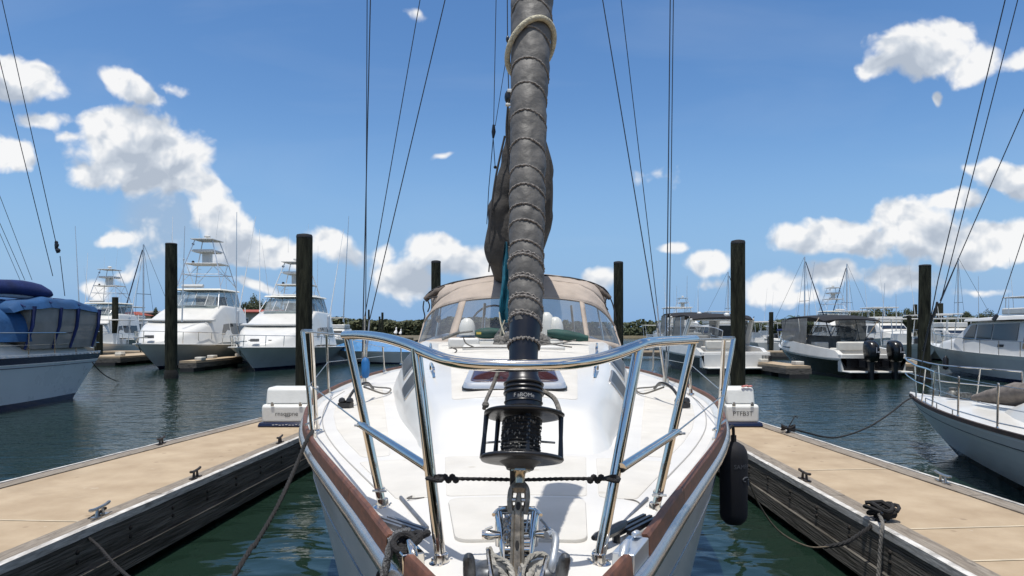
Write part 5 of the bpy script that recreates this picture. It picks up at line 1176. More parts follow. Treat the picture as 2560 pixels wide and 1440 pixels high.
def sportfisher(label, L_=13.6, B_=5.2, hm=None, variant=0, group='white sport fishing boats moored bow to the camera'):
    t = thing('sport_fishing_boat', label, 'motor yacht', (0, 0, 0), 0, group); hm = hm or whitehull
    m, sheer, pt, ts = hull_mb(L_, B_, 1.34, 1.10, rake=2.0, tr=.88, wlr=.70, p=2.5, boot=.10, band=.97, flare=1.5); m.obj('hull', [hm, navyp, gel], t, smooth=50)
    m = MB()
    for sg in (-1, 1): m.tube([sheer(-L_ / 2 + L_ * k / 16, sg) + Vector((sg * .01, 0, -.02)) for k in range(17)], .035, 6)
    m.obj('rub_rail', gel, t)
    deck_mb(sheer, L_, y0=-2.5).obj('foredeck', gel, t, smooth=50)
    m = MB(); m.box((0, -4.6, .75), (B_ * .80, 3.6, .1)); m.obj('cockpit_floor', gel, t)
    cp = [(5.6, .35, .25, 1.2, 1.40), (5.1, .95, .75, 1.2, 1.58), (4.5, 1.35, 1.1, 1.2, 1.84), (3.8, 1.75, 1.45, 1.15, 2.12), (3.2, 2.0, 1.66, 1.15, 2.34), (2.7, 2.1, 1.74, 1.15, 2.44)]
    loft(cp, .25).obj('trunk_cabin', gel, t, smooth=60)
    hs = [(2.95, 1.98, 1.68, 1.2, 2.42), (2.55, 1.95, 1.70, 1.2, 2.58), (1.6, 1.95, 1.66, 1.3, 3.02), (.75, 2.0, 1.60, 1.3, 3.38), (.3, 2.0, 1.58, 1.3, 3.44), (-2.2, 1.96, 1.55, 1.2, 3.40), (-2.6, 1.92, 1.55, 1.2, 3.1)]
    loft(hs, .16).obj('deckhouse', gel, t, smooth=45)
    m = MB(); q = [Vector((x, 3.14 - .5 * (abs(x) / 1.9) ** 2.6, 2.50)) for x in [-1.9 + .19 * k for k in range(21)]]
    m.rings([[v + Vector((0, .10, -.03)), v + Vector((0, .12, .05)), v + Vector((0, -.3, .12)), v + Vector((0, -.3, -.03))] for v in q]); m.obj('brow', gel, t, smooth=40)
    hw = lambda y, z: 1.97 + (1.62 - 1.97) * (z - 1.3) / 2.1
    for sg in (-1, 1):
        for cs in ([(1.5, 1.75), (1.1, 2.32), (.35, 2.38), (.35, 1.75)], [(.22, 1.75), (.22, 2.38), (-.75, 2.40), (-.75, 1.75)], [(-.88, 1.75), (-.88, 2.40), (-2.0, 2.40), (-2.0, 1.75)]):
            side_panel(sg, cs, hw).obj('window', glassdk, t)
    m = MB(); m.box((0, -2.64, 2.1), (2.9, .03, 1.4)); m.obj('saloon_door', glassdk, t)
    # flybridge: clear enclosure, hardtop
    fb_ = [(1.15, 1.25, 1.15, 3.36, 3.40), (.35, 1.48, 1.20, 3.38, 4.22), (-1.9, 1.5, 1.25, 3.38, 4.30), (-2.2, 1.45, 1.25, 3.38, 4.30)]
    loft(fb_, .03).obj('bridge_enclosure', vinyl2, t, smooth=30)
    m = MB()
    for sx in (-1, 1):
        for y, zt in ((1.1, 4.24), (-.2, 4.3), (-1.2, 4.3), (-2.1, 4.3)): m.tube([(sx * 1.49, y, 3.38), (sx * 1.25, y - (.7 if y > .5 else 0), zt)], .022, 6)
    for x in (-.75, 0, .75): m.tube([(x, 1.17, 3.4), (x * .9, .38, 4.24)], .014, 6)
    m.obj('bridge_frame', whitepipe, t)
    m = MB(); m.box((0, -.6, 3.75), (.9, .5, .5)); m.box((-.6, -1.4, 3.7), (.5, .5, .6)); m.box((.6, -1.4, 3.7), (.5, .5, .6)); m.obj('helm_console', M('helm_grey', (.28, .28, .27), .6, var=.3, scale=3), t, bevel=.04)
    m = MB(); m.box((0, -.85, 4.36), (2.85, 2.9, .09), taper=.95); m.obj('hardtop', M('cream_hardtop', (.72, .69, .60), .4, var=.04, scale=2), t, bevel=.03)
    m = MB(); m.rings([[Vector((x, 1.0 + .12 * math.cos(a), 4.52 + .1 * math.sin(a))) for a in [2 * PI * k / 8 for k in range(8)]] for x in (-.6, -.5, .5, .6)]) if variant == 0 else m.box((.2, -.6, 4.47), (.8, .5, .12)); m.obj('life_raft', gel, t)
    tower(t, 4.40 if variant == 0 else 3.6, .3, -2.0, 1.3, 7.35 if variant == 0 else 6.6, .52, -.35, -1.35, alu if variant == 0 else whitepipe, mid=.52)
    rails(sheer, 1.2, L_ / 2 - .35, .62, 6, .017, .16, .06, chrome, t)
    for sg in (-1, 1):
        whip(t, (sg * 2.0, -.4, 2.6), (sg * 2.55, -1.8, 9.0), .032); m = MB(); m.box((sg * 2.0, -.4, 2.7), (.12, .2, .9)); m.obj('outrigger_base', alu, t, bevel=.02)
        whip(t, (sg * 1.4, -.2, 4.4), (sg * 1.6, .3, 7.6), .012, whitepipe, 'antenna')
        m = MB(); m.tube([(sg * 1.75, -2.4, 1.2), (sg * 1.45, -2.9, 3.4)], .03, 7); m.obj('overhang_post', whitepipe, t)
    whip(t, (-.5, -.85, 7.3), (-.7, -.9, 9.2), .010, whitepipe, 'antenna'); whip(t, (.5, -.85, 7.3), (.5, -.9, 8.8), .010, whitepipe, 'antenna')
    m = MB(); m.box((0, L_ / 2 - .3, 1.62), (.22, .9, .06)); m.box((0, L_ / 2 + .05, 1.55), (.12, .25, .12)); m.obj('anchor_roller', dullsteel, t, bevel=.01)
    m = MB(); m.tube([(0.1, L_ / 2 - .15, 1.5), (0.12, L_ / 2 - .55, .9)], .03, 6); m.obj('anchor', M('grey_anchor', (.12, .12, .12), .5, .5), t)
    m = MB(); m.box((0, 5.7, 1.66), (.35, .3, .16)); m.box((-.5, 4.9, 1.62), (.16, .25, .1)); m.box((.5, 4.9, 1.62), (.16, .25, .1)); m.obj('windlass', M('fittings_dark', (.1, .1, .1), .5, var=.4), t, bevel=.02)
    return t
sfA = sportfisher('white sport fishing boat with tall open tuna tower, its bow crossed by the mossy piling'); sfA.location = (-18.3, 40.0, 0); sfA.rotation_euler = (0, 0, PI)
sfB = sportfisher('white sport fishing boat with white tower and radar, half behind the thick left piling', 15.4, 5.5, variant=1); sfB.location = (-12.75, 39.4, 0); sfB.rotation_euler = (0, 0, PI); sfB.scale = (1, 1, .9)
sfC = dup(sfA, (-36.0, 60, 0), PI, 'distant sport fishing boat whose white tower stands above the blue sailboat canvas')
sfD = dup(sfB, (24.8, 98, 0), PI, 'distant sport fishing boat whose pale tower rises above the short black bimini', 'far sport fishing boats')
sfE = dup(sfA, (41, 86, 0), PI, 'distant sport fishing boat with grey ladder like tower above the black canvas cruiser', 'far sport fishing boats')

# blue canvas sailboat on the left: stern away from us
def blue_boat():
    L_ = 11.2; t = thing('sailboat', 'white sailboat with navy sheer band, blue boom cover and blue cockpit enclosure', 'sailboat', (-13.95, 15.4, 0), PI)
    m, sheer, pt, ts = hull_mb(L_, 3.45, 1.35, 1.30, rake=1.4, tr=.74, wlr=.86, p=2.3, sr=1.1, band=.86, boot=.12); m.obj('hull', [M('blueboat_hull', (.52, .54, .55), .28, var=.05, scale=1, coat=.2), navyp, navyp], t, smooth=50)
    for s_ in (.80, .86):
        for sg in (-1, 1):
            m = MB(); m.tube([pt(s_, q, sg) + Vector((sg * .004, 0, 0)) for q in ts[:-1]], .012 if s_ < .85 else .016, 5); m.obj('stripe', navyp if s_ < .85 else gel, t)
    deck_mb(sheer, L_).obj('deck', gel, t, smooth=50)
    m = MB()
    for sg in (-1, 1):
        for k in range(60): v = sheer(-L_ / 2 + .05 + k * .17, sg) if -L_ / 2 + .05 + k * .17 < L_ / 2 else None; 
        m.tube([sheer(-L_ / 2 + L_ * k / 20, sg) + Vector((-sg * .04, 0, .05)) for k in range(20)], .016, 5)
        for k in range(46):
            v = sheer(-L_ / 2 + .1 + k * .22, sg); m.box(v + Vector((-sg * .04, 0, .015)), (.02, .08, .07))
    m.obj('perforated_toe_rail', alu, t)
    loft([(3.0, .5, .4, 1.2, 1.35), (2.4, 1.0, .8, 1.2, 1.62), (1.0, 1.3, 1.05, 1.2, 1.72), (-1.0, 1.35, 1.1, 1.2, 1.78), (-1.6, 1.35, 1.1, 1.2, 1.76), (-2.4, 1.35, 1.2, 1.2, 1.55), (-4.9, 1.35, 1.2, 1.2, 1.50)], .1).obj('coachroof', gel, t, smooth=45)
    hw = lambda y, z: 1.34 + (1.08 - 1.34) * (z - 1.2) / .55
    for sg in (-1, 1):
        for y in (1.3, .35, -.6): side_panel(sg, roundpoly([(y, 1.38), (y + .38, 1.38), (y + .38, 1.56), (y, 1.56)], .04, 2), hw, .02).obj('portlight', M('smoked_port', (.08, .075, .07), .2), t)
    # dodger, bimini, enclosure
    dd = []
    for y, w_, zt in ((-.2, 1.0, 1.80), (-.55, 1.15, 2.25), (-1.0, 1.25, 2.55), (-1.6, 1.32, 2.68), (-2.3, 1.35, 2.66)): dd.append((y, w_ + .12, w_ - .1, 1.70, zt - .08))
    loft(dd, .5, 7).obj('spray_hood', bluecv, t, smooth=60)
    bb = [(-1.7, 1.42, 1.30, 2.44, 2.58), (-2.0, 1.46, 1.34, 2.52, 2.76), (-2.6, 1.49, 1.38, 2.56, 2.80), (-3.0, 1.5, 1.38, 2.60, 2.90), (-3.6, 1.5, 1.38, 2.58, 2.83), (-4.2, 1.5, 1.38, 2.60, 2.88), (-4.7, 1.48, 1.36, 2.56, 2.78), (-5.2, 1.46, 1.32, 2.52, 2.72)]
    lm = loft(bb, .16, 4)
    for v in lm.v: v.z += .015 * noise.noise(Vector((v.x * 2.2, v.y * 2.8, 0)))
    lm.obj('bimini_top', bluecv, t, smooth=60)
    for y in (-2.0, -3.0, -4.2, -5.2):
        m = MB(); q = [v for v in (Vector((1.5 * s_, y, interp([(-5.2, 2.74), (-4.2, 2.91), (-3.0, 2.93), (-2.0, 2.79)], y) - .20 * abs(s_) ** 5)) for s_ in [-1 + .1 * k for k in range(21)])]; m.tube(q, .018, 6); m.obj('canopy_bow', navycv, t)
    ee = [(-2.25, 1.40, 1.44, 1.5, 2.60), (-3.2, 1.43, 1.47, 1.5, 2.64), (-5.15, 1.38, 1.43, 1.5, 2.56)]
    loft(ee, .02, 2).obj('mesh_enclosure', mesh_scr, t, smooth=30)
    m = MB()
    for y in (-2.3, -3.35, -4.1, -5.1):
        for sg in (-1, 1): m.tube([(sg * 1.44, y + .25, 1.5), (sg * 1.47, y, 2.1), (sg * 1.49, y - .05, 2.62)], [.03, .045, .05], 6)
    split_obj(m, 'enclosure_seam', navycv, t)
    m = MB(); m.tube([(1.46, -.9, 1.55), (1.46, -1.5, 2.1), (1.3, -1.9, 2.62)], .05, 6); m.obj('hood_edge', navycv, t)
    # boom and its cover
    m = MB(); rs = []
    for k in range(22):
        f = k / 21; y = 2.6 - 6.1 * f; zc = 3.25 - .12 * f + .03 * math.sin(f * 17); h_ = (.36 - .12 * f) * (1 + .06 * math.sin(f * 23)); w_ = .17
        if k == 21: h_ *= .6; w_ *= .6
        rs.append([Vector((w_ * math.cos(a) * (1 - .3 * max(0, math.sin(a))) - 1.1 * f, y, zc - .12 + h_ * math.sin(a) * (1 if math.sin(a) > 0 else .5))) for a in [2 * PI * j / 14 for j in range(14)]])
    m.rings(rs); m.obj('boom_cover', navycv, t, smooth=60)
    m = MB(); m.tube([(0, 2.7, 3.05), (-1.1, -3.55, 2.86)], .06, 8); m.obj('boom', alu, t)
    m = MB(); m.lathe((0, 2.8, 1.2), [(.09, 0), (.09, 13.4)], 12); m.obj('mast', alu, t)
    m = MB(); m.tube([(-1.1, 0.4, 1.75), (-1.05, .2, 2.95), (-.9, .1, 3.05), (0, .05, 3.1), (.9, .1, 3.05), (1.05, .2, 2.95), (1.1, .4, 1.75)], .035, 8); m.obj('sail_arch', chrome, t)
    m = MB(); m.box((0, 1.0, 3.02), (1.0, 2.2, .08)); m.obj('kayak_board', M('orange_brown_board', (.28, .11, .04), .5, var=.3), t, bevel=.03)
    rails(sheer, -5.3, 3.6, .62, 8, .014, .1, .0, chrome, t, 'lifelines', mid=True, round_bow=False)
    m = MB(); m.tube(curve([(1.3, -4.4, 1.95), (1.35, -5.3, 1.95), (.9, -5.55, 1.95), (-.9, -5.55, 1.95), (-1.35, -5.3, 1.95), (-1.3, -4.4, 1.95)], 4), .016, 6)
    m.tube(curve([(1.3, -4.4, 1.62), (1.35, -5.3, 1.62), (.9, -5.55, 1.62), (-.9, -5.55, 1.62), (-1.35, -5.3, 1.62), (-1.3, -4.4, 1.62)], 4), .012, 6); m.obj('stern_rail', chrome, t)
    for sx in (-1.25, 1.3):
        pass
    for a, b, r in (((-.95, -5.4, 1.35), (-.9, -1.6, 15), .009), ((-1.45, -3.6, 1.35), (-.25, 1.6, 14.6), .008), ((1.2, -5.4, 1.35), (.9, -1.6, 14), .006)): pass
    m = MB(); m.ball((-1.2, -.4, 2.0), .14, 8, (1, 1, 1.2)); m.box((-1.25, -.35, 1.82), (.3, .4, .16)); m.ball((-1.22, -.1, 1.85), .13, 8, (1, 1.3, .8)); m.obj('line_bag', M('pale_rope_bundle', (.40, .38, .34), .9, var=.6, scale=12), t)
    m = MB(); m.box((-1.3, -.3, 1.73), (.3, .7, .06)); m.obj('blue_cloth', navycv, t)
    return t
bb_ = blue_boat()
def far_stay(name, a, b, r, parent, mat=wire):
    m = MB(); m.tube([a, a.lerp(b, .5), b], r, 6); o = m.obj(name, mat, None); o.data.transform(parent.matrix_basis.inverted()); o.parent = parent; return o
bpy.context.view_layer.update()
for (x0, y0, Ya, x1, y1, Yb, r) in ((-4, -40, 17.4, 141, 612, 19.6, .010), (150, 640, 19.7, 162, 740, 20.0, .010), (-6, 130, 15.6, 132, 690, 17.8, .009), (-8, 470, 14.8, 80, 700, 17.0, .006), (-6, 545, 14.8, 62, 700, 16.6, .006), (-2, 580, 15, 50, 700, 16.6, .005)):
    far_stay('stay', P(x0, y0, Ya), P(x1, y1, Yb), r, bb_)
m = MB(); q = [P(140, 604, 19.6), P(142, 612, 19.6), P(141, 620, 19.6), P(146, 632, 19.65)]; m.tube(q, [.03, .06, .045, .05], 8); m.ball(P(141, 606, 19.6), .05, 8); m.ball(P(145, 626, 19.6), .07, 8); o = m.obj('insulator', blackp, None); o.data.transform(bb_.matrix_basis.inverted()); o.parent = bb_
rope('mooring_line', 'dark line from the blue canvas sailboat stern dipping into the water', [P(231, 906, 19.9), P(246, 924, 20.5), P(265, 940, 22), P(285, 950, 24), P(296, 953, 25.5)], .016, blackrope, twist=False)

# small white sailboat on the right: bow away, port side towards us
def white_sail():
    L_ = 9.6; B_ = 2.9; t = thing('sailboat', 'small white sailboat with dark toe rail moored right of the right finger dock', 'sailboat', (7.10, 7.35, 0))
    m, sheer, pt, ts = hull_mb(L_, B_, .84, .76, rake=1.35, tr=.7, wlr=.90, p=2.0, sr=.8, band=.965, boot=.16, n=26, flare=1.0); m.obj('hull', [M('right_hull', (.60, .59, .565), .3, var=.06, scale=1.2, coat=.15), blackpaint, M('white_stripe', (.7, .7, .7), .3)], t, smooth=60)
    for sg in (-1, 1):
        m = MB(); m.tube([pt(.80, q, sg) + Vector((sg * .002, 0, 0)) for q in ts[:-1]], .006, 5); m.obj('stripe', blackp, t)
        m = MB(); rs = []
        for k in range(31):
            f = 1 - (1 - k / 30) ** 1.6; v = pt(1, f * .995, sg); rs.append([v + Vector((sg * .01, 0, -.015)), v + Vector((sg * .008, 0, .035)), v + Vector((-sg * .035, 0, .035)), v + Vector((-sg * .035, 0, -.015))])
        m.rings(rs); m.obj('toe_rail', M('dark_teak', (.035, .022, .016), .7, var=.5, scale=9), t, smooth=30)
    deck_mb(sheer, L_, .03, .01, camber=.07).obj('deck', gel, t, smooth=60)
    loft([(2.1, .32, .22, .8, .90), (1.5, .58, .42, .8, 1.10), (.9, .78, .58, .8, 1.26), (0, .88, .66, .8, 1.33), (-2.6, .9, .7, .8, 1.36)], .14, 5).obj('coachroof', gel, t, smooth=60)
    hw = lambda y, z: (.86 if y < .3 else .86 - .10 * (y - .3)) + (.66 - .88) * (z - .8) / .5
    for sg in (-1, 1):
        for y in (.15, -1.0): side_panel(sg, roundpoly([(y, 1.0), (y + .55, 1.0), (y + .62, 1.14), (y + .4, 1.2), (y, 1.2)], .06, 3), hw, .02).obj('portlight', M('smoked_port', (.08, .075, .07), .2), t)
    # sail bag on the foredeck, windlass
    m = MB(); rs = []
    for k in range(12):
        f = k / 11; rr = .14 * math.sin(PI * min(.97, max(.06, f))) ** .6; c = Vector((-.12 + .2 * f, 2.9 - 1.5 * f, .98 + .28 * f)); rs.append([c + Vector((rr * 1.3 * math.cos(a), 0, rr * math.sin(a) * (1 + .3 * noise.noise(Vector((a, f * 5, 0)))))) for a in [2 * PI * j / 12 for j in range(12)]])
    m.rings(rs); m.obj('sail_bag', M('taupe_cloth', (.15, .13, .115), .9, var=.4, scale=8, bump=.5, bscale=12, bdist=.03), t, smooth=70)
    m = MB(); m.lathe((0, 3.6, .93), [(.10, 0), (.09, .06), (.05, .10), (.06, .14), (.01, .15)], 12); m.box((.1, 3.5, .96), (.2, .12, .08)); m.obj('windlass', M('gear_grey', (.14, .14, .13)), t)
    # pulpit and lifelines
    def s(y, sg, h, inn=.1): a = sheer(y, sg); return Vector((sg * max(.04, abs(a.x) - inn), y, a.z + h))
    m = MB(); top = [s(3.0, -1, .55), s(3.6, -1, .56), s(4.3, -1, .57) + Vector((-.06, 0, 0)), Vector((0, 4.9, 1.50)), s(4.3, 1, .57) + Vector((.06, 0, 0)), s(3.6, 1, .56), s(3.0, 1, .55)]
    m.tube(curve(top, 4), .014, 8); m.tube(curve([v + Vector((0, 0, -.27)) for v in top], 4), .010, 8)
    for v, y, sg in ((top[0], 3.0, -1), (top[1], 3.7, -1), (top[2], 4.25, -1), (top[6], 3.0, 1), (top[5], 3.7, 1), (top[4], 4.25, 1)): m.tube([v, s(y, sg, 0, .06)], .013, 8)
    m.obj('bow_pulpit', chrome, t)
    for sg in (-1, 1):
        for y in (1.9, .85, -.7, -2.3):
            m = MB(); m.tube([s(y, sg, 0, .06), s(y, sg, .56, .07)], .013, 8); m.ball(s(y, sg, .56, .07), .016, 6); m.lathe(s(y, sg, -.005, .06), [(.03, 0), (.02, .03), (.016, .05)], 8); m.obj('stanchion', chrome, t)
        for h_ in (.54, .28):
            m = MB(); m.tube([s(3.0, sg, h_ + .01, .07), s(1.9, sg, h_, .07), s(.85, sg, h_, .07), s(-.7, sg, h_, .07), s(-2.3, sg, h_, .07)], .0045, 6); m.obj('lifeline', dullsteel, t)
        m = MB(); m.tube([s(3.6, sg, .08, .1), s(2.9, sg, .09, .1), s(2.2, sg, .08, .1), s(.9, sg, .08, .1), s(-2, sg, .08, .1)], .009, 6)
        for y in (3.6, 2.9, 2.2): m.tube([s(y, sg, .08, .1), s(y, sg, 0, .1)], .008, 6)
        m.obj('toe_bar', dullsteel, t)
    m = MB(); m.lathe((0, .2, 1.2), [(.075, 0), (.075, 11)], 12); m.obj('mast', alu, t)
    return t
ws = white_sail(); bpy.context.view_layer.update()
for a, b, r in ((P(2290, 985, 11.7), P(2345, 700, 11.0), .008), (P(2345, 700, 11.0), P(2520, -30, 9.6), .008), (P(2352, 752, 11.0), P(2552, -30, 9.6), .007), (P(2350, 752, 11.0), P(2565, 262, 9.7), .007), (P(2492, 792, 10.2), P(2562, 580, 9.6), .006)):
    far_stay('stay', a, b, r, ws)
m = MB(); m.tube([P(2308, 878, 11.5), P(2322, 822, 11.3), P(2338, 770, 11.1)], [.014, .022, .014], 8); m.tube([P(2336, 790, 11.1), P(2343, 755, 11.0)], .018, 8); m.tube([P(2484, 800, 10.2), P(2492, 788, 10.2)], .03, 8); o = m.obj('turnbuckle', blackp, None); o.data.transform(ws.matrix_basis.inverted()); o.parent = ws

# express cruisers with their sterns to us
def express(label, L_, B_, loc, rz, black=True, ob=2, bim=(2.6, -1.6, 1.5, 1.35), arch=False, group=None):
    t = thing('express_cruiser', label, 'motorboat', loc, rz, group)
    m, sheer, pt, ts = hull_mb(L_, B_, 1.35, .82, rake=2.0, tr=.92, wlr=.84, p=2.4, band=.88, boot=.14, flare=1.3)
    m.obj('hull', [blackpaint if black else whitehull, blackp, gel], t, smooth=50)
    deck_mb(sheer, L_, y0=.3, camber=.12).obj('foredeck', gel, t, smooth=50)
    y_ = L_ / 2
    loft([(y_ - 1.2, .35, .25, 1.15, 1.3), (y_ - 2.2, .95, .8, 1.05, 1.52), (y_ - 3.3, 1.25, 1.05, 1.0, 1.66), (y_ - 4.0, 1.35, 1.15, 1.0, 1.68)], .25, 5).obj('trunk_cabin', gel, t, smooth=60)
    for sg in (-1, 1):
        m = MB(); rs = []
        for k in range(12):
            y = (y_ - 3.2) - (L_ - 3.2) * k / 11; a = sheer(y, sg); h_ = interp([(-y_, .05), (-y_ + .6, .32), (0, .50), (y_ - 3.2, .25)], y); rs.append([a + Vector((0, 0, -.03)), a + Vector((-sg * .06, 0, h_)), a + Vector((-sg * .26, 0, h_)), a + Vector((-sg * .26, 0, -.4))])
        m.rings(rs); m.obj('coaming', gel, t, smooth=40)
        m = MB(); m.tube([sheer(y_ - 4.6, sg) + Vector((0, 0, .18)), sheer(y_ - 3.6, sg) + Vector((-sg * .02, 0, .12))], .03, 6); m.obj('side_vent', blackp, t)
    m = MB(); m.box((0, -y_ + 2.6, .62), (B_ * .86, 5.0, .1)); m.obj('cockpit_floor', M('cockpit_beige', (.55, .50, .42), .6, var=.08), t)
    m = MB(); m.box((0, -y_ + .16, .62), (B_ * .9, .3, .75)); m.box((0, -y_ - .28, .28), (B_ * .86, .7, .08)); m.obj('transom', gel, t, bevel=.05)
    m = MB(); m.box((-.55, -y_ + 1.0, .95), (1.3, .8, .55)); m.box((-.55, -y_ + .68, 1.3), (1.3, .2, .4)); m.box((.8, -y_ + 2.4, 1.1), (.7, .5, .8)); m.box((-.8, -y_ + 3.2, 1.1), (.6, .6, .7)); split_obj(m, 'seat', M('cream_seats', (.60, .57, .50), .6, var=.08, scale=3), t, bevel=.06)
    m = MB(); m.box((0, y_ - 4.5, 1.35), (B_ * .7, .3, .7)); m.obj('helm_dash', M('helm_grey', (.28, .28, .27)), t, bevel=.04)
    # windscreen
    yb = y_ - 4.0
    m = MB(); bot = [(-B_ / 2 + .25, yb - 1.6, 1.45), (-B_ / 2 + .3, yb - .6, 1.55), (-B_ * .3, yb + .1, 1.66), (0, yb + .3, 1.72), (B_ * .3, yb + .1, 1.66), (B_ / 2 - .3, yb - .6, 1.55), (B_ / 2 - .25, yb - 1.6, 1.45)]
    top = [(-B_ / 2 + .3, yb - 1.9, 1.95), (-B_ / 2 + .42, yb - 1.1, 2.12), (-B_ * .27, yb - .6, 2.2), (0, yb - .5, 2.22), (B_ * .27, yb - .6, 2.2), (B_ / 2 - .42, yb - 1.1, 2.12), (B_ / 2 - .3, yb - 1.9, 1.95)]
    cb_, ct = curve(bot, 3), curve(top, 3); m.rings([cb_, ct], cap=False, closed=False); m.obj('windscreen', vinyl, t)
    m = MB(); m.tube(ct, .022, 6); m.tube(cb_, .02, 6)
    for i in (0, 6, 9, 12, len(ct) - 1): m.tube([cb_[i], ct[i]], .02, 6)
    m.obj('windscreen_frame', alu, t)
    zt, yc, ln, bw = bim
    rs = []
    for k in range(9):
        f = k / 8; y = yc + ln - 2 * ln * f; z = zt - .22 * abs(2 * f - 1) ** 3; w_ = bw * (1 - .08 * abs(2 * f - 1) ** 2); rs.append([Vector((w_ * s_, y, z + .10 * (1 - abs(s_) ** 2.2))) for s_ in (-1, -.8, -.5, 0, .5, .8, 1)] + [Vector((w_ * s_, y, z - .05 + .09 * (1 - abs(s_) ** 2.2))) for s_ in (1, .8, .5, 0, -.5, -.8, -1)])
    m = MB(); m.rings(rs); m.obj('bimini_top', blackcv, t, smooth=50)
    m = MB()
    for sg in (-1, 1):
        for y0_, y1_ in ((yc + ln * .9, yc + ln * .6), (yc - ln * .2, yc), (yc - ln * .2, yc - ln * .9)): m.tube([(sg * (B_ / 2 - .12), y0_, 1.25), (sg * bw, y1_, zt - .08)], .018, 6)
    split_obj(m, 'bimini_frame', chrome, t)
    m = MB(); m.rings([[Vector((sg * (bw + (.0 if z > 2 else .1)), y, z)) for y, z in ((yc + ln * .7, 1.5), (yc + ln * .8, zt - .12), (yc - ln * .35, zt - .06), (yc - ln * .35, 1.4))] for sg in (-1, 1)], cap=True); 
    m = MB()
    for sg in (-1, 1): m.add([(sg * (bw + .05), yc + ln * .75, 1.5), (sg * bw, yc + ln * .85, zt - .12), (sg * bw, yc - ln * .4, zt - .06), (sg * (bw + .05), yc - ln * .4, 1.4)], [(0, 1, 2, 3)])
    split_obj(m, 'side_screen', mesh_scr, t)
    rails(sheer, y_ - 4.2, y_ - .5, .42, 4, .014, .12, .04, chrome, t)
    if arch:
        m = MB()
        for sg in (-1, 1): m.rings([[Vector((sg * (B_ / 2 - .15 - .1 * f), -y_ + 2.8 - .9 * f + a, 1.2 + 1.3 * f)) + Vector((sg * b, 0, 0)) for a, b in ((-.3 + .1 * f, -.05), (.3 - .1 * f, -.05), (.3 - .1 * f, .05), (-.3 + .1 * f, .05))] for f in (0, .5, 1)])
        m.box((0, -y_ + 1.9, 2.5), (B_ - .4, .42, .10)); m.obj('radar_arch', gel, t, bevel=.03)
        m = MB(); m.ball((.3, -y_ + 1.9, 2.72), .16, 10, (1, 1, .8)); m.obj('satellite_dome', gel, t)
    for k in range(ob):
        x = -.48 + .96 * k if ob == 2 else 0; e = bpy.data.objects.new('outboard_motor', None); C.objects.link(e); e.parent = t; e.location = (x, -y_ - .75, 0)
        m = MB(); rs = []
        for z, a, b, dy in ((.72, .17, .22, 0), (.78, .22, .30, 0), (1.0, .245, .36, .01), (1.22, .25, .38, .03), (1.40, .24, .35, .06), (1.52, .20, .27, .10), (1.58, .10, .15, .13)):
            rs.append([Vector((a * (abs(math.cos(q)) ** .75) * math.copysign(1, math.cos(q)), dy + b * (abs(math.sin(q)) ** .75) * math.copysign(1, math.sin(q)), z)) for q in [2 * PI * j / 24 for j in range(24)]])
        m.rings(rs); m.obj('cowling', blackpaint, e, smooth=60)
        m = MB(); m.rings([[Vector((a * math.cos(q), .05 + b * math.sin(q), z)) for q in [2 * PI * j / 14 for j in range(14)]] for z, a, b in ((.74, .16, .22), (.5, .12, .18), (.2, .09, .16), (-.2, .06, .14), (-.6, .04, .12))]); m.box((0, .42, .62), (.34, .5, .3)); m.obj('leg', blackp, e, smooth=50)
        m = MB(); m.box((0, -.375, 1.2), (.03, .012, .22)); m.box((.10, -.36, 1.12), (.12, .02, .05)); m.obj('decal', M('pale_decal', (.4, .4, .42), .4), e)
    return t
exE = express('black and white cruiser with black canvas top and two black outboard motors', 9.6, 3.0, (15.0, 33.0, 0), 0, True, 2, (2.62, -.6, 2.4, 1.35))
exD = express('white cruiser with black hull bottom and beige cockpit, crossed by the thick right piling', 11.4, 3.6, (9.9, 36.9, 0), R(4), True, 0, (2.74, -2.6, 1.5, 1.6), arch=True)
m = MB(); m.box((0, -5.74, .60), (3.05, .05, .62)); m.obj('transom_panel', gel, exD, bevel=.04)
m = MB()
for i in range(7): m.box((1.2 + .07 * i, -5.775, .70), (.03, .02, .26))
m.obj('vent_louvres', blackp, exD)
dup(exD, (PX(1700, 57), 57, 0), 0, 'far cruiser under a short black bimini just right of the right hand shrouds', None, 1.2)

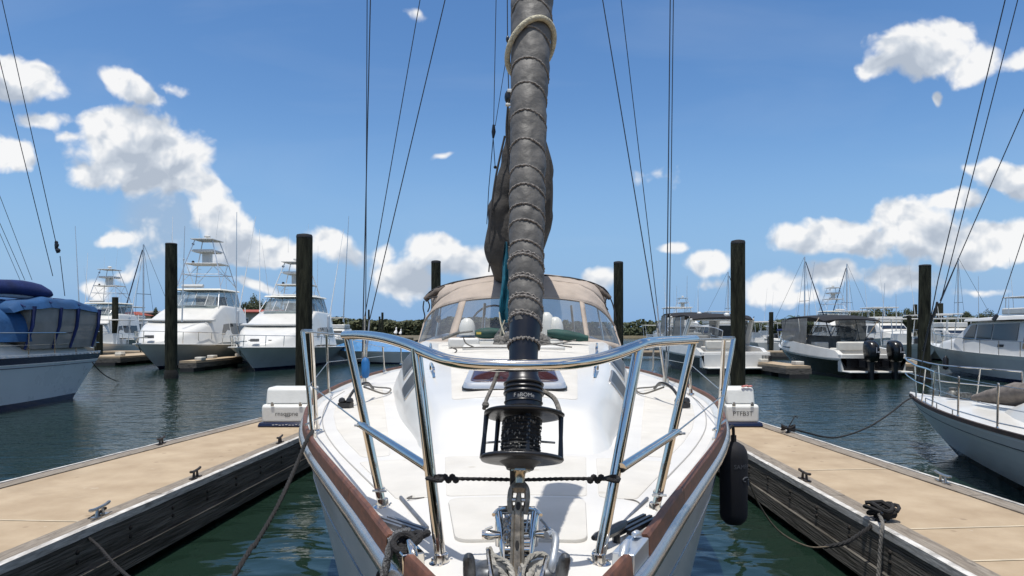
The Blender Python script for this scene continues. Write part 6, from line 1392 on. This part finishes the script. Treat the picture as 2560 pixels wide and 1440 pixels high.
# cabin cruiser on the right
def cabin_cruiser():
    L_ = 11.6; B_ = 3.7; t = thing('cabin_cruiser', 'white cabin cruiser with big tinted side windows at the right picture edge', 'motorboat', (20.55, 27.6, 0))
    m, sheer, pt, ts = hull_mb(L_, B_, 1.35, .98, rake=1.7, tr=.9, wlr=.84, p=2.3, band=.86, boot=.13); m.obj('hull', [M('cc_hull', (.55, .55, .54), .3, var=.08, scale=1, coat=.1), navyp, gel], t, smooth=50)
    deck_mb(sheer, L_).obj('deck', gel, t, smooth=50)
    loft([(4.4, .4, .3, 1.15, 1.32), (3.6, 1.0, .85, 1.1, 1.5), (2.4, 1.35, 1.2, 1.05, 1.62), (1.2, 1.5, 1.35, 1.0, 1.66)], .2, 5).obj('trunk_cabin', gel, t, smooth=60)
    loft([(1.75, 1.52, 1.45, 1.0, 1.62), (.9, 1.6, 1.35, 1.0, 2.28), (.4, 1.62, 1.36, 1.0, 2.34), (-4.6, 1.62, 1.40, .9, 2.38)], .06).obj('deckhouse', M('house_white', (.62, .62, .60), .4, var=.04, scale=2), t, smooth=40)
    hw = lambda y, z: 1.61 + (1.38 - 1.61) * (z - 1.0) / 1.34
    for sg in (-1, 1):
        for cs in ([(1.15, 1.62), (.72, 2.2), (.42, 2.22), (.42, 1.62)], [(.3, 1.6), (.3, 2.22), (-.55, 2.24), (-.55, 1.6)], [(-.62, 1.6), (-.62, 2.24), (-1.95, 2.26), (-1.95, 1.6)], [(-2.3, 1.55), (-2.3, 2.27), (-4.3, 2.28), (-4.3, 1.55)]):
            side_panel(sg, cs, hw, .015).obj('window', M('tinted_window', (.035, .05, .055), .08, spec=.8), t)
        side_panel(sg, [(-2.3, 1.3), (-2.3, 1.5), (-4.5, 1.5), (-4.5, 1.3)], hw, .014).obj('wood_panel', M('tan_panel', (.40, .28, .16), .5, var=.1), t)
        side_panel(sg, [(-1.0, 1.34), (-1.0, 1.44), (-1.3, 1.44), (-1.3, 1.34)], hw, .02).obj('side_vent', blackp, t)
    m = MB()
    for x0, x1 in ((-1.25, -.45), (-.38, .38), (.45, 1.25)): m.add([(x0, 1.73, 1.68), (x1, 1.73, 1.68), (x1 * .93, 1.03, 2.22), (x0 * .93, 1.03, 2.22)], [(0, 1, 2, 3)])
    m.obj('windscreen', M('tinted_window', (.035, .05, .055)), t)
    loft([(1.5, 1.2, 1.15, 2.36, 2.40), (1.0, 1.55, 1.5, 2.36, 2.46), (-2, 1.66, 1.6, 2.40, 2.56), (-4.9, 1.6, 1.55, 2.40, 2.52)], .05).obj('roof', gel, t, smooth=50)
    rails(sheer, -4.6, 5.2, .55, 9, .014, .1, .0, chrome, t, 'side_rail', mid=False)
    m = MB(); m.tube(curve([(-1.5, 4.0, 1.4), (-1.62, 4.0, 1.1), (-1.6, 3.9, .7)], 4), .05, 6); m.obj('yellow_strap', M('yellow_strap', (.45, .38, .10), .7), t)
    m = MB()
    for y in (3.4, 2.2): m.lathe((-1.55, y, .55), [(.01, -.3), (.11, -.24), (.12, .2), (.03, .32)], 10)
    m.obj('side_fender', blackp, t)
    return t
cabin_cruiser()

# generic boats of the far rows
def flybridge(label, group='white motorboats of the far rows'):
    L_ = 10.5; B_ = 3.6; t = thing('motor_cruiser', label, 'motorboat', (0, 0, 0), 0, group)
    m, sheer, pt, ts = hull_mb(L_, B_, 1.5, 1.05, rake=1.6, n=12); m.obj('hull', [whitehull, navyp, gel], t, smooth=50)
    deck_mb(sheer, L_).obj('deck', gel, t)
    loft([(3.6, .5, .4, 1.2, 1.4), (2.4, 1.2, 1.0, 1.1, 1.8), (1.6, 1.4, 1.2, 1.1, 1.95), (.6, 1.5, 1.25, 1.1, 2.6), (-3.0, 1.5, 1.3, 1.0, 2.65)], .12).obj('deckhouse', gel, t, smooth=45)
    hw = lambda y, z: 1.49 + (1.27 - 1.49) * (z - 1.1) / 1.5
    for sg in (-1, 1):
        for cs in ([(.9, 1.75), (.5, 2.4), (-.6, 2.4), (-.6, 1.75)], [(-.8, 1.75), (-.8, 2.4), (-2.7, 2.4), (-2.7, 1.75)]): side_panel(sg, cs, hw, .02).obj('window', glassdk, t)
    m = MB(); m.box((0, -3.02, 1.9), (2.2, .04, 1.2)); m.box((0, 1.2, 2.25), (2.1, .5, .05), rx=-.6); split_obj(m, 'window', glassdk, t)
    m = MB(); m.box((0, -.9, 2.95), (2.5, 2.9, .5)); m.obj('flybridge', gel, t, bevel=.08)
    m = MB(); m.box((0, -1.2, 4.05), (2.3, 2.5, .10)); m.obj('canopy', gel, t, bevel=.04)
    m = MB()
    for sx in (-1, 1):
        for y in (-.1, -2.2): m.tube([(sx * 1.05, y, 3.0), (sx * 1.0, y, 4.05)], .03, 6)
    m.obj('canopy_frame', whitepipe, t)
    rails(sheer, 0, 4.8, .55, 5, .02, .1, .0, chrome, t)
    whip(t, (.9, -1.5, 3.2), (1.1, -1.7, 7.2), .02, whitepipe, 'antenna')
    return t
def centre_console(label, group='open boats of the far rows'):
    L_ = 8; B_ = 2.6; t = thing('open_boat', label, 'motorboat', (0, 0, 0), 0, group)
    m, sheer, pt, ts = hull_mb(L_, B_, 1.2, .85, rake=1.3, n=12); m.obj('hull', [whitehull, navyp, gel], t, smooth=50)
    deck_mb(sheer, L_, .15, .3).obj('deck', gel, t)
    m = MB(); m.box((0, -.3, 1.25), (.9, .9, 1.0), taper=.85); m.box((0, -1.3, 1.0), (.9, .5, .6)); m.obj('console', gel, t, bevel=.06)
    m = MB(); m.box((0, -.7, 2.75), (1.9, 2.2, .07)); m.obj('t_top', gel, t, bevel=.03)
    m = MB()
    for sx in (-1, 1):
        for y in (.1, -1.4): m.tube([(sx * .6, y, .8), (sx * .8, y, 2.72)], .03, 6)
    m.obj('t_top_frame', whitepipe, t)
    m = MB(); m.box((0, -4.2, 1.1), (.45, .6, .7)); m.box((0, -4.2, .5), (.2, .3, .8)); m.obj('outboard_motor', blackp, t, bevel=.1)
    whip(t, (.6, -1, 2.8), (.8, -1.3, 6), .015, whitepipe, 'antenna')
    return t
def moored_sail(label, mast=12.5, group='sailboat masts of the far rows'):
    L_ = 10; t = thing('sailboat', label, 'sailboat', (0, 0, 0), 0, group)
    m, sheer, pt, ts = hull_mb(L_, 3.2, 1.25, 1.05, rake=1.4, n=12, tr=.7); m.obj('hull', [whitehull, navyp, gel], t, smooth=50); deck_mb(sheer, L_).obj('deck', gel, t)
    loft([(2.2, .5, .4, 1.1, 1.3), (1, 1.0, .8, 1.1, 1.6), (-2, 1.1, .9, 1.1, 1.65)], .1).obj('coachroof', gel, t)
    m = MB(); m.lathe((0, .8, 1.3), [(.09, 0), (.08, mast - 1.3)], 10); m.obj('mast', alu, t)
    m = MB(); m.tube([(0, 4.8, 1.3), (0, .95, mast - .6)], [.075, .05], 8); m.obj('rolled_headsail', M('navy_sail_roll', (.02, .03, .06), .8), t)
    m = MB(); m.tube([(0, -4.8, 1.2), (0, .7, mast - .1)], .018, 5)
    for sg in (-1, 1):
        m.tube([(sg * 1.5, .5, 1.2), (sg * .9, .75, mast * .52), (0, .8, mast - .3)], .016, 5); m.tube([(0, .8, mast * .52), (sg * .9, .75, mast * .52)], .03, 5)
    m.obj('rigging', wire, t)
    m = MB(); m.tube([(0, .7, 2.4), (0, -3.2, 2.35)], [.16, .12], 8); m.obj('boom_cover', navycv, t)
    return t
fl0 = flybridge('white flybridge cruiser left of the broad black piling, its canopy just under the trees'); fl0.location = (PX(2215, 62), 62, 0); fl0.rotation_euler = (0, 0, PI)
for px, Y, rz, lab, sc in ((2150, 74, PI, 'white flybridge cruiser half hidden by the black canvas top of the twin outboard cruiser', 1.0), (2085, 86, PI, 'far white flybridge cruiser seen through the twin outboard cruiser enclosure', 1.0),
                        (300, 74, PI, 'white flybridge cruiser with cream roof behind the slender green piling', 1.12), (1700, 62, PI, 'white flybridge cruiser beneath the pale tower just left of the thick right piling', 1.0),
                        (1785, 78, 0, 'far white cruiser just left of the thick right piling, above the white cruiser arch', 1.0), (2380, 56, PI, 'white flybridge cruiser left of the big tinted windows of the cabin cruiser', .82), (2600, 70, PI, 'far flybridge cruiser rising above the cabin cruiser roof at the right edge', 1.35),
                        (840, 70, PI, 'far cruiser hidden behind the white tower boat and the left shrouds', .8)):
    dup(fl0, (PX(px, Y), Y, 0), rz, lab, None, sc)
cc0 = centre_console('white open boat with pipe framed top right of the broad black piling'); cc0.location = (PX(2395, 44), 44, 0); cc0.rotation_euler = (0, 0, PI)
for px, Y, rz, lab, sc in ((2335, 47, PI, 'white open boat with tall console right beside the broad black piling', 1.1), (2255, 46, PI, 'white open boat beneath the thin grey weathered piling', 1.0), (1885, 66, 0, 'far white open boat right of the thick right piling', 1.0),
                        (1960, 74, .3, 'far white open boat left of the twin outboard cruiser windscreen', 1.0), (1905, 84, 0, 'farthest white open boat beside the thin far piling', 1.1), (1625, 70, 0, 'far white open boat just right of the canopy', .9), (335, 66, PI, 'far white open boat in the jumble of rails behind the leftmost sport fishing boat bow', 1.1), (272, 50, PI, 'white open boat just right of the short thick stump post', 1.0)):
    dup(cc0, (PX(px, Y), Y, 0), rz, lab, None, sc)
ms0 = moored_sail('far sailboat with grey mast between the blue sailboat and the leftmost sport fishing boat', 11.5); ms0.location = (PX(372, 75), 75, 0); ms0.rotation_euler = (0, 0, 1.2)
for px, Y, rz, lab, sc in ((1998, 72, -1.3, 'far sailboat with tall mast directly above the twin outboard cruiser windscreen', .85), (1808, 76, -1.4, 'far sailboat whose mast stands just left of the thick right piling', .74), (2412, 66, 1.5, 'far sailboat with white mast right of the broad black piling', .78), (2128, 92, .3, 'farthest sailboat mast left of the dense tree clump', .96)):
    dup(ms0, (PX(px, Y), Y, 0), rz, lab, None, sc)
for (x0, y0, x1, y1, Y, lab) in ((2036, 655, 2008, 812, 60, 'long grey outrigger pole leaning left of the ladder like tower'), (2212, 708, 2203, 800, 60, 'thin white whip aerial above the flybridge cruiser left of the broad black piling'), (188, 565, 200, 745, 45, 'thin dark whip pole above the blue sailboat enclosure'), (462, 565, 455, 745, 36, 'thin pole with white bands left of the tuna tower'),
        (1718, 690, 1716, 800, 58, 'tallest thin aerial above the short black bimini beyond the canopy'), (1745, 725, 1748, 810, 62, 'short thin aerial left of the thick right piling'), (1692, 715, 1690, 800, 64, 'thin aerial close right of the right hand shrouds'),
        (2240, 735, 2241, 810, 60, 'short whip aerial in front of the dense tree clump'), (2446, 690, 2447, 800, 58, 'thin aerial between the far white mast and the cabin cruiser roof'), (2522, 735, 2521, 810, 50, 'dark aerial standing above the cabin cruiser roof'),
        (592, 530, 590, 745, 38, 'tall thin white aerial right of the tuna tower'), (872, 540, 858, 745, 40, 'long pale outrigger pole left of the left hand shrouds')):
    m = MB(); a, b = P(x0, y0, Y), P(x1, y1 + 60, Y); m.tube([b, a], [.04, .015], 6)
    if 'bands' in lab:
        for f in (.35, .5): m.ball(a.lerp(b, f), .07, 6)
    tag(m.obj('pole', alu), lab, 'pole')

# far docks
def far_dock(x0, x1, y0, y1, lab):
    t = thing('dock', lab, 'dock', ((x0 + x1) / 2, y0, 0)); w_ = x1 - x0; l_ = y1 - y0
    m = MB(); m.box((0, l_ / 2, .47), (w_, l_, .10)); m.obj('concrete_deck', concrete, t)
    m = MB(); m.box((0, l_ / 2, .30), (w_ + .06, l_ + .06, .24)); m.obj('fascia_board', fasciam, t)
    m = MB(); k = .5
    while k < min(l_, 30): m.box((0, k, .0), (w_ * .8, 1.2, .35)); k += 2
    m.obj('float_box', floatm, t)
    m = MB()
    for k in range(3): m.box((w_ * .3 * (-1) ** k, .8 + k * 2.4, .60), (.35, .5, .16))
    m.obj('dock_step', M('pale_box', (.5, .48, .42), .6, var=.2, scale=4), t, bevel=.03)
    return t
far_dock(-15.9, -15.1, 32.5, 38, 'short finger dock between the two white sport fishing boats')
far_dock(-24.2, -21.9, 38, 50, 'finger dock right of the blue sailboat stern with the slender piling behind')
far_dock(11.3, 12.3, 28.0, 32, 'narrow finger dock between the white cruiser and the twin outboard cruiser')
far_dock(17.1, 18.1, 29.5, 34, 'narrow finger dock between the twin outboard cruiser and the cabin cruiser')
t = far_dock(-60, -6.5, 47, 48.8, 'far walkway dock behind the two white sport fishing boats'); t = far_dock(5, 70, 47, 48.8, 'far walkway dock behind the right hand row of cruisers')
bt = thing('covered_boat', 'low boat under a blue tarpaulin seen through the left side of the bow rail', 'boat', (PX(945, 41), 41, 0), 1.5)
m, sheer, pt, ts = hull_mb(6, 2.2, .9, .7, n=10); m.obj('hull', [whitehull, navyp, gel], bt)
loft([(2.6, .2, .1, .8, 1.0), (1.6, .9, .5, .75, 1.35), (0, 1.1, .4, .75, 1.55), (-2.8, 1.1, .5, .7, 1.2)], .1).obj('tarpaulin', M('sky_blue_tarp', (.05, .20, .42), .6, var=.2, scale=3, bump=.5, bscale=4, bdist=.05), bt)
# pelicans resting on a stub piling
st_ = piling(994, 842, 50, 16, 'short stub piling with two white birds on top, left of the canopy')
for px, lab, sc in ((989, 'white bird standing on the left of the stub piling', 1.0), (1001, 'smaller white bird on the right of the stub piling', .8)):
    c = P(px, 838, 50); b = thing('bird', lab, 'bird', c); m = MB()
    spn = [(0, .0, .10, .09), (.0, -.08, .16, .13), (.02, -.02, .26, .12), (.03, .06, .34, .06), (.03, .08, .44, .045), (.03, .10, .52, .06), (.03, .16, .54, .05), (.03, .30, .50, .015)]
    m.tube([(a_ * sc, b_ * sc, c_ * sc) for a_, b_, c_, r_ in spn], [r_ * sc for *_, r_ in spn], 8)
    m.tube([(.04, -.02, .12), (.05, 0, -.02)], .012, 5); m.tube([(-.04, -.02, .12), (-.05, 0, -.02)], .012, 5); m.obj('body', M('white_feathers', (.7, .69, .66), .8), b)

# ------------------------------------------------------------------ shore, buildings, trees
m = MB(); xs = [-900 + 60 * k for k in range(31)]
m.rings([[Vector((x, Y, z + .3 * noise.noise(Vector((x * .02, Y * .02, 0))))) for x in xs] for Y, z in ((168, -1.5), (170, .5), (200, .9), (400, 1.2), (1500, 2))], cap=False, closed=False)
struct(m.obj('shore', M('shore_ground', (.12, .10, .06), .9, var=.4, scale=.2)))
m = MB(); m.rings([[Vector((x, Y, z)) for x in (-140, -60, -30, -14)] for Y, z in ((96, -1), (97.5, .5), (130, .9), (180, 1.0))], cap=False, closed=False); m.box((-77, 96.4, .1), (126, .5, 1.6)); struct(m.obj('quay_ground', M('shore_ground', (.12, .10, .06))))
m = MB(); m.rings([[Vector((x, Y, z)) for x in (48, 80, 120, 220)] for Y, z in ((104, -1), (105, .5), (130, .9), (180, 1.0))], cap=False, closed=False); struct(m.obj('quay_ground', M('shore_ground', (.12, .10, .06))))

leafA = M('leaves_dark', (.022, .035, .012), .7, var=.4, scale=.5, col2=(.075, .090, .035)); leafB = M('leaves_olive', (.035, .045, .016), .7, var=.4, scale=.5, col2=(.10, .105, .045))
bark = M('bark', (.06, .05, .04), .9)
_tree = {}
def tree_meshes(kind, seed, w_, h_, n=1500):
    rr = random.Random(seed); m = MB(); blobs = []
    for k in range(11):
        a = rr.uniform(0, 2 * PI); q = rr.uniform(0, 1) ** .6; blobs.append((Vector((math.cos(a) * q * w_ * .36, math.sin(a) * q * w_ * .36, h_ * (.42 + .38 * rr.random() * (1 - q * .5)))), w_ * rr.uniform(.13, .22)))
    vs, fs = [], []
    for k in range(n):
        c, r = rr.choice(blobs); d = Vector((rr.gauss(0, 1), rr.gauss(0, 1), rr.gauss(0, 1))).normalized(); p = c + d * r * rr.uniform(.55, 1.1); s_ = rr.uniform(.13, .30) * w_ / 8
        u = d.orthogonal().normalized(); v = d.cross(u); u = (u + d * rr.uniform(-.5, .5)).normalized()
        b = len(vs); vs += [p + u * s_, p + v * s_ * .7, p - u * s_, p - v * s_ * .7 + d * s_ * .3]; fs.append((b, b + 1, b + 2, b + 3))
    m.v = vs; m.f = fs; m.mi = [0] * len(fs)
    tr = MB(); tr.tube([(0, 0, -.5), (.05 * w_, 0, h_ * .25), (0, .02 * w_, h_ * .5)], [w_ * .035, w_ * .028, w_ * .018], 7)
    for c, r in blobs[:6]: tr.tube([(0, 0, h_ * .3), c * .6 + Vector((0, 0, h_ * .2)), c], [w_ * .018, w_ * .012, w_ * .006], 5)
    return m, tr
def tree(px, Y, top, wpx, label, kind=0, seed=0, zb=.8, group='trees on the far shore'):
    h_ = H + (HY - top) * Y / F - zb; w_ = wpx * Y / F; key = seed % 5
    t = thing('tree', label, 'tree', (PX(px, Y), Y, zb), rnd.uniform(0, 6), group)
    if key not in _tree:
        a, b = tree_meshes(kind, key + 3, 8, 6, 2800); ca = a.obj('crown', [leafA], t, smooth=0); cb_ = b.obj('trunk', bark, t); _tree[key] = (ca.data, cb_.data)
    else:
        for nm, me in zip(('crown', 'trunk'), _tree[key]): o = bpy.data.objects.new(nm, me); C.objects.link(o); o.parent = t
    t.scale = (w_ / 7.2, w_ / 7.2, h_ / 5.6)
    return t
TR = [(612, 112, 757, 52, 'leftmost dark tree of the clump behind the red roofed building'), (640, 114, 742, 58, 'tallest dark tree behind the red roofed building'), (668, 112, 752, 46, 'dark tree behind the right end of the red roof'), (690, 120, 762, 36, 'rightmost tree of the clump behind the red roof'),
      (2150, 125, 768, 66, 'rounded tree at the left end of the clump over the white cruisers'), (2190, 130, 771, 60, 'second tree of the clump over the white cruisers'), (2232, 128, 772, 62, 'third tree of the clump over the white cruisers'), (2272, 126, 770, 52, 'tree directly left of the broad black piling'),
      (2335, 120, 782, 50, 'low tree directly right of the broad black piling'), (2375, 118, 784, 56, 'olive tree left of the far white mast'), (2415, 122, 780, 60, 'olive tree behind the far white mast'), (2462, 116, 778, 54, 'tree with loose crown above the cabin cruiser windscreen'), (2500, 122, 790, 50, 'tree behind the cabin cruiser roof'),
      (1948, 122, 797, 44, 'dark shrub like tree right of the thin far piling'), (1982, 120, 801, 44, 'dark shrub like tree beside the palm'), (388, 150, 770, 30, 'small far tree left of the leftmost sport fishing boat'), (1895, 150, 806, 44, 'pale far tree right of the thick right piling'),
      (1046, 150, 798, 34, 'small far tree touching the left edge of the canopy'), (2020, 130, 800, 44, 'low tree behind the twin outboard cruiser windscreen'), (2060, 130, 795, 44, 'low tree behind the ladder like tower')]
for i, (px, Y, top, wpx, lab) in enumerate(TR): tree(px, Y, top, wpx, lab, 0, i * 7)
# mangroves and far wood
def wood(name, lab, x0, x1, Y, h0, h1, n, depth=14, mat=leafB):
    m = MB(); vs, fs = [], []
    for k in range(n):
        x = rnd.uniform(x0, x1); hh = h0 + (h1 - h0) * (.5 + .7 * noise.noise(Vector((x * .06, 3, Y)))) + .9 * noise.noise(Vector((x * .28, 9, Y))) + .4 * noise.noise(Vector((x * 1.1, 2, Y))); z = hh * rnd.random() ** .55 + .2; d = Vector((rnd.gauss(0, 1), -abs(rnd.gauss(0, 1)), rnd.gauss(0, 1) + .6)).normalized()
        p = Vector((x, Y + rnd.uniform(0, depth) * (z / hh) * .6, z)); s_ = rnd.uniform(.25, .6); u = d.orthogonal().normalized(); v = d.cross(u); b = len(vs)
        vs += [p + u * s_, p + v * s_ * .8, p - u * s_, p - v * s_ * .8]; fs.append((b, b + 1, b + 2, b + 3))
    # the dark mass under the leaves
    m.v = vs; m.f = fs; m.mi = [0] * len(fs); q = [x0 + (x1 - x0) * k / 80 for k in range(81)]
    m.rings([[Vector((x, Y + 2, .0)) for x in q], [Vector((x, Y + 3, (h0 + (h1 - h0) * (.5 + .7 * noise.noise(Vector((x * .06, 3, Y)))) + .9 * noise.noise(Vector((x * .28, 9, Y)))) * .72)) for x in q], [Vector((x, Y + depth, h0 * .8)) for x in q]], cap=False, closed=False)
    o = m.obj(name, mat, smooth=0); o['kind'] = 'stuff'; o['label'] = lab; return o
wood('mangroves', 'band of olive green mangroves along the water left of the canopy', -44, 8, 140, 2.8, 5.0, 16000)
wood('far_wood', 'low dark wood along the whole far shore', -190, 240, 175, 2.6, 5.4, 26000, mat=leafA)
# palm
pl = thing('palm_tree', 'small palm with drooping fronds beside the far grey mast', 'palm tree', (PX(1990, 110), 110, .8)); m = MB(); m.tube([(0, 0, 0), (.1, 0, 2), (0, 0, 3.1)], [.2, .15, .13], 8); m.obj('trunk', bark, pl); m = MB()
for k in range(14):
    a = 2 * PI * k / 14 + .3 * rnd.random(); d = Vector((math.cos(a), math.sin(a), 0)); up = rnd.uniform(.1, .9); q = [Vector((0, 0, 3.1)) + d * (2.0 * f) + Vector((0, 0, up * math.sin(f * 2.2) - 1.0 * f * f)) for f in (0, .2, .4, .6, .8, 1)]
    for i in range(5):
        for s_ in (-1, 1):
            n_ = Vector((-d.y, d.x, 0)) * s_
            for j in range(3): b = q[i].lerp(q[i + 1], j / 3); e = b + n_ * .42 * (1 - i * .12) + d * .25 + Vector((0, 0, -.2)); m.add([b, b + (q[i + 1] - q[i]) * .22, e], [(0, 1, 2)])
m.obj('frond', M('palm_green', (.04, .08, .02), .6, var=.3), pl, smooth=0)
# buildings
def building(lab, px0, px1, Y, top, roofh, wallm, roofm, wins=5, cat='building', floors=1):
    x0, x1 = PX(px0, Y), PX(px1, Y); zt = H + (HY - top) * Y / F; t = thing('building', lab, cat, ((x0 + x1) / 2, Y, .9)); w_ = x1 - x0; h_ = zt - roofh - .9
    m = MB(); m.box((0, 4, h_ / 2), (w_, 8, h_)); m.obj('wall', wallm, t)
    m = MB(); m.rings([[Vector((x, y, z)) for x, y, z in ((s_ * (w_ / 2 + .5), -.6, h_ + .01), (s_ * (w_ / 2 + .5), -.6, h_ + .12), (s_ * (w_ / 2 - .6), 4, h_ + roofh), (s_ * (w_ / 2 + .5), 8.6, h_ + .12), (s_ * (w_ / 2 + .5), 8.6, h_ + .01))] for s_ in (-1, 1)]); m.obj('roof', roofm, t, smooth=0)
    for fl_ in range(floors):
        for k in range(wins):
            x = -w_ / 2 + w_ * (k + .5) / wins; z = h_ * (fl_ + .55) / floors; f = MB(); f.box((x, -.02, z), (w_ / wins * .62, .1, h_ / floors * .5)); fo_ = f.obj('window', gel, t); g = MB(); g.box((x, -.06, z), (w_ / wins * .52, .06, h_ / floors * .42)); g.obj('pane', glassdk, fo_)
    return t
redr = M('terracotta_roof', (.30, .07, .045), .8, var=.2, scale=2); creamw = M('cream_wall', (.42, .37, .27), .9, var=.08)
building('low cream building with terracotta red roof between the two sport fishing boats', 545, 705, 98, 772, .55, creamw, redr, 8)
building('far house with small red roof left of the leftmost sport fishing boat', 290, 325, 140, 778, .8, creamw, redr, 3)
building('far pale grey roofed house row behind the far grey mast', 330, 392, 150, 776, .6, M('pale_wall', (.5, .48, .44), .9), M('grey_roof', (.22, .22, .24), .8), 6)
building('far white low building on the shore beyond the right end of the canopy', 1590, 1652, 178, 829, .25, M('white_wall', (.6, .62, .64), .8), M('pale_blue_roof', (.42, .5, .56), .7), 7)
building('far pale building glimpsed right of the thick right piling', 1868, 1922, 160, 812, .5, M('pale_wall', (.5, .48, .44)), M('pale_blue_roof', (.4, .5, .55)), 4)

# unseen quay and trees, added to give steel and glass dark reflections
m = MB(); m.rings([[Vector((x, Y, z)) for x in (-80, 80)] for Y, z in ((-7.9, -1), (-8, .9), (-60, 1.2))], cap=False, closed=False); struct(m.obj('quay_ground', M('shore_ground', (.12, .10, .06))))
wood('reflection_wood', 'unseen dark trees added behind the viewer for reflections in the steel', -60, 60, -24, 2.8, 5.0, 5000, mat=leafA)
